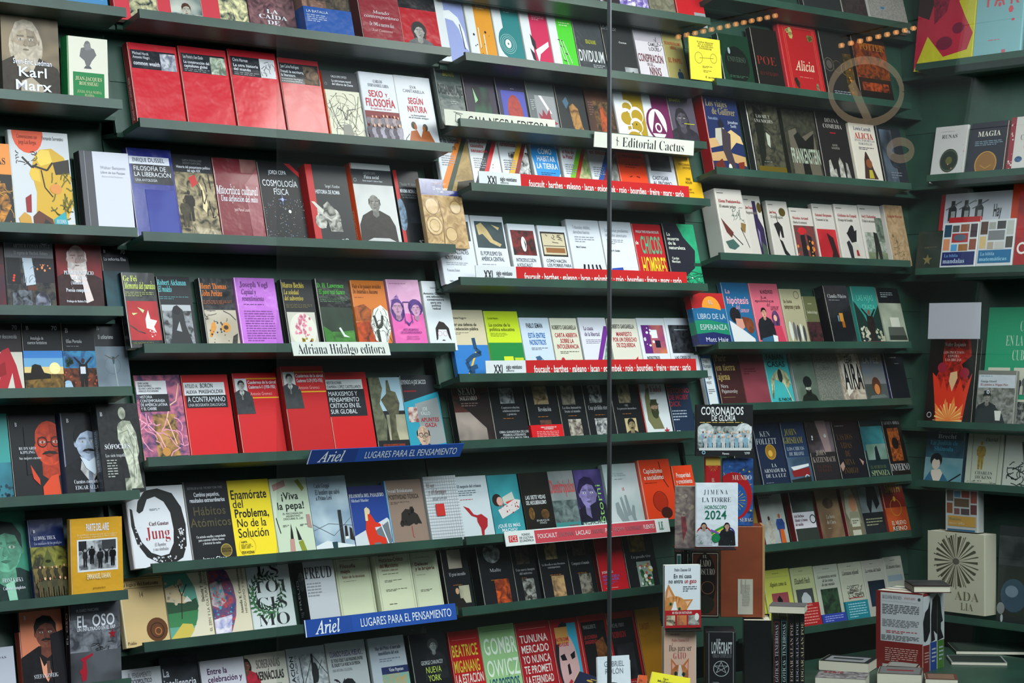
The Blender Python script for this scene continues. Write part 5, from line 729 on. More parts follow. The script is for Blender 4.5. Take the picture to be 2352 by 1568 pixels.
# ============================================================ corner bay
R('C1')
bk('lilac paperback cut by the frame, faint black print', 1330, 1390, -130, 'a8a0b0', 'r 2a2428 .3 .6 .9 .9')
bk('dark paperback with small red mark, cut by the frame', 1392, 1428, -125, '2a2426', 'r 8a2028 .1 .92 .6 .97')
bk('violet and white paperback cut by the frame', 1430, 1496, -122, '6a58a8', 'nf c0b8d8 5a4898 0 .3 1 1;D d8d4e4 .3 .7 .9 1 10 .06')
bk('grey olive paperback cut by the frame', 1498, 1558, -118, '6e6c5c', 'np 7a7868 5a5848 0 0 1 1')
bk('red paperback with grey box, cut by the frame', 1562, 1626, -112, 'b01820', 'r 8a8c90 .6 .8 1 1;g 5a5c60 .64 .84 .96 .98 4')
R('D1')
bk('dark paperback with white lower edge, cut by the frame', 1852, 1940, -110, '26282a', 'r b0b0b0 0 .97 1 1;t s a0a4a8 .4 .86 .6 .9 novela')
bk('grey paperback with dark photo, cut by the frame', 1943, 2006, -105, 'a0a09c', 'nf 2a2624 3a3230 0 .2 .9 .86;g 6a6c6a .1 .92 .9 .94 1')
bk('pale grey paperback with small red mark', 2008, 2091, -100, '8a8a86', 'nd 94948e 80807c 0 0 1 1;r a02830 .75 .93 .85 1;r 3a70a0 .3 .68 .4 .71')
R('D2', 13)
bk('dark green hardback with black oval', 1668, 1738, 75, '10301f', 'e 0f1612 .5 .55 .4 .34;g 3a5a48 .2 .75 .8 .8 2;t f 3c4c40 .2 .4 .8 .5 UNIVERSO;e 8a9aa0 .3 .3 .04 .06', t=.03, mat='wrapped_print')
bk('black paperback with short dim red title', 1748, 1808, 62, '14110f', 't F 7a2418 .05 .42 .8 .56 POE;t F 5a2018 .1 .66 .8 .72 ILUSTRADO;g 8a8480 .2 .86 .8 .92 2', t=.025)
bk('bright red hardback with double border lines', 1815, 1901, 48, 'a0181c', 'l c85048 .01 .12,.04 .93,.04 .93,.97 .12,.97 .12,.04;l c85048 .01 .16,.06 .89,.06 .89,.95 .16,.95 .16,.06;t I d0b8a0 .3 .5 .8 .64 Alicia;g c07060 .35 .72 .8 .74 1;D a89c60 .2 .1 .3 .18 4 .05;D 6a6030 .7 .15 .85 .2 4 .05;D 30241c .2 .75 .3 .95 6 .04;D 7a6a50 .75 .8 .85 .9 6 .04', t=.028, spine='b03038', hard=True)
bk('dark paperback with three ringed medallions', 1908, 1975, 66, '1e1e1e', 'c 5a564c .18 .48 .16 .015;c 4a4232 .45 .5 .15 .015;c 6a5a2c .72 .52 .15 .015;np 5a4418 2c2412 .7 .3 1 1;e 4a4440 .18 .48 .1 .06;D c87830 .82 .5 .9 .9 10 .02;g 7a8490 .2 .84 .75 .92 3', t=.025)
bk('dark orange glowing paperback beside ringed medallions', 1983, 2058, 78, '241410', 'np 8a3c14 2c1610 0 .1 1 .6;t f 9a6018 .2 .1 .95 .2 POTTER;np a04018 2a1410 .1 .66 .9 .86;g 9a8a80 .2 .9 .5 .95 2;ns 14100e 1a120e 0 .78 1 1', t=.025)
R('D3', 13)
bk('large dark blue book with giant figure, red spine', 1641, 1719, 213, '1c2850', 't f 8a7c5c .06 .07 .7 .16 Los viajes;t f 8a7c5c .22 .17 .9 .26 de Gulliver;t b 7a88a8 .08 .29 .36 .33 Nueva edición;t b a0a8b8 .64 .32 .94 .42 Jonathan|Swift;p c0a474 .5,.5 .7,.44 .95,.52 1,.62 .8,.6 .6,.7;p b89468 0,.58 .2,.56 .4,.62 .3,.66 0,.7;p b08c60 0,.76 .4,.72 1,.78 1,.9 .5,.84 0,.86;p 1a1c28 .34,.36 .44,.3 .52,.38 .48,.44 .36,.44;p a8a498 .24,.44 .5,.42 .46,.64 .3,.66 .2,.56;p 3a3038 .42,.42 .66,.5 .6,.7 .7,.98 .52,.98 .36,.7;p 5a2018 .05,.9 .3,.82 .4,1 .1,1;p 6a2418 .76,.86 .94,.84 .9,1 .74,1;e c8c4b8 .5 .93 .05 .05', t=.05, spine='9a141c')
bk('black paperback titled LAS MIL Y UNA NOCHES', 1741, 1813, 228, '1a1c18', 'np 4a4838 1c1e1a .05 .05 .98 .95;p 14160f .2,.05 .5,.15 .4,.7 .2,.9;p a0a498 .5,.4 .62,.44 .58,.6 .5,.56;t F b0b0a8 .2 .17 .78 .29 LAS MIL Y|UNA NOCHES;r 5a4c14 .1 .84 .98 .93;g 7a7a70 .3 .78 .7 .8 1', t=.03, mat='wrapped_print', spine='2c2e30')
bk('dark olive paperback with pale blocky title, dark body shape', 1823, 1896, 250, '2c2c24', 'np 3a3a2e 26261f 0 0 1 1;p 5a5448 .1,.3 .35,.25 .4,.4 .9,.26 .96,.9 .1,.9;p 171714 .25,.36 .4,.3 .6,.42 .9,.3 .8,.62 .6,.7 .66,1 .4,1 .4,.66;t Bj 9aa494 .08 .53 .98 .74 FRANKENSTEIN;g 9a9a8c .3 .92 .8 .94 1', t=.025, mat='wrapped_print')
bk('dark brown paperback with white statues titled DIVINA COMEDIA', 1900, 1968, 253, '1e1c1c', 't F b8b4ac .2 .08 .84 .24 DIVINA|COMEDIA;l 8a1820 .03 .4,.29 .6,.29;t F 9a9690 .36 .44 .64 .52 DANTE|ALIGHIERI;nq b0aea6 6a6864 .14,.98 .2,.68 .26,.66 .32,.8 .4,.78 .44,.98;nq b4b2aa 706e68 .5,.98 .52,.68 .58,.62 .66,.7 .7,.98;nq a09e98 605e5a .72,.98 .76,.68 .82,.7 .9,.98', t=.025)
bk('narrow cream paperback with red title over dark figure', 1975, 2033, 281, 'c8c0b4', 't f 3a4460 .16 .05 .84 .11 Lewis Carroll;t f a82c20 .16 .14 .88 .24 ALICIA;t F 3a4460 .14 .24 .92 .34 EN EL PAÍS DE LAS|MARAVILLAS;g 4a4a50 .24 .37 .84 .42 2;p 3a2420 .5,.44 .56,.5 .62,.58 .7,.72 .82,.86 .28,.86 .34,.7 .38,.56 .46,.44;e 7a4424 .54 .62 .12 .07;p a89a30 .5,.72 .62,.72 .66,.85 .46,.85;g 4a4a50 .3 .9 .76 .95 3', t=.02)
bk('dark blue grey paperback with silvery smoke', 2038, 2092, 288, '22262c', 'ns 5a6878 1a1c20 .1 .05 .6 .9;ne 16181c 2a3038 .6 .54 .24 .12;g 6a7078 .3 .72 .75 .84 3', t=.02)
R('D4', 13)
def fic(desc, xl, xr, yt, art, ttl_, **k): bk(desc, xl, xr, yt, 'b8b2ac', art+';t fl 9a2c34 .08 .16 %s .21 %s;t fl 6a6660 .08 .24 .7 .285 %s;r 4a4a48 .06 .06 .3 .07' % ttl_, **k)
fic('thick white paperback with two hands drawing branches', 1666, 1727, 432, 'p 5a2c28 .06,.44 .2,.52 .46,.66 .36,.74 .2,.66;l 1c1c1c .03 .4,.68 .74,.84;p 7a6038 .8,.5 .98,.52 .9,.66 .76,.62;l 1c1c1c .02 .76,.58 .98,.88;k 5a6a60 .5 .2 .95 .5 16 .015;p 3a5650 .1,.8 .4,.76 .6,.86 .4,.92 .2,.9', ('.9', 'Elena Poniatowska', 'El amante polaco'), t=.075, spine='c0bcb8')
fic('white paperback with wine bottle and medal', 1729, 1769, 448, 'p 2a2040 .5,.08 .7,.08 .74,.34 .96,.5 .98,.98 .6,.98 .5,.5;p 7a6a90 .6,.5 .7,.56 .66,.8 .6,.7;e 4a3c18 .88 .18 .14 .08;p 3a4a40 .7,.7 .98,.8 .98,.95 .7,.9;r 2c8c94 .08 .93 .5 .97', ('.5', 'Jon Fosse', 'Septología'), t=.03)
fic('white paperback with hanging black puppet', 1783, 1830, 460, 'l 1c1c1c .03 .4,.2 .4,.4;p 1c1c1c .2,.38 .44,.34 .6,.42 .6,.6 .5,.6 .46,.48 .36,.62 .26,.46;p 1c1c1c .36,.62 .5,.66 .6,.8 .76,.88 .7,.94 .5,.86;e 4a3c18 .7 .18 .16 .07', ('.4', 'Jon Fosse', 'Trilogía'), t=.022)
fic('white paperback, red umbrella street photo', 1834, 1884, 476, 'np 7a2c30 4a3c38 .06 .32 1 1;ne c0242c a01c24 .42 .42 .2 .07;p 1a181c .3,.5 .5,.48 .56,.98 .3,.98;p 1a181c .6,.48 .8,.52 .86,.98 .66,.98;D c87830 .06 .6 .9 .98 12 .06', ('.8', 'Nicolas Artaud', 'Hacia el carnaval'), t=.022)
fic('white paperback with red profile photo', 1888, 1934, 467, 'ns 9a1c24 c03034 .04 .42 .98 1;p 2a1418 .5,.48 .8,.56 .9,.8 1,1 .5,1 .66,.8', ('.9', 'Emanuel Bergmann', 'Tsunami de luz'), t=.022)
fic('white paperback with black gloved hand holding card', 1939, 1992, 468, 'p 1c1c1e .34,.48 .4,.46 .48,.4 .6,.34 .68,.36 .7,.44 .8,.42 .72,.62 .5,.64;p 24242a .28,.64 .4,.6 .5,.7 .5,1 .4,1;p b0aca4 .5,.64 .76,.64 .9,1 .56,1;p 8a2028 .64,.76 .72,.76 .76,.86 .64,.86', ('.9', 'Giuliano da Empoli', 'El mago del Kremlin'), t=.03)
fic('white paperback with dark walker in a grey wood', 1995, 2044, 470, 'nf 6a7468 9a9c94 .1 .45 1 .8;nf 6a7458 5a6450 .1 .78 1 1;nf 3a4840 6a7468 .66 .2 1 .6;p 1e201c .5,.44 .66,.46 .74,.7 .74,.98 .62,.98 .58,.76 .44,.98 .4,.96 .48,.7', ('.75', 'Sorj Chalandon', 'El hijo de un bastardo'), t=.022)
bk('tan paperback with faded map', 2055, 2096, 470, '9a8060', 'np a88c6c 8a7254 0 0 1 1;t fl 8a3c30 .1 .16 .9 .21 Leopoldo Marechal;k 6a5840 .1 .5 1 1 14 .02;D 6a5840 .1 .5 .8 .9 8 .05', t=.035, spine='c0bab4')
R('D5')
bk('striped book titled EL LIBRO DE LA ESPERANZA, orange sun', 1606, 1682, 672, '1c5c88', 'r a81c20 0 0 1 .3;e dc8c2c .58 .3 .28 .24;r 1c5c88 0 .34 1 .56;p 1c5c88 .0,.32 .3,.28 .66,.3 1,.36 1,.56 0,.56;p 187a5c 0,.54 .4,.52 1,.6 1,.84 0,.84;p 1c2458 0,.8 .5,.76 1,.82 1,1 0,1;t s c0c0c4 .5 .14 .64 .22 EL;t s b8c4d0 .1 .4 .94 .51 LIBRO DE LA;t s b8c4c8 .12 .61 .94 .72 ESPERANZA;t s c4c4d4 .22 .86 .9 .95 Matt Haig', t=.03, spine='1c5c88', mat='wrapped_print', off=.04, sart='r a81c20 0 0 1 .3;r 187a5c 0 .56 1 .8;r 1c2458 0 .8 1 1')
bk('blue romance paperback titled La hipótesis del amor', 1684, 1745, 648, '1e5c88', 't b e09cac .1 .1 .28 .17 La;t b e09cac .1 .21 .92 .33 hipótesis;t i e09cac .4 .34 .55 .41 del;t i e09cac .55 .38 .88 .46 amor;ne 16161c 1e1c24 .32 .5 .2 .12;p c8c8cc .06,.58 .2,.62 .6,.75 .9,.86 .9,1 .1,1;p c08878 .3,.55 .6,.56 .66,.66 .5,.72 .3,.66;p 6a3424 .55,.52 .8,.54 .96,.7 .8,.76 .6,.68;ne 7a4028 5a3020 .8 .66 .16 .12', t=.02)
bk('pink romance paperback titled La química del amor', 1748, 1813, 650, 'c45c70', 't b 3a2030 .35 .1 .8 .16 ALI HAZELWOOD;t b 5a2838 .1 .19 .78 .3 La|química;t i 3a2030 .5 .3 .62 .36 del;t i 3a2030 .62 .32 .9 .42 amor;H . .34 .46 .14 d89c84 1a1618 1c2028;p 2a5a78 .1,.86 .6,.8 .66,1 .1,1;ne 2a1c28 5a3a68 .72 .56 .13 .14;e d8a08c .7 .54 .06 .05;p b83850 .6,.66 .86,.66 .95,.98 .7,.98;p d0d0d4 .5,.8 .66,.82 .64,.95 .5,.92', t=.02)
bk('beige paperback with row of grey leaves', 1816, 1864, 663, '9a9478', 't b 4a3c28 .1 .18 .5 .24 la luna;t b 4a3c28 .1 .26 .84 .34 temprana y tarde;c 5a4a34 .76 .1 .13 .02;e c0c0b8 .2 .72 .08 .17;e 5a5c60 .38 .72 .07 .16;e 3a3c40 .54 .76 .07 .15;e c0c0b8 .68 .74 .06 .15;e 3a3c44 .82 .76 .06 .14', t=.02)
bk('olive paperback over dark red photo', 1866, 1896, 680, '55583a', 'np 4a2428 1e1618 0 .5 1 1;g 9a9c80 .3 .14 .8 .18 1;t fl b0b09c .14 .28 .9 .34 Sombra de fuego', t=.022)
bk('thick black paperback with lit window, titled in white', 1918, 1972, 655, '14151a', 't F b0b0b4 .1 .14 .9 .21 Claudia Piñeiro;g 8a8c90 .12 .24 .8 .26 1;r b07830 .44 .46 .6 .6;r 8a5018 .5 .6 .62 .7;r 5a8098 .36 .5 .41 .6', t=.05, spine='0f1014', mat='wrapped_print')
bk('teal paperback with figure raising both arms, white flowers', 1982, 2037, 657, '2c8078', 'p 182c28 0,.24 .3,.46 .5,.7 .7,.5 1,.3 1,1 0,1;F 26201e .55 .38 .98 7a4030 1;D b8b4a0 .1 .66 .4 .95 24 .05;D a8a890 .7 .7 .98 .95 20 .05;t bj 5ab0a0 .14 .14 .84 .24 LAS HIJAS;t bj 5ab0a0 .3 .3 .84 .38 CRIADA;r 7a1c24 0 .9 1 1', t=.02)
bk('pale green paperback with typewriter, black title band', 2040, 2090, 660, '8a9080', 'r 16181c 0 0 1 .26;g 9aa0a4 .15 .08 .7 .18 3;ns 9aa090 7a8070 0 .26 1 1;r b8b8ac .36 .5 .76 .66;p 4a4e48 .2,.66 .9,.66 .98,.88 .15,.88;p 2c302c .2,.8 .95,.8 .95,.88 .2,.88', t=.02)
R('D6')
bk('blue book with white title panel over round shape', 1630, 1655, 810, '26689c', 'e 144468 .1 .5 .4 .5;r c4c8cc .1 .1 .9 .96;t sl 3a3c44 .14 .1 .86 .58 Erica|Romain|los|origen|vejez;g 5a5c64 .2 .66 .8 .76 3', t=.022, spine='b8bcc0', off=.02)
bk('dark maroon paperback titled Parir en tierra ajena', 1661, 1717, 808, '3a1c1e', 't fl b89c60 .04 .03 .8 .52 Parir|en tierra|ajena;t sl b0acac .08 .56 .72 .74 Nora|Pajamovsky;l 8a7a50 .01 .1,.8 .6,.8', t=.022)
bk('plain dusty red paperback', 1719, 1774, 808, '7a3440', 'ns 7e3844 6e2e38 0 0 1 1;g 4a1c28 .1 .3 .6 .42 3', t=.02)
bk('turquoise paperback titled EL PARCHE CALIENTE with dog', 1776, 1829, 807, '3a9ca0', 't bj 16282c .1 .04 .86 .3 FABIÁN|CASAS;nq b8b894 6a6a4c .3,.4 .6,.3 .9,.4 .96,.6 .8,.66 .6,.56 .3,.5 .14,.8 .06,.84 .14,.5;e 1c2c2c .56 .44 .1 .12;l c0b890 .03 .7,.6 .94,.95;l 1c2c2c .02 .2,.6 .1,.85;t bj 16282c .3 .83 .86 .97 EL PARCHE|CALIENTE', t=.02)
bk('grey green paperback with bearded man in tall hat', 1838, 1886, 806, '5c6a60', 'ns 66766a 4c584e 0 0 1 1;g 4a584e .2 .1 .7 .3 3;H D .56 .68 .18 b0b4a8 161816 1c201c;e 14161a .56 .56 .2 .1', t=.02, spine='b0b4b8')
bk('grey paperback with fanning pencil lines', 1888, 1942, 805, '6e7068', 'nd 74766e 5c5e56 0 0 1 1;g 4a4e48 .3 .3 .66 .36 2;l 50524c .01 .2,.4 .9,.9;l 50524c .01 .1,.4 .6,.95;l 50524c .01 .3,.4 1,.7', t=.018)
bk('floral paperback with large black capital letters', 1944, 1994, 805, 'a09890', 'np b8ac9c 7a6a60 0 0 1 1;p c8c0b4 .1,.2 .8,.04 1,.5 .2,.85;t Bj 16181a .16 .24 .98 .72 AIRA;t bj 2a2a2c .32 .1 .66 .24 CÉSAR', t=.018)
bk('blue grey paperback with submerged head, LA PEZ', 1996, 2046, 807, '566070', 'ns 5c6878 7a7468 0 0 1 .62;ns 4a5050 38403c 0 .62 1 1;t bj a8a4a8 .1 .12 .84 .23 LA PEZ;e 4a2c20 .52 .66 .2 .17;e b07040 .52 .72 .12 .1;p 5a6460 .2,.84 .8,.82 .95,.88 .1,.9', t=.018)
bk('near black paperback with faint white writing', 2052, 2094, 806, '14161c', 'g 8a8c90 .3 .12 .9 .16 1;g 8a8c90 .5 .24 .9 .26 1', t=.024, spine='26284a')
R('D7')
bk('black book sliver beside the blue cover titled in white', 1702, 1750, 974, '16181c', 't F a0a4a8 .3 .3 .95 .45 LA LUZ', t=.03)
bk('navy book with gold medallion titled LA ARMADURA DE LA LUZ', 1756, 1816, 973, '16203a', 't F c0c4c8 .2 .12 .6 .21 KEN;t F c0c4c8 .02 .23 .8 .33 FOLLETT;e 8a6420 .5 .45 .2 .12;c b08830 .5 .45 .2 .02;e c09840 .48 .47 .08 .05;t F b8bcc0 .1 .62 .94 .86 LA|ARMADURA|DE LA LUZ;g 7a7e88 .1 .92 .8 .94 1', t=.03)
bk('blue and yellow thriller titled LOS CHICOS DE BILOXI, red car', 1820, 1872, 970, '1c3050', 't F a8983c .1 .1 .64 .21 JOHN;t F a8983c .0 .23 .84 .34 GRISHAM;t F a8b0b8 .08 .38 .84 .54 LOS CHICOS|DE BILOXI;ns 4a6078 24384c 0 .55 1 1;p c8ccd0 .1,.7 .9,.66 .9,.7 .2,.76;p 7a1c20 .1,.76 .9,.72 .9,.84 .16,.86;c c0c4c8 .74 .88 .1 .03;p 18201c .02,.9 .9,.86 .9,.95 .1,.98', t=.024)
bk('dark thriller with pale face strip and eyes', 1876, 1934, 967, '221e22', 'ns 6a5c64 2a2428 0 .02 1 .5;p 8a7474 .4,.0 .8,0 .84,.5 .6,.5;D c0c4c8 .16 .25 .2 .3 2 .05;D c0c4c8 .66 .22 .7 .26 2 .05;t F 9a8c84 .2 .46 .6 .55 JOHN;t F 9a8c84 .04 .57 .92 .66 KATZENBACH;t F 5a3028 .15 .7 .7 .82 ÚLTIMA|VUELTA', t=.024)
bk('near black thriller with dim bronze title LAS DOS VIDAS', 1937, 1996, 967, '15151c', 'g 9a9ca0 .1 .08 .6 .1 1;t F 5a4024 .1 .2 .7 .88 LAS DOS|VIDAS|DE|MINA|INDIGO;p 9a7870 .02,.72 .16,.66 .2,.74 .08,.82;p 9a7870 .8,.62 .96,.68 .9,.74', t=.02)
bk('teal sky thriller with small dark hooded figure', 2000, 2050, 966, '14262a', 'ns 3a8088 1c4c54 0 .1 1 .5;ns 7a9088 4a6458 .1 .4 1 .66;p 101c20 .48,.46 .58,.42 .66,.68 .42,.68;t F 5a6444 .12 .75 .84 .81 EL SECRETO DE;t F 9aa878 .1 .83 .92 .93 SPINOZA', t=.024)
bk('black thriller with burning ring titled INFIERNO', 2052, 2094, 965, '15100f', 'np a85420 2a1810 .2 .14 .8 .7;e 1c120e .5 .4 .18 .1;t F a0a4a8 .0 .02 .92 .08 CARMEN MOLA;t F b8b8b8 .02 .74 1 .87 INFIERNO', t=.024)
R('D8')
bk('brown gold book sliver with large dark red capitals', 1722, 1752, 1130, '8a6a28', 't F 5a1818 .1 .3 .8 .5 N;t F 5a1818 .1 .6 .9 .78 AN', t=.02)
bk('pale paperback with two standing painted women', 1762, 1816, 1128, 'a8a8a4', 'ns b0b0ac 8a8e8c 0 0 1 1;g 6a3a38 .04 .04 .6 .16 3;F b8b0a4 .3 .45 .98 3a2820;F 2c4888 .74 .42 .98 a05030;p b8541c .68,.7 .84,.7 .86,.98 .66,.98', t=.022, spine='7a1820', band=None)
bk('dark green paperback with white panel and spectacles', 1833, 1886, 1126, '2c322e', 'ns 4a5650 20241f .0 0 .95 .5;r c0bcc4 0 .42 .95 .72;t fl 5a3040 .06 .45 .6 .68 Ariel Dorfman|Allende y el museo|del suicidio;c 1c1e20 .84 .56 .13 .03;l c0c4c8 .02 .02,0 .02,1', t=.03, spine='6a1820')
bk('brown paperback with blurred sepia face', 1893, 1943, 1121, '7a6048', 'ns 8a7054 5a4434 0 0 1 1;t F b8b0a4 .3 .5 .7 .7 La hora|de Clara;g a09880 .3 .76 .7 .78 1;ne 3a2c24 5a4434 .5 .3 .24 .1', t=.022, spine='6a1820')
bk('paperback with pale veiled woman in profile', 1952, 1990, 1116, '6a6450', 'p 9a9684 .2,.1 .6,.06 .8,.3 .9,.7 .3,.72 .1,.5;e b07c5c .58 .34 .22 .17;p 8a8670 .3,.5 .8,.5 .9,.72 .2,.72;r b0ae9c .3 .62 .8 .78;r b0ae9c .28 .84 .78 .95;g 5a5848 .36 .66 .74 .74 2', t=.02, spine='6a1820')
bk('grey and black paperback with flowing dark hair', 1992, 2040, 1111, '6a7074', 'ns 8a9498 5c6468 0 0 1 .6;p 16181c .4,.06 .8,.02 .9,.4 .7,.5 .6,.3 .4,.6 .3,.4;ns 24282c 1a1c20 0 .55 1 1;g 8a8c70 .1 .66 .9 .82 3', t=.02)
bk('dark red paperback titled EL NUEVO REINO', 2046, 2094, 1106, '6a1c18', 't bj a8842c .14 .06 .86 .22 SMITH;ns 8a3018 b04c20 0 .5 1 .95;c a87828 .5 .5 .26 .02;e c09030 .5 .34 .06 .05;t bj c0b0a0 .16 .74 .84 .95 EL NUEVO|REINO;p 2a1410 .2,.92 .36,.8 .5,1 .1,1', t=.026, spine='8a2820', mat='wrapped_print')
R('D9', 13)
sw = 'g 5a5a48 .36 .06 .7 .08 1;l 8a8a70 .006 .1,.12 .94,.12;'
bk('yellow paperback sliver beside wooden box', 1735, 1770, 1318, 'b8b840', 'r 8a8c94 .4 .5 .9 .9')
bk('yellow paperback titled Alguien como tú, pink picture', 1774, 1834, 1311, 'b4b450', sw+'t I 3a3a28 .2 .2 .84 .27 Alguien como tú;r 8a4048 .22 .38 .84 .85;p 14120f .4,.48 .5,.42 .6,.5 .56,.58 .44,.58;p 14120f .48,.7 .62,.6 .78,.78 .8,.85 .44,.85', t=.02)
bk('pale green paperback with white shirt photo, red band', 1838, 1888, 1305, 'a8ac80', sw+'t I 3a3a28 .1 .18 .8 .27 Elizabeth Finch;r 3c3e40 .1 .36 .86 .85;p a8acb0 .3,.5 .44,.42 .56,.42 .72,.5 .78,.85 .26,.85', t=.02, band=(.6, 1, 'a01c20', 't s e0b0a8 .3 .04 .7 .12 FINALISTA;g d88078 .08 .2 .9 .9 6'))
bk('cream paperback with green garden photo, blue band', 1891, 1945, 1300, 'a8aa9c', sw+'t I 3a3a34 .1 .16 .9 .36 La naturaleza secreta|de las cosas|de este mundo;np 2c4a30 1c2620 .14 .4 .86 .86', t=.02, band=(.82, 1, '2c3c94', 'g 8a98d8 .1 .2 .9 .8 3'))
bk('cream paperback titled Literatura infantil, teal band', 1948, 1999, 1294, 'a8a898', sw+'t I 3a3a34 .1 .14 .84 .21 Literatura infantil;k 5a5650 .2 .4 .9 .62 40 .02;r 8a3838 .22 .6 .86 .615', t=.02, band=(.66, 1, '1c7484', 'g 8ac0cc .1 .12 .9 .88 6'))
bk('grey cream paperback with dark blue picture', 2001, 2050, 1288, 'a09e94', sw+'t I 3a3a34 .1 .15 .84 .21 La reina del baile;ns 16283c 14181c .14 .36 .9 .8', t=.02)
bk('grey cream paperback titled El desierto blanco', 2051, 2092, 1280, '9a9a90', sw+'t I 3a3a34 .1 .14 .9 .2 El desierto blanco;r 7a8894 .1 .32 .9 .42', t=.02)
# ============================================================ side wall
R('E1', 8)
bk('red and yellow hardback with abstract blot shapes', 2098, 2231, -90, 'b8b428', 'p a81c38 0,0 1,0 .95,.3 .7,.42 .84,.58 .98,.72 .9,.86 .5,.9 .2,.7 0,1;p 2a1418 0,.3 .3,.35 .2,.55 0,.5;nq 8a1c38 4a1424 .2,.1 .6,.2 .5,.5 .3,.6;e 6a1430 .5 .78 .14 .06;e 6a1430 .72 .66 .1 .05;t f 8a3c1c .2 .95 .9 .98 Andy Warhol. El cuerpo', t=.025, hard=True, mat='wrapped_print')
bk('light blue hardback with red dots', 2233, 2342, -105, '78a8b0', 'D c04c58 .1 .4 .95 .75 6 .05;t b c04c58 .2 .35 .9 .5 PA R;g b86c74 .3 .8 .95 .82 1;r b05c68 .6 .9 .68 .95', t=.025, hard=True)
bk('dark book cut by the frame beside the light blue one', 2350, 2440, -110, '4a3a30', 'np 5a4638 2a2220 0 0 1 1')
R('E2', 12)
bk('white paperback titled RUNAS with green medallion', 2134, 2209, 293, 'b8b8b8', 't f 4a4c50 .22 .15 .7 .22 RUNAS;g a0a0a4 .2 .09 .8 .11 1;e 2c3430 .52 .62 .28 .21;c 4a5448 .52 .62 .28 .03;e 5a5a34 .52 .62 .1 .07;D b08070 .1 .35 .95 .95 10 .02', t=.012)
bk('dark navy paperback titled MAGIA with gold disc', 2217, 2302, 284, '1e1c2c', 't f c8c4b8 .2 .16 .82 .26 MAGIA;g 6a8090 .15 .34 .9 .44 3;e 7a5428 .5 .76 .3 .2;c a07838 .5 .76 .3 .03;l a07838 .02 .36,.78 .5,.84 .66,.78', t=.03, spine='3a1c20')
bk('white paperback with red patterned edge and red bird', 2308, 2395, 270, 'b4b2b0', 'r 7a2430 0 0 .14 1;D c0b0b0 .02 .02 .12 .98 18 .02;t F 3a3c44 .3 .3 .95 .4 CHAMANES;p 9a2c34 .4,.5 .5,.6 .66,.6 .8,.48 .9,.5 .7,.76 .5,.72;ne 3a5a88 2a3a58 .3 .72 .1 .05', t=.02)
R('E3', 10)
bk('white landscape book with row of ink bottles', 2144, 2307, 447, 'aab0bc', 'r 8a1c24 0 0 .06 1;p 2a2c30 0.153,0.090 0.207,0.090 0.207,0.150 0.238,0.190 0.238,0.340 0.121,0.340 0.121,0.190 0.153,0.150;l 4a4c50 .012 0.08,0.20 0.30,0.10;r 8a8c90 0.16 0.22 0.22 0.30;p 2a2c30 0.343,0.090 0.397,0.090 0.397,0.150 0.428,0.190 0.428,0.340 0.311,0.340 0.311,0.190 0.343,0.150;l 4a4c50 .012 0.27,0.20 0.49,0.10;r 8a8c90 0.35 0.22 0.41 0.30;p 2a2c30 0.533,0.090 0.587,0.090 0.587,0.150 0.619,0.190 0.619,0.340 0.502,0.340 0.502,0.190 0.533,0.150;l 4a4c50 .012 0.46,0.20 0.68,0.10;r 8a8c90 0.54 0.22 0.60 0.30;p 2a2c30 0.153,0.450 0.207,0.450 0.207,0.510 0.238,0.550 0.238,0.700 0.121,0.700 0.121,0.550 0.153,0.510;l 4a4c50 .012 0.08,0.56 0.30,0.46;r 8a8c90 0.16 0.58 0.22 0.66;p 2a2c30 0.343,0.450 0.397,0.450 0.397,0.510 0.428,0.550 0.428,0.700 0.311,0.700 0.311,0.550 0.343,0.510;l 4a4c50 .012 0.27,0.56 0.49,0.46;r 8a8c90 0.35 0.58 0.41 0.66;p 2a2c30 0.533,0.450 0.587,0.450 0.587,0.510 0.619,0.550 0.619,0.700 0.502,0.700 0.502,0.550 0.533,0.510;l 4a4c50 .012 0.46,0.56 0.68,0.46;r 8a8c90 0.54 0.58 0.60 0.66;D 7a7c80 .12 .1 .6 .7 12 .015;t b 1c1e24 .72 .14 .92 .95 Hay|otros|modos|de', t=.012, off=0)
bk('small white book with thick red border', 2167, 2240, 500, '9a1c24', 'r c0c0c4 .06 .1 .94 1;t bl 2a2c30 .12 .14 .7 .28 Terry Eagleton;t bl a82028 .1 .4 .9 .7 MATERIALISMO', t=.012, off=.014)
bk('orange book with broken white title', 2308, 2370, 420, 'b83818', 't bl c8a890 .15 .4 .9 .7 Una|Vaca|impr;l 1c1816 .05 .6,.1 .9,.4;p 1c1816 .5,.28 .9,.1 .95,.4 .7,.5', t=.012, off=0)
bk('small dark green book with star emblem', 2101, 2158, 532, '18241e', 'g 6a6444 .3 .4 .8 .44 2;S 6a6038 .46 .72 .2;l 2c4036 .01 .08,.04 .92,.04 .92,.96 .08,.96 .08,.04', t=.028, off=.03, mat='wrapped_print')
grid = 'r {0} .04 .04 .24 .3;r {1} .27 .06 .46 .2;r {2} .5 .04 .74 .2;r {3} .78 .04 .97 .32;r {4} .27 .23 .73 .42;r {5} .04 .34 .22 .58;r {6} .27 .46 .44 .6;r {7} .48 .46 .74 .6;r {8} .78 .36 .97 .58;'
bk('white book with picture mosaic over navy title block', 2157, 2238, 513, 'b8bcc0', grid.format('1c3c50', '4a4a48', '7a4a38', '3a2a34', '9a2830', 'b87a58', '4a8cb8', '8a5c30', '7a4030')+'e 4a5a68 .5 .32 .18 .07;r 1a2058 .04 .62 .96 .9;t f 5a88b8 .1 .66 .5 .73 La biblia;t f a8b8d0 .08 .76 .7 .86 mandalas;r 3a88b0 .04 .96 .96 .99', t=.03, off=.03)
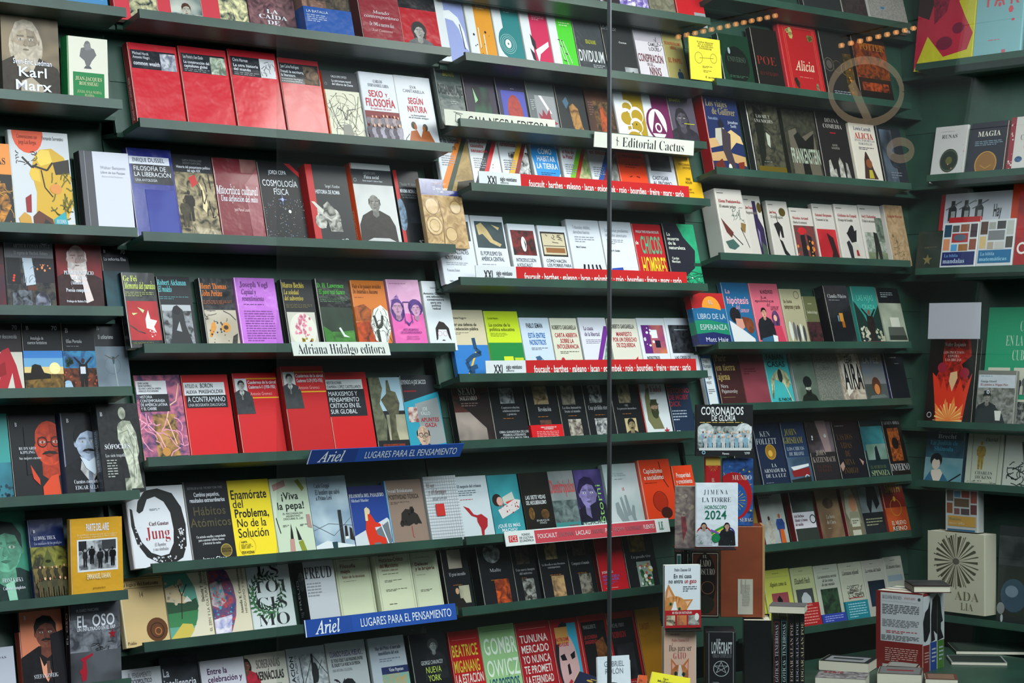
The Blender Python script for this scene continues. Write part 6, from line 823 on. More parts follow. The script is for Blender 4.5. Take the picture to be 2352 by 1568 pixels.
bk('white book with picture mosaic over blue title block', 2240, 2322, 505, 'b4b8bc', grid.format('4a3430', '8a8c88', '3a3a3c', 'a0a4a0', '6a6c70', 'b8a070', '9a8c80', 'a8a8a4', '44403c')+'r 1c5c88 .04 .62 .96 .88;t f 88b0c8 .1 .66 .5 .73 La biblia;t f 88b8d0 .08 .76 .86 .84 matemáticas;r b88a28 .04 .96 .96 .99', t=.03, off=.03)
bk('dark red book with large white letter O', 2325, 2420, 440, '8a1c22', 't b d0ccc8 .05 .66 .5 .82 OS;t b c8a030 .3 .3 .9 .4 EL SOL;ns 6a141a a02428 0 0 1 .6', t=.02, off=.04, mat='wrapped_print')
R('E4', 8)
bk('blank white sheet of card', 2131, 2250, 696, 'a4a6b0', '', t=.003, off=.058, lift=.02, cat='card', name='blank_card', yb=778, lean=4)
bk('green book with photo grid titled CUBANA', 2250, 2400, 706, '1e8862', 't F a8c4b0 .3 .1 .9 .46 CHE|EN LA REVOL|CUBANA;r b8b8a8 .06 .5 .4 .72;r b8b8a8 .46 .5 .84 .72;r b8b8a8 .06 .76 .4 .98;r b8b8a8 .46 .76 .84 .98;H LDh .22 .62 .12 8a8a84 16181a 3a3c40;W 2a2c30 5a5c60 .5 .56 .8 .72 3;H LD .22 .88 .12 8a8a84 16181a 3a3c40;nf 8a8a84 26282a .48 .78 .82 .97', t=.015, lean=8, off=.0)
bk('black book with red flames titled LAS BRUJAS', 2122, 2230, 778, '1a1012', 'nq b82418 5a1410 .3,.0 .85,.0 .9,.2 .7,.3 .9,.5 .7,.7 .8,.95 .2,.95 .3,.7 .14,.5 .3,.3;p c83018 .1,.4 .24,.48 .3,.6 .34,.44 .44,.62 .5,.44 .6,.64 .7,.46 .78,.62 .94,.4 .86,.7 .8,.98 .24,.98 .18,.7;p d87838 .26,.98 .2,.76 .36,.86 .42,.7 .5,.84 .6,.68 .66,.86 .8,.76 .76,.98;X e8b878 .5 .96 .05 .3 26;p c8a078 .48,.4 .62,.38 .64,.46 .54,.62 .46,.5;e 8a1c30 .78 .4 .1 .06;e 8a1c30 .3 .34 .1 .06;t F d8ccc4 .32 .04 .76 .09 Walter Benjamin;t F d8b8b0 .3 .14 .74 .27 LOS PROCESOS|CONTRA|LAS BRUJAS;c b0acb0 .1 .9 .05 .012', t=.03, off=.02, lean=8)
bk('grey book with photo of miner in lamp helmet', 2238, 2326, 850, '6a6a66', 'r b0b8c0 .02 .08 .98 .32;g 4a8898 .08 .1 .6 .12 1;t fl 4a4c50 .08 .18 .5 .22 George Orwell;t fl 8a3840 .08 .24 .8 .28 El camino a Wigan Pier;nf 8a8a86 55554f .02 .32 .98 .98;H h .28 .5 .2 8a8680 1c1c1e 26282c;c c8ccd0 .3 .4 .04 .02;p 26282e .1,.7 .5,.66 .7,.8 .8,.98 0,.98;p c8c8c4 .5,.74 .68,.74 .66,.92 .54,.92', t=.02, off=.05, lean=8, mat='wrapped_print')
R('E5', 9)
bk('dark blue book with geisha drawing, white serif title', 2120, 2206, 965, '1a2c40', 'ns 1a3044 3a6c7c 0 .3 1 .66;ns 7a9ca0 4a7c8c 0 .58 1 1;t f c8ccd0 .28 .11 .8 .29 Bertolt|Brecht;t f 3a8ca8 .1 .3 .84 .49 La Judith de|Shimoda;e 14161c .3 .62 .16 .11;e c8b8ac .3 .68 .11 .09;e 14161c .32 .57 .08 .05;p c8bcb0 .2,.78 .42,.76 .56,.88 .5,1 .16,1;p 2c5c78 .02,.95 .16,.8 .3,1 0,1;p 2c5c78 .66,.95 .5,.82 .4,1 .66,1;l 14161c .03 .6,.98 .98,.82', t=.025)
bk('cream book with ornate frame and yellow figure', 2214, 2296, 978, 'b4b8a8', 'l 4a4c48 .01 .14,.08 .9,.08 .88,.92 .16,.92 .14,.08;k 5a5c58 .06 .03 .3 .12 6 .012;k 5a5c58 .7 .03 .95 .12 6 .012;k 5a5c58 .06 .88 .3 .97 6 .012;k 5a5c58 .7 .88 .95 .97 6 .012;F b09038 .4 .24 .7;t i 3a3c3c .5 .18 .84 .24 David;t F 3a3c3c .28 .72 .76 .86 CHARLES|DICKENS;g 5a5c58 .36 .88 .6 .9 1', t=.012, spine='b4b8a8')
bk('white book with black ink writing and dark face', 2300, 2395, 966, 'b0b4ac', 'nq 5a5c54 2c2e2a .4,.3 .7,.28 .9,.5 .8,.7 .5,.66;k 1c1e20 .1 .6 .9 .98 34 .02;t b a05048 .45 .04 .9 .1 DE AR;t b 4a4c4c .45 .12 .9 .24 LENGUA|LAS MAÑ', t=.02)
R('E6', 4)
bk('large thick white box book with dark sunburst', 2131, 2262, 1217, 'b8b4a0', 'X 4a4638 .5 .36 .02 .38 28;X 4a4638 .505 .36 .02 .36 26;e 55524a .5 .36 .06 .04;t F 6a6248 .48 .72 .9 .84 ADA;t F 6a6248 .58 .86 .8 .96 LIA', t=.075, off=0, lean=0)
bk('white book with picture mosaic and ochre title block', 2172, 2246, 1120, 'a8acac', grid.format('5a5450', '4a7c94', '8a3c34', '8a4038', '5a4838', '7a4830', '6a4848', '4a3c40', '5a3030')+'r b08840 .08 .64 .94 .88;t f 7a7c60 .12 .68 .5 .74 Bodelón;t f c0b090 .12 .78 .6 .84 más allá;r 28587c .06 .95 .92 .99', t=.04, yb=1217, lean=0, off=.02)
bk('dark poster-like book with blue planet', 2288, 2440, 1206, '1e2022', 'ns 4a4c50 1a1c1e 0 .1 1 .4;e 2c4458 .25 .7 .2 .17;ns 1c1e20 1c1e20 0 .98 1 1;e 6a7c8c .22 .66 .1 .06;e 7a7c80 .06 .84 .06 .06;e b0b4b8 .08 .94 .02 .04', t=.02, lean=4, mat='wrapped_print')
# ============================================================ free-standing piles on the display table
def place3(x, y, D):
    u, w = (x-1176)/F, (HY-y)/F; dx, dy = ray(x); return Vector((D*dx, D*dy, HC+D*w))
def stand(desc, xl, xr, yt, yb, D, yaw, t, cover, art='', lean=0, hard=False, spine=None, mat='cover_print', sr=False, name='book', cat='book', group=None, pages=True, sart=None, z=None, roll=0):
    """upright thing whose bottom-left front corner is seen at (xl, yb), D metres from the camera; yaw turns its face towards the viewer's left (+) or right (-)"""
    P0 = place3(xl, yb, D)
    if z is not None: P0.z = z
    aa = -A+math.radians(yaw)*-1; Rv = Vector((math.cos(aa), math.sin(aa), 0)); Nh = Vector((math.sin(aa), -math.cos(aa), 0)); ph = math.radians(lean)
    N = Nh*math.cos(ph)+Vector((0, 0, math.sin(ph))); U = -Nh*math.sin(ph)+Vector((0, 0, math.cos(ph)))
    g = HY-yt; H_ = (g*depth(P0)-F*(P0.z-HC))/(F*U.z-g*depth(U))
    u = (xr-1176)/F; cr_ = lambda V: V.x*CA-V.y*SA       # camera-right component
    W_ = (u*depth(P0)-cr_(P0))/(cr_(Rv)-u*depth(Rv))
    M = Matrix((Rv, U, N)).transposed().to_4x4(); M.translation = P0
    if roll: M = M @ Matrix.Rotation(math.radians(roll), 4, 'Z')
    e = empty(name, M, desc, cat, group)
    if pages: book_mesh(e, W_, H_, t, cover, spine or cover, mat, hard, sr)
    else:
        m = MB(); m.box(0, 0, -t, W_, H_, 0, col(cover)); m.build('box_body', [mat], e, True, .002)
    if art: a = Art(W_, H_, mat, len(desc)); a.run(art); a.build(e)
    if sart:
        a = Art(t, H_, mat, 1); a.run(sart)
        if sr: a.build(e, mat=Matrix(((0, 0, 1, W_+.0001), (0, 1, 0, 0), (-1, 0, 0, 0), (0, 0, 0, 1))))
        else: a.build(e, mat=Matrix(((0, 0, -1, -.0001), (0, 1, 0, 0), (1, 0, 0, -t), (0, 0, 0, 1))))
    return e, W_, H_, M
TZ = .42
# table: top and apron with legs
e = empty('display_table', Matrix.Translation((4.0, 4.16, 0)), 'green display table under the piles at the window corner', 'table')
m = MB(); m.box(-.6, -.3, TZ-.03, XE-4.02, Y0-4.16-.02, TZ); m.build('table_top', ['green_paint'], e, False, .003)
m = MB(); m.box(-.55, -.27, TZ-.13, XE-4.05, -.25, TZ-.03); m.build('apron', ['green_paint'], e, False, .002)
for x in (-.5, XE-4.12):
    for y in (-.25, .48): m = MB(); m.box(x, y, 0, x+.05, y+.05, TZ-.03); m.build('leg', ['green_paint'], e, False, .002)
stand('tall dark box with white circled star on its front', 1620, 1690, 1450, 1616, 6.42, 3, .13, '1a1a1e', 'l 7a7c80 .02 .12,.0 .92,.0 .92,.97 .12,.97 .12,.02;t F b8bcc0 .36 .1 .5 .16 HP;t Bj b8bcc0 .2 .15 .88 .32 LOVECRAFT;t f 6a6c70 .24 .32 .86 .38 OBRAS COMPLETAS;c b0b4b8 .52 .54 .26 .02;l b0b4b8 .015 .52,.44 .68,.6 .3,.5 .74,.5 .36,.6 .52,.44;k 8a8c90 .2 .74 .88 .96 22 .018', name='book_box', cat='box', pages=False, z=TZ, mat='cover_print')
stand('plain black book beside the box with the circled star', 1708, 1772, 1424, 1616, 6.5, 5, .16, '0f1012', '', hard=True, name='book', z=TZ, mat='wrapped_print', spine='16181a', sart='l 8a8c90 .04 .5,.0 .5,1;r 5a5c60 .2 .3 .4 .5')
for i, (c1, ttl_, c2) in enumerate((('3a1c20', 'GÓTICAS · TENEBROSAS', 'b0a8b0'), ('1c3840', 'GÓTICAS · TENEBROSAS', 'a8b8b8'), ('2c1c22', 'EDGAR ALLAN POE', 'a8948c'), ('24242c', 'EDGAR ALLAN POE', '9a98a4'), ('26241c', 'EDGAR ALLAN POE', 'b0a884'))):
    x = 1776+(0, 17, 36, 50, 61)[i]; w = (15, 15, 12, 10, 11)[i]
    stand(('dark spine titled GÓTICAS TENEBROSAS with red line', 'dark spine titled GÓTICAS TENEBROSAS with teal line', 'dark spine with reddish capitals, third in the boxed row', 'dark spine with grey capitals, fourth in the boxed row', 'dark spine with yellowish capitals, last in the boxed row')[i],
        x, x+w, (1418, 1416, 1414, 1412, 1411)[i], 1600, 6.62, 5, .15, '121216', 'l %s .06 .12,.06 .9,.06 .9,.96 .12,.96 .12,.06;t Fv %s .25 .1 .8 .9 %s' % (c1 if i > 1 else ('7a3038' if i == 0 else '3a7078'), c2, ttl_), pages=False, z=TZ, group='boxed spines at the table edge')
def flat(desc, x, y, D, yaw, w, d, h, cover, art='', hard=False, pitch=0, z=None, name='book', group='books lying flat', spine=None, roll=0):
    """lying thing: (x, y) is its front-left lower corner; w across, d away from the viewer, h thick"""
    P0 = place3(x, y, D)
    if z is not None: P0.z = z
    aa = -A-math.radians(yaw); Rv = Vector((math.cos(aa), math.sin(aa), 0)); Bk = Vector((-math.sin(aa), math.cos(aa), 0)); ph = math.radians(pitch)
    U = Bk*math.cos(ph)+Vector((0, 0, math.sin(ph))); N = -Bk*math.sin(ph)+Vector((0, 0, math.cos(ph)))
    M = Matrix((Rv, U, N)).transposed().to_4x4(); M.translation = P0+N*h
    e = empty(name, M, desc, 'book', group); book_mesh(e, w, d, h, cover, spine or cover, 'cover_print', hard)
    if art: a = Art(w, d, 'cover_print', 4); a.run(art); a.build(e)
    return e
T1 = 1e-3
_e, _w, bxH, _m = stand('large brown wooden box with paper label', 1655, 1754, 1208, 1417, 6.55, 2, .12, '6a3018', '', name='wooden_box', cat='box', pages=False)
boxz = _m.translation.z
for ch in _e.children: ch.data.materials.clear(); ch.data.materials.append(MATS['varnished_wood'])
m = MB(); m.box(_w*.4, .01, .0004, _w*.75, bxH*.42, .0014, col('a8a498')); lb = m.build('paper_label', ['matte_print'], _e)
a = Art(_w*.35, bxH*.4, 'matte_print', 2); a.k = 2; a.run('g 8a867c .2 .06 .3 .95 1;g 8a867c .5 .06 .6 .9 1;g 8a867c .3 .2 .8 .8 14'); a.build(lb, (_w*.4, .012, .0014))
m = MB(); m.box(_w-.004, -.001, -.121, _w+.004, bxH+.001, .001); m.build('edge_strip', ['cardboard'], _e, False)
stand('dark box titled EL LADO OSCURO with red oval frame', 1587, 1651, 1264, 1418, 6.48, 6, .09, '1c1816', 'l a89c8c .02 .06,.04 .96,.04 .96,.97 .06,.97 .06,.04;r 4a2218 .1 .06 .92 .95;e 120f0e .5 .45 .4 .42;e 1c1e14 .5 .8 .34 .14;t F c8c0b0 .42 .06 .58 .11 EL;t Fj c8c0b0 .32 .13 .72 .24 LADO;t Fj c8c0b0 .3 .26 .86 .36 OSCURO;c 6a4430 .6 .55 .24 .03', pages=False, name='book_box', cat='box')
for i, c_ in enumerate(('2c6a60', 'a89040')):
    stand('narrow dark spine with %s top, beside the oval frame' % ('teal' if i == 0 else 'yellow'), 1552+i*16, 1566+i*16, 1266, 1418, 6.5, 2, .09, '16171a', 'r d0d0cc .2 .04 .86 .4;r %s .26 .06 .8 .2;r 16171a .26 .2 .8 .38;t Fv d0d0cc .3 .2 .74 .37 OSCURO' % c_, pages=False, group='boxed spines beside the oval frame')
_e, _w, sh, _m = stand('colourful encyclopedic book titled MUNDO with zodiac wheel', 1660, 1730, 1053, 1207, 6.55, 0, .03, '1c3c78', 'np 2c5aa0 16305c 0 0 1 1;D a8a040 .05 .05 .95 .95 20 .03;X b08c28 .3 .5 .1 .66 16;e a0141c .35 .56 .62 .36;e 1c5090 .4 .62 .4 .26;X c09828 .4 .62 .1 .34 18;e c0a030 .4 .62 .1 .07;t F d8ccc0 .3 .24 .95 .32 MUNDO;t F d8ccc0 .55 .88 .98 .94 SEBAG', hard=True)
stand('red book spine with golden crown and letter M', 1621, 1655, 1050, 1207, 6.54, 0, .06, 'a0181e', 'r b89840 0 0 1 .12;X c8a440 .5 .14 .05 .3 12;t F d8ccc0 .4 .3 .6 .36 EL;t F d8ccc0 .3 .38 .7 .5 M;t F d8ccc0 .3 .56 .7 .66 U', pages=False)
stand('black book of a football team titled CORONADOS DE GLORIA', 1597, 1730, 929, 1047, 6.53, 0, .02, '18191c', 't b d8dadc .1 .04 .84 .2 CORONADOS;t b d8dadc .28 .2 .7 .32 DE GLORIA;g c0a850 .08 .34 .92 .37 1;nf a8b0b0 4a5450 .04 .42 .98 .86;ne d0d4d8 8a9490 .18 .5 .14 .14;ne d0d4d8 8a9490 .84 .5 .14 .14;W 9ab8c8 d0d4d8 .1 .5 .94 .8 12;W c8ccd0 8ab0c4 .14 .58 .9 .88 10;r c0c4c4 .06 .84 .96 .89;r 18191c 0 .9 1 1;t b c0c4c8 .46 .93 .58 .97 Planeta;t b c0c4c8 .84 .92 .94 .97 YPF;c 8ac0d8 .14 .93 .03 .01', hard=True, sart='t bv d0d4d4 .3 .3 .7 .9 CORONADOS DE GLORIA', lean=2)
stand('white booklet titled HORÓSCOPO 2024 with coloured loop', 1597, 1695, 1109, 1255, 6.3, -2, .016, 'd6dce6', 't F 3a4450 .2 .1 .76 .18 J I M E N A;t F 3a4450 .15 .22 .84 .3 LA TORRE;t b 2c7a64 .22 .35 .74 .41 HORÓSCOPO;t b 1c6a54 .22 .43 .74 .57 2024;e a82c20 .2 .78 .17 .1;e d6dce6 .2 .78 .13 .075;e 3a3488 .76 .79 .17 .1;e d6dce6 .76 .79 .13 .075;l d8c02c .05 .12,.86 .3,.86 .5,.78 .66,.7;l 2c8a3c .05 .14,.84 .32,.82 .5,.74 .68,.68;l 7a4ca8 .05 .36,.74 .5,.78 .66,.86 .84,.86;H L .2 .68 .1 c89c88 1c1618 c0c4cc;H L .74 .68 .1 c89c88 1c1618 1c1e24;e 1c7a4c .48 .86 .1 .07;D 3a8a6c 0 .88 1 1 20 .008;D 3a8a6c 0 .8 .2 1 8 .01', mat='wrapped_print')
stand('grey pink book with dancing figures, plastic wrapped', 1550, 1597, 1116, 1258, 6.32, 6, .03, '6a6260', 'np 8a7c74 5a4c50 0 0 1 1;nq 8a3c44 5a3038 .3,.5 .5,.44 .6,.7 .4,.9;D 9a8c80 .1 .1 .9 .5 10 .08', mat='wrapped_print', spine='5c5c60')
_e, W2, H2, M2 = stand('white book with orange cat peeking, EN MI CASA', 1527, 1610, 1298, 1442, 6.15, -10, .022, 'd6dce2', 't f 3a4450 .26 .05 .72 .1 Pedro Zuazua Gil;t b 2a303c .24 .14 .74 .21 En mi casa;t b 2a303c .1 .22 .5 .29 no entra;t b a82430 .54 .22 .88 .29 un gato;g 5a6470 .5 .34 .88 .44 3;p c07c48 .0,.6 .02,.42 .1,.3 .28,.5;p e0b08c .05,.54 .1,.37 .21,.5;p c07c48 .44,.55 .78,.55 .6,.72;p e0b08c .54,.58 .72,.57 .6,.67;ne d89860 b8743c .26 .68 .36 .19;l 8a5028 .015 .24,.5 .22,.58;l 8a5028 .015 .32,.5 .31,.58;l 8a5028 .015 .4,.53 .38,.6;e 5a7848 .16 .62 .05 .03;e 5a7848 .4 .7 .05 .03;e k .16 .62 .02 .02;e k .4 .7 .02 .02;p e0e0e0 .12,.78 .2,.68 .25,.58 .3,.58 .33,.68 .4,.78;r a81c24 0 .72 1 1;t b d8ccc8 .2 .74 .74 .78 MI VIDA EN INSTAGRAM;nf c8b89c 2a2420 .04 .8 .28 .96;nf c87848 8a5c48 .33 .8 .6 .96;nf a8a8a0 5a5c58 .64 .8 .95 .96;e d8d8d4 .88 .83 .06 .06', sr=True, spine='b0b4b8')
stand('pale pink book with white and ginger cat, DÍAS PARA SER GATO', 1525, 1600, 1441, 1600, 6.16, -9, .03, 'd0aa98', 'g a05a58 .2 .08 .7 .1 1;t F a04c50 .24 .13 .76 .17 Pedro Zuazua Gil;t F 4a4440 .15 .2 .84 .28 Días para ser;t F a83c44 .28 .29 .68 .37 GATO;p c8b8ac .3,.66 .66,.66 .84,.8 .9,1 .16,1;nq b8683c 8a4c2c .62,.64 .84,.78 .94,1 .72,1;p b8683c .22,.54 .22,.36 .42,.46;p d8a090 .25,.49 .25,.4 .36,.46;p b8683c .54,.46 .76,.36 .74,.56;p d8a090 .62,.46 .73,.4 .72,.5;ne c47c4c a05c34 .48 .56 .27 .125;p d8ccc4 .45,.44 .52,.44 .58,.58 .66,.66 .5,.71 .32,.66 .42,.58;e 3a5a3c .36 .54 .06 .025;e 3a5a3c .6 .55 .06 .025;e k .36 .54 .025 .025;e k .6 .55 .025 .025;p c87878 .46,.62 .54,.62 .5,.66;r b0aaa4 .3 .74 .66 1;r 3a3430 .33 .76 .63 .9;H . .48 .83 .1 6a5c50 1c1816 -;r 3aa488 .06 .9 1 1;t b d8d8c8 .2 .92 .72 .99 LOS GATOS', sr=True, spine='a8a49c', name='book', z=TZ+.0065)
# metal stand that carries the two cat books, the horoscope booklet and the wrapped book
P = place3(1575, 1500, 6.39)
e = empty('metal_book_stand', Matrix.Translation((P.x, P.y, TZ)) @ Matrix.Rotation(-A, 4, 'Z'), 'dark metal stand with trays holding the cat books', 'stand')
m = MB(); m.box(-.006, .0, 0, .006, .012, .60); m.build('post', ['dark_metal'], e, False, .001)
m = MB(); m.box(-.09, -.16, 0, .09, .012, .006); m.build('base', ['dark_metal'], e, False, .001)
for (xa, xb, yy, D) in ((1529, 1612, 1444, 6.15), (1551, 1690, 1258, 6.3)):
    q = place3(xa, yy, D); r = place3(xb, yy, D); m = MB(); Mi = e.matrix_world.inverted(); a0, b0 = Mi @ q, Mi @ r
    m.box(a0.x, min(a0.y, 0)-.012, a0.z-.006, b0.x, .012, a0.z-.002); m.build('tray', ['dark_metal'], e, False, .0008)
flat('small grey book lying on top of the boxed spines', 1766, 1418, 6.6, 14, .12, .1, .024, '4a4648', 'r 6a6668 0 0 1 1', z=place3(1776, 1409, 6.60).z+.003, group='books on piles')
# three thick volumes standing with their backs and spines to the glass
holm = 'r b4b8bc .1 .02 1.0 .64;t F 3a3c44 .14 .05 .55 .1 RELLOOK HOLMES;t F a83038 .6 .06 .84 .09 ANOTADO;l 8a8c90 .004 .12,.13 .9,.13;e 3a4048 .92 .08 .03 .02;g 4a4c54 .14 .17 .92 .3 6;g 6a6c74 .14 .36 .92 .46 5;g a83038 .22 .5 .9 .54 2;g 4a4c54 .12 .56 .92 .63 4;g b89088 .2 .72 .9 .9 7;r a8a8a4 .14 .93 .28 .97;e a08080 .5 .95 .025 .02'
_e, w1, h1, M1 = stand('thick red volume with white back panel standing on table', 2012, 2120, 1354, 1530, 7.05, 38, .055, '6e1e1c', holm, sr=True, spine='6e1e1c', z=TZ, sart='r b8bcc0 0 .04 1 .66;p 16181c 0,.36 .3,.24 .7,.2 1,.1 1,.5 .6,.6 .3,.62 .1,.6;l 16181c .1 .16,.42 .14,.58 .4,.6;g b89088 .2 .75 .8 .9 4')
for i, (c_, d_) in enumerate((('1c3c80', 'blue'), ('3c6a28', 'green'))):
    off = .0575*(i+1); tr = M1.copy(); tr.translation = M1.translation-M1.col[2].to_3d()*off
    e = empty('book', tr, 'thick volume with %s lower spine behind the red one' % d_, 'book', 'thick volumes on the table'); book_mesh(e, w1, h1, .055, c_, c_, 'cover_print', False, True)
    a = Art(.055, h1, 'cover_print', 3); a.run('r b8bcc0 0 .02 1 .64;'+('p 16181c .1,.3 .3,.1 .7,.06 1,.04 1,.56 .5,.5 .7,.62 .1,.64' if i == 0 else 'p 16181c 0,.04 .4,.1 .6,.3 .8,.4 .5,.42 .5,.5 .9,.62 0,.64')+';g a8b4c0 .2 .72 .8 .92 4')
    a.build(e, mat=Matrix(((0, 0, 1, w1+.0001), (0, 1, 0, 0), (-1, 0, 0, 0), (0, 0, 0, 1))))
topz = TZ+h1+.0008
q = M1 @ Vector((w1, h1, 0)); D_ = depth(q)
flat('dark red edged book lying on the thick volumes', 2098, 1362, D_+.02, 0, .135, .16, .026, '3a1a1a', 'ns 2a2a2c 4a4a4c 0 0 1 1', hard=True, z=topz, group='books on piles')
# books lying on the table
def low(desc, x, y, yaw, w, d, h, cover, art='', zz=TZ+.0005, **k):
    D = (HC-zz)*F/(y-HY); flat(desc, x, y, D, yaw, w, d, h, cover, art, z=zz, **k)
low('black book lying in front of the thick volumes', 1880, 1538, 24, .18, .15, .035, '14151a', 'r 8a8a90 .1 .2 .9 .9;r 26282c .2 .4 .8 .6')
low('white edged book lying beside the red volume', 2034, 1548, 20, .11, .1, .03, '3a1c20', 'r 8a8c88 .05 .05 .95 .95')
low('white book with red lettering along its side, lying down', 1872, 1578, 16, .17, .14, .035, '8a8486', 'nf 9a9498 5a4c50 0 0 1 1;t b a02830 .1 .1 .5 .3 SERIE')
low('grey book lying at the table edge, pages showing', 2014, 1572, 14, .15, .15, .04, '4a4440', 'r 6a6c6c .05 .05 .95 .95;r 7a2c30 .2 .4 .8 .6')
low('large thin dark atlas lying on the table', 2196, 1502, 4, .42, .22, .012, '26302c', 'r 34403a .04 .06 .96 .94')
low('white rimmed flat book beside the green-spined volume', 2185, 1526, 6, .2, .16, .01, '8a8e8c', 'r 2a3230 .03 .04 .97 .96')
low('brown book lying between the flat ones', 2125, 1572, 10, .11, .12, .02, '5a3428', 'r 7a5c4c .1 .1 .9 .9')
# sloping books near the glass
e = empty('display_step', Matrix.Translation((3.55, 3.90, TZ)), 'green display step below the sloping books at the glass', 'step')
m = MB(); m.box(0, 0, .075, .62, .33, .09); m.build('top_board', ['green_paint'], e, False, .002)
m = MB(); m.box(0, .01, 0, .62, .03, .075); m.build('riser', ['green_paint'], e, False, .002)
m = MB(); m.box(0, .30, 0, .62, .32, .075); m.build('riser', ['green_paint'], e, False, .002)
def slope(desc, xl, xr, yt, yb, D, yaw, t, cover, art, roll, **k): return stand(desc, xl, xr, yt, yb, D, yaw, t, cover, art, lean=k.pop('lean', 38), roll=roll, **k)
slope('dark blue book with golden scales titled Filosofía', 1292, 1392, 1536, 1612, 5.70, 18, .03, '16203c', 't b d8d4c8 .3 .36 .84 .46 Filosofía;t b d8d4c8 .3 .5 .84 .6 Derecho;l b89440 .02 .52,.06 .52,.26;l b89440 .02 .36,.12 .68,.08;e b89440 .36 .18 .08 .03;e b89440 .68 .14 .08 .03', -16, spine='c88c30')
slope('glossy white book with large grey capitals at the glass joint', 1372, 1450, 1508, 1640, 5.5, 10, .03, 'bcc4cc', 't s 5a626c .24 .08 .84 .34 GABRIEL|ROLÓN;H . .5 .62 .26 8a8e94 26282c 3a3c44', 6, spine='9aa4ac', mat='wrapped_print')
slope('bright yellow book lying beside the glossy white one', 1478, 1570, 1540, 1625, 5.7, 6, .02, 'd8cc20', 't b 4a4a10 .2 .1 .6 .26 Ian|McEwan;g 8a8418 .1 .4 .8 .5 2', -10)
slope('orange and brown book under the yellow one', 1452, 1474, 1548, 1640, 5.74, 6, .02, 'c04c18', 't b 4a1c10 .2 .1 .6 .26 Giro|María', -6)
# ============================================================ shop window: two panes, joint, ring decal
GY = 3.16
gm = bpy.data.materials.new('window_glass'); gm.use_nodes = True; gt = gm.node_tree; gt.nodes.clear()
o_ = gt.nodes.new('ShaderNodeOutputMaterial'); mx = gt.nodes.new('ShaderNodeMixShader'); tr = gt.nodes.new('ShaderNodeBsdfTransparent'); gl = gt.nodes.new('ShaderNodeBsdfGlossy'); fr = gt.nodes.new('ShaderNodeFresnel')
fr.inputs['IOR'].default_value = 1.5; gl.inputs['Roughness'].default_value = .01; tr.inputs['Color'].default_value = (.95, .97, .96, 1)
ge = gt.nodes.new('ShaderNodeNewGeometry'); mr = gt.nodes.new('ShaderNodeMapRange'); mr.inputs[3].default_value = 1.5; mr.inputs[4].default_value = 1/1.5
gt.links.new(ge.outputs['Backfacing'], mr.inputs[0]); gt.links.new(mr.outputs[0], fr.inputs['IOR'])
gt.links.new(fr.outputs[0], mx.inputs[0]); gt.links.new(tr.outputs[0], mx.inputs[1]); gt.links.new(gl.outputs[0], mx.inputs[2]); gt.links.new(mx.outputs[0], o_.inputs[0]); MATS['window_glass'] = gm
jx = on_y(1402.5, GY)
wn = bpy.data.objects.new('window_1', None); C.objects.link(wn); wn['kind'] = 'structure'
for a_, b_ in ((XL, jx-.0022), (jx+.0022, XR)):
    m = MB(); m.box(a_, GY, 0.1, b_, GY+.008, 3.4); m.build('pane', ['window_glass'], wn, False)
m = MB(); m.box(jx-.0022, GY-.001, .1, jx+.0022, GY+.009, 3.4); m.build('joint', ['steel'], wn, False)
dm = bpy.data.materials.new('translucent_tan'); dm.use_nodes = True; dt = dm.node_tree; pb = dt.nodes['Principled BSDF']
pb.inputs['Base Color'].default_value = col('8a7458'); pb.inputs['Roughness'].default_value = .6; pb.inputs['Alpha'].default_value = .2; MATS['translucent_tan'] = dm
def strip(name, pts, w):
    m = MB(); P_ = [Vector((on_y(x, GY), 0, height_at(x, y, on_y(x, GY), GY))) for x, y in pts]
    n = len(P_); off = []
    for i in range(n):
        d = (P_[min(i+1, n-1)]-P_[max(i-1, 0)]) if (pts[0] != pts[-1]) else (P_[(i+1) % (n-1)]-P_[(i-1) % (n-1)]); d.normalize(); off.append(Vector((-d.z, 0, d.x))*w/2)
    for i in range(n-1):
        q = [P_[i]+off[i], P_[i]-off[i], P_[i+1]-off[i+1], P_[i+1]+off[i+1]]; m.face([(v.x, 0, v.z) for v in q])
    return m
rg = bpy.data.objects.new('window_marking', None); rg.location = (0, GY-.0006, 0); C.objects.link(rg); tag(rg, 'faint tan ring and slash decal on the glass above the dark shelves', 'marking')  # translucent tan shapes laid on the pane
k_ = 36
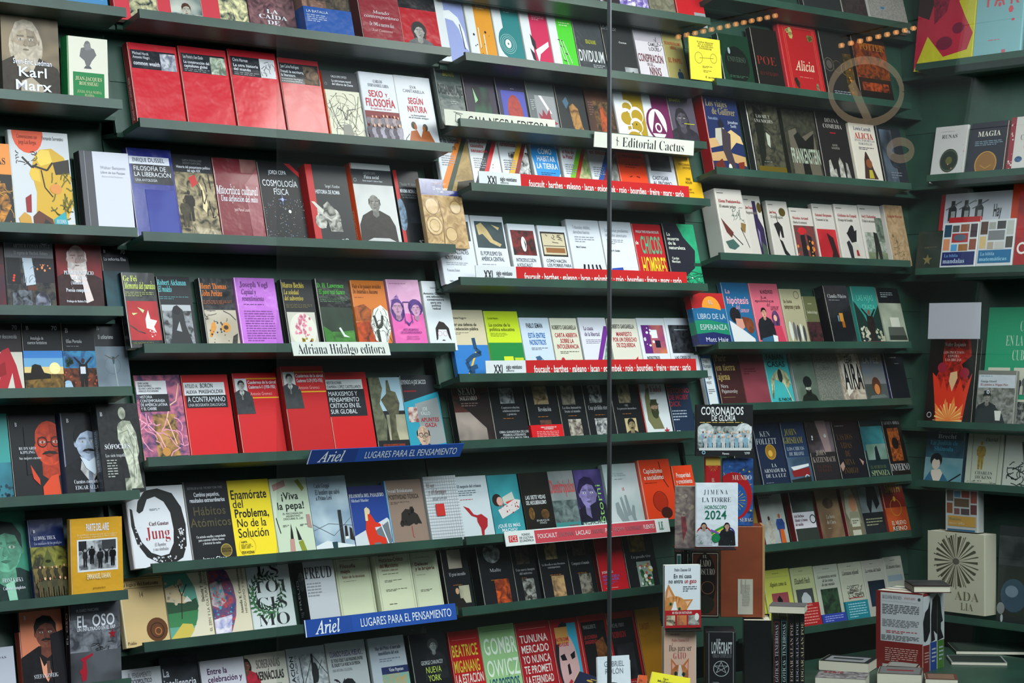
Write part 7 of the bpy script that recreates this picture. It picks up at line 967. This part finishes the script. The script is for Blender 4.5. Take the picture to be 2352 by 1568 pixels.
strip('ring', [(1985+82*math.cos(2*math.pi*i/k_)+4, 210+72*math.sin(2*math.pi*i/k_)) for i in range(k_+1)], .020).build('ring', ['translucent_tan'], rg, False)
strip('slash', [(1955, 190), (1975, 235), (1995, 278)], .03).build('slash', ['translucent_tan'], rg, False)
strip('dot', [(2068+26*math.cos(2*math.pi*i/k_), 345+20*math.sin(2*math.pi*i/k_)) for i in range(k_+1)], .022).build('dot', ['translucent_tan'], rg, False)

# ============================================================ lamps of the street stalls opposite, mirrored faintly in the pane
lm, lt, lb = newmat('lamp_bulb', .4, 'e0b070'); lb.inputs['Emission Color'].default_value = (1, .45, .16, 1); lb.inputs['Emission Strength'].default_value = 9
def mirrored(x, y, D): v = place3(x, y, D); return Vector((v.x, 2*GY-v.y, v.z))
for si, (pa, pb, n) in enumerate((((1560, 84), (1800, 32), 13), ((1935, 104), (2120, 60), 9))):
    qa, qb = mirrored(*pa, 12.0), mirrored(*pb, 12.6); d = qb-qa
    e = empty('lamp_string', Matrix.Translation(qa), 'string of warm bulbs mirrored in the glass, %s' % ('over the conspiracy book row' if si == 0 else 'over the corner bay'), 'lamps')
    m = MB(); m.box(-.004, -.004, -.004, .004, .004, .004)
    cv = MB(); u_ = d.normalized(); s_ = u_.cross(Vector((0, 0, 1))).normalized()*.006; w_ = Vector((0, 0, .006)); o = Vector((0, 0, .05))
    for a_, b_ in ((s_, w_), (w_, -s_), (-s_, -w_), (-w_, s_)): cv.face([tuple(o+a_), tuple(o+d+a_), tuple(o+d+b_), tuple(o+b_)])
    cv.build('cable', ['dark_metal'], e, False)
    bm_ = MB()
    for i in range(6):
        for j in range(8):
            P_ = lambda i, j: (.013*math.sin(math.pi*i/6)*math.cos(math.pi*j/4), .013*math.sin(math.pi*i/6)*math.sin(math.pi*j/4), .013*math.cos(math.pi*i/6)*1.2)
            bm_.face([P_(i, j), P_(i+1, j), P_(i+1, j+1), P_(i, j+1)])
    b0 = bm_.build('bulb', ['lamp_bulb'], e, False)
    for i in range(1, n): b1 = b0.copy(); C.objects.link(b1); b1.parent = e; b1.location = d*i/n
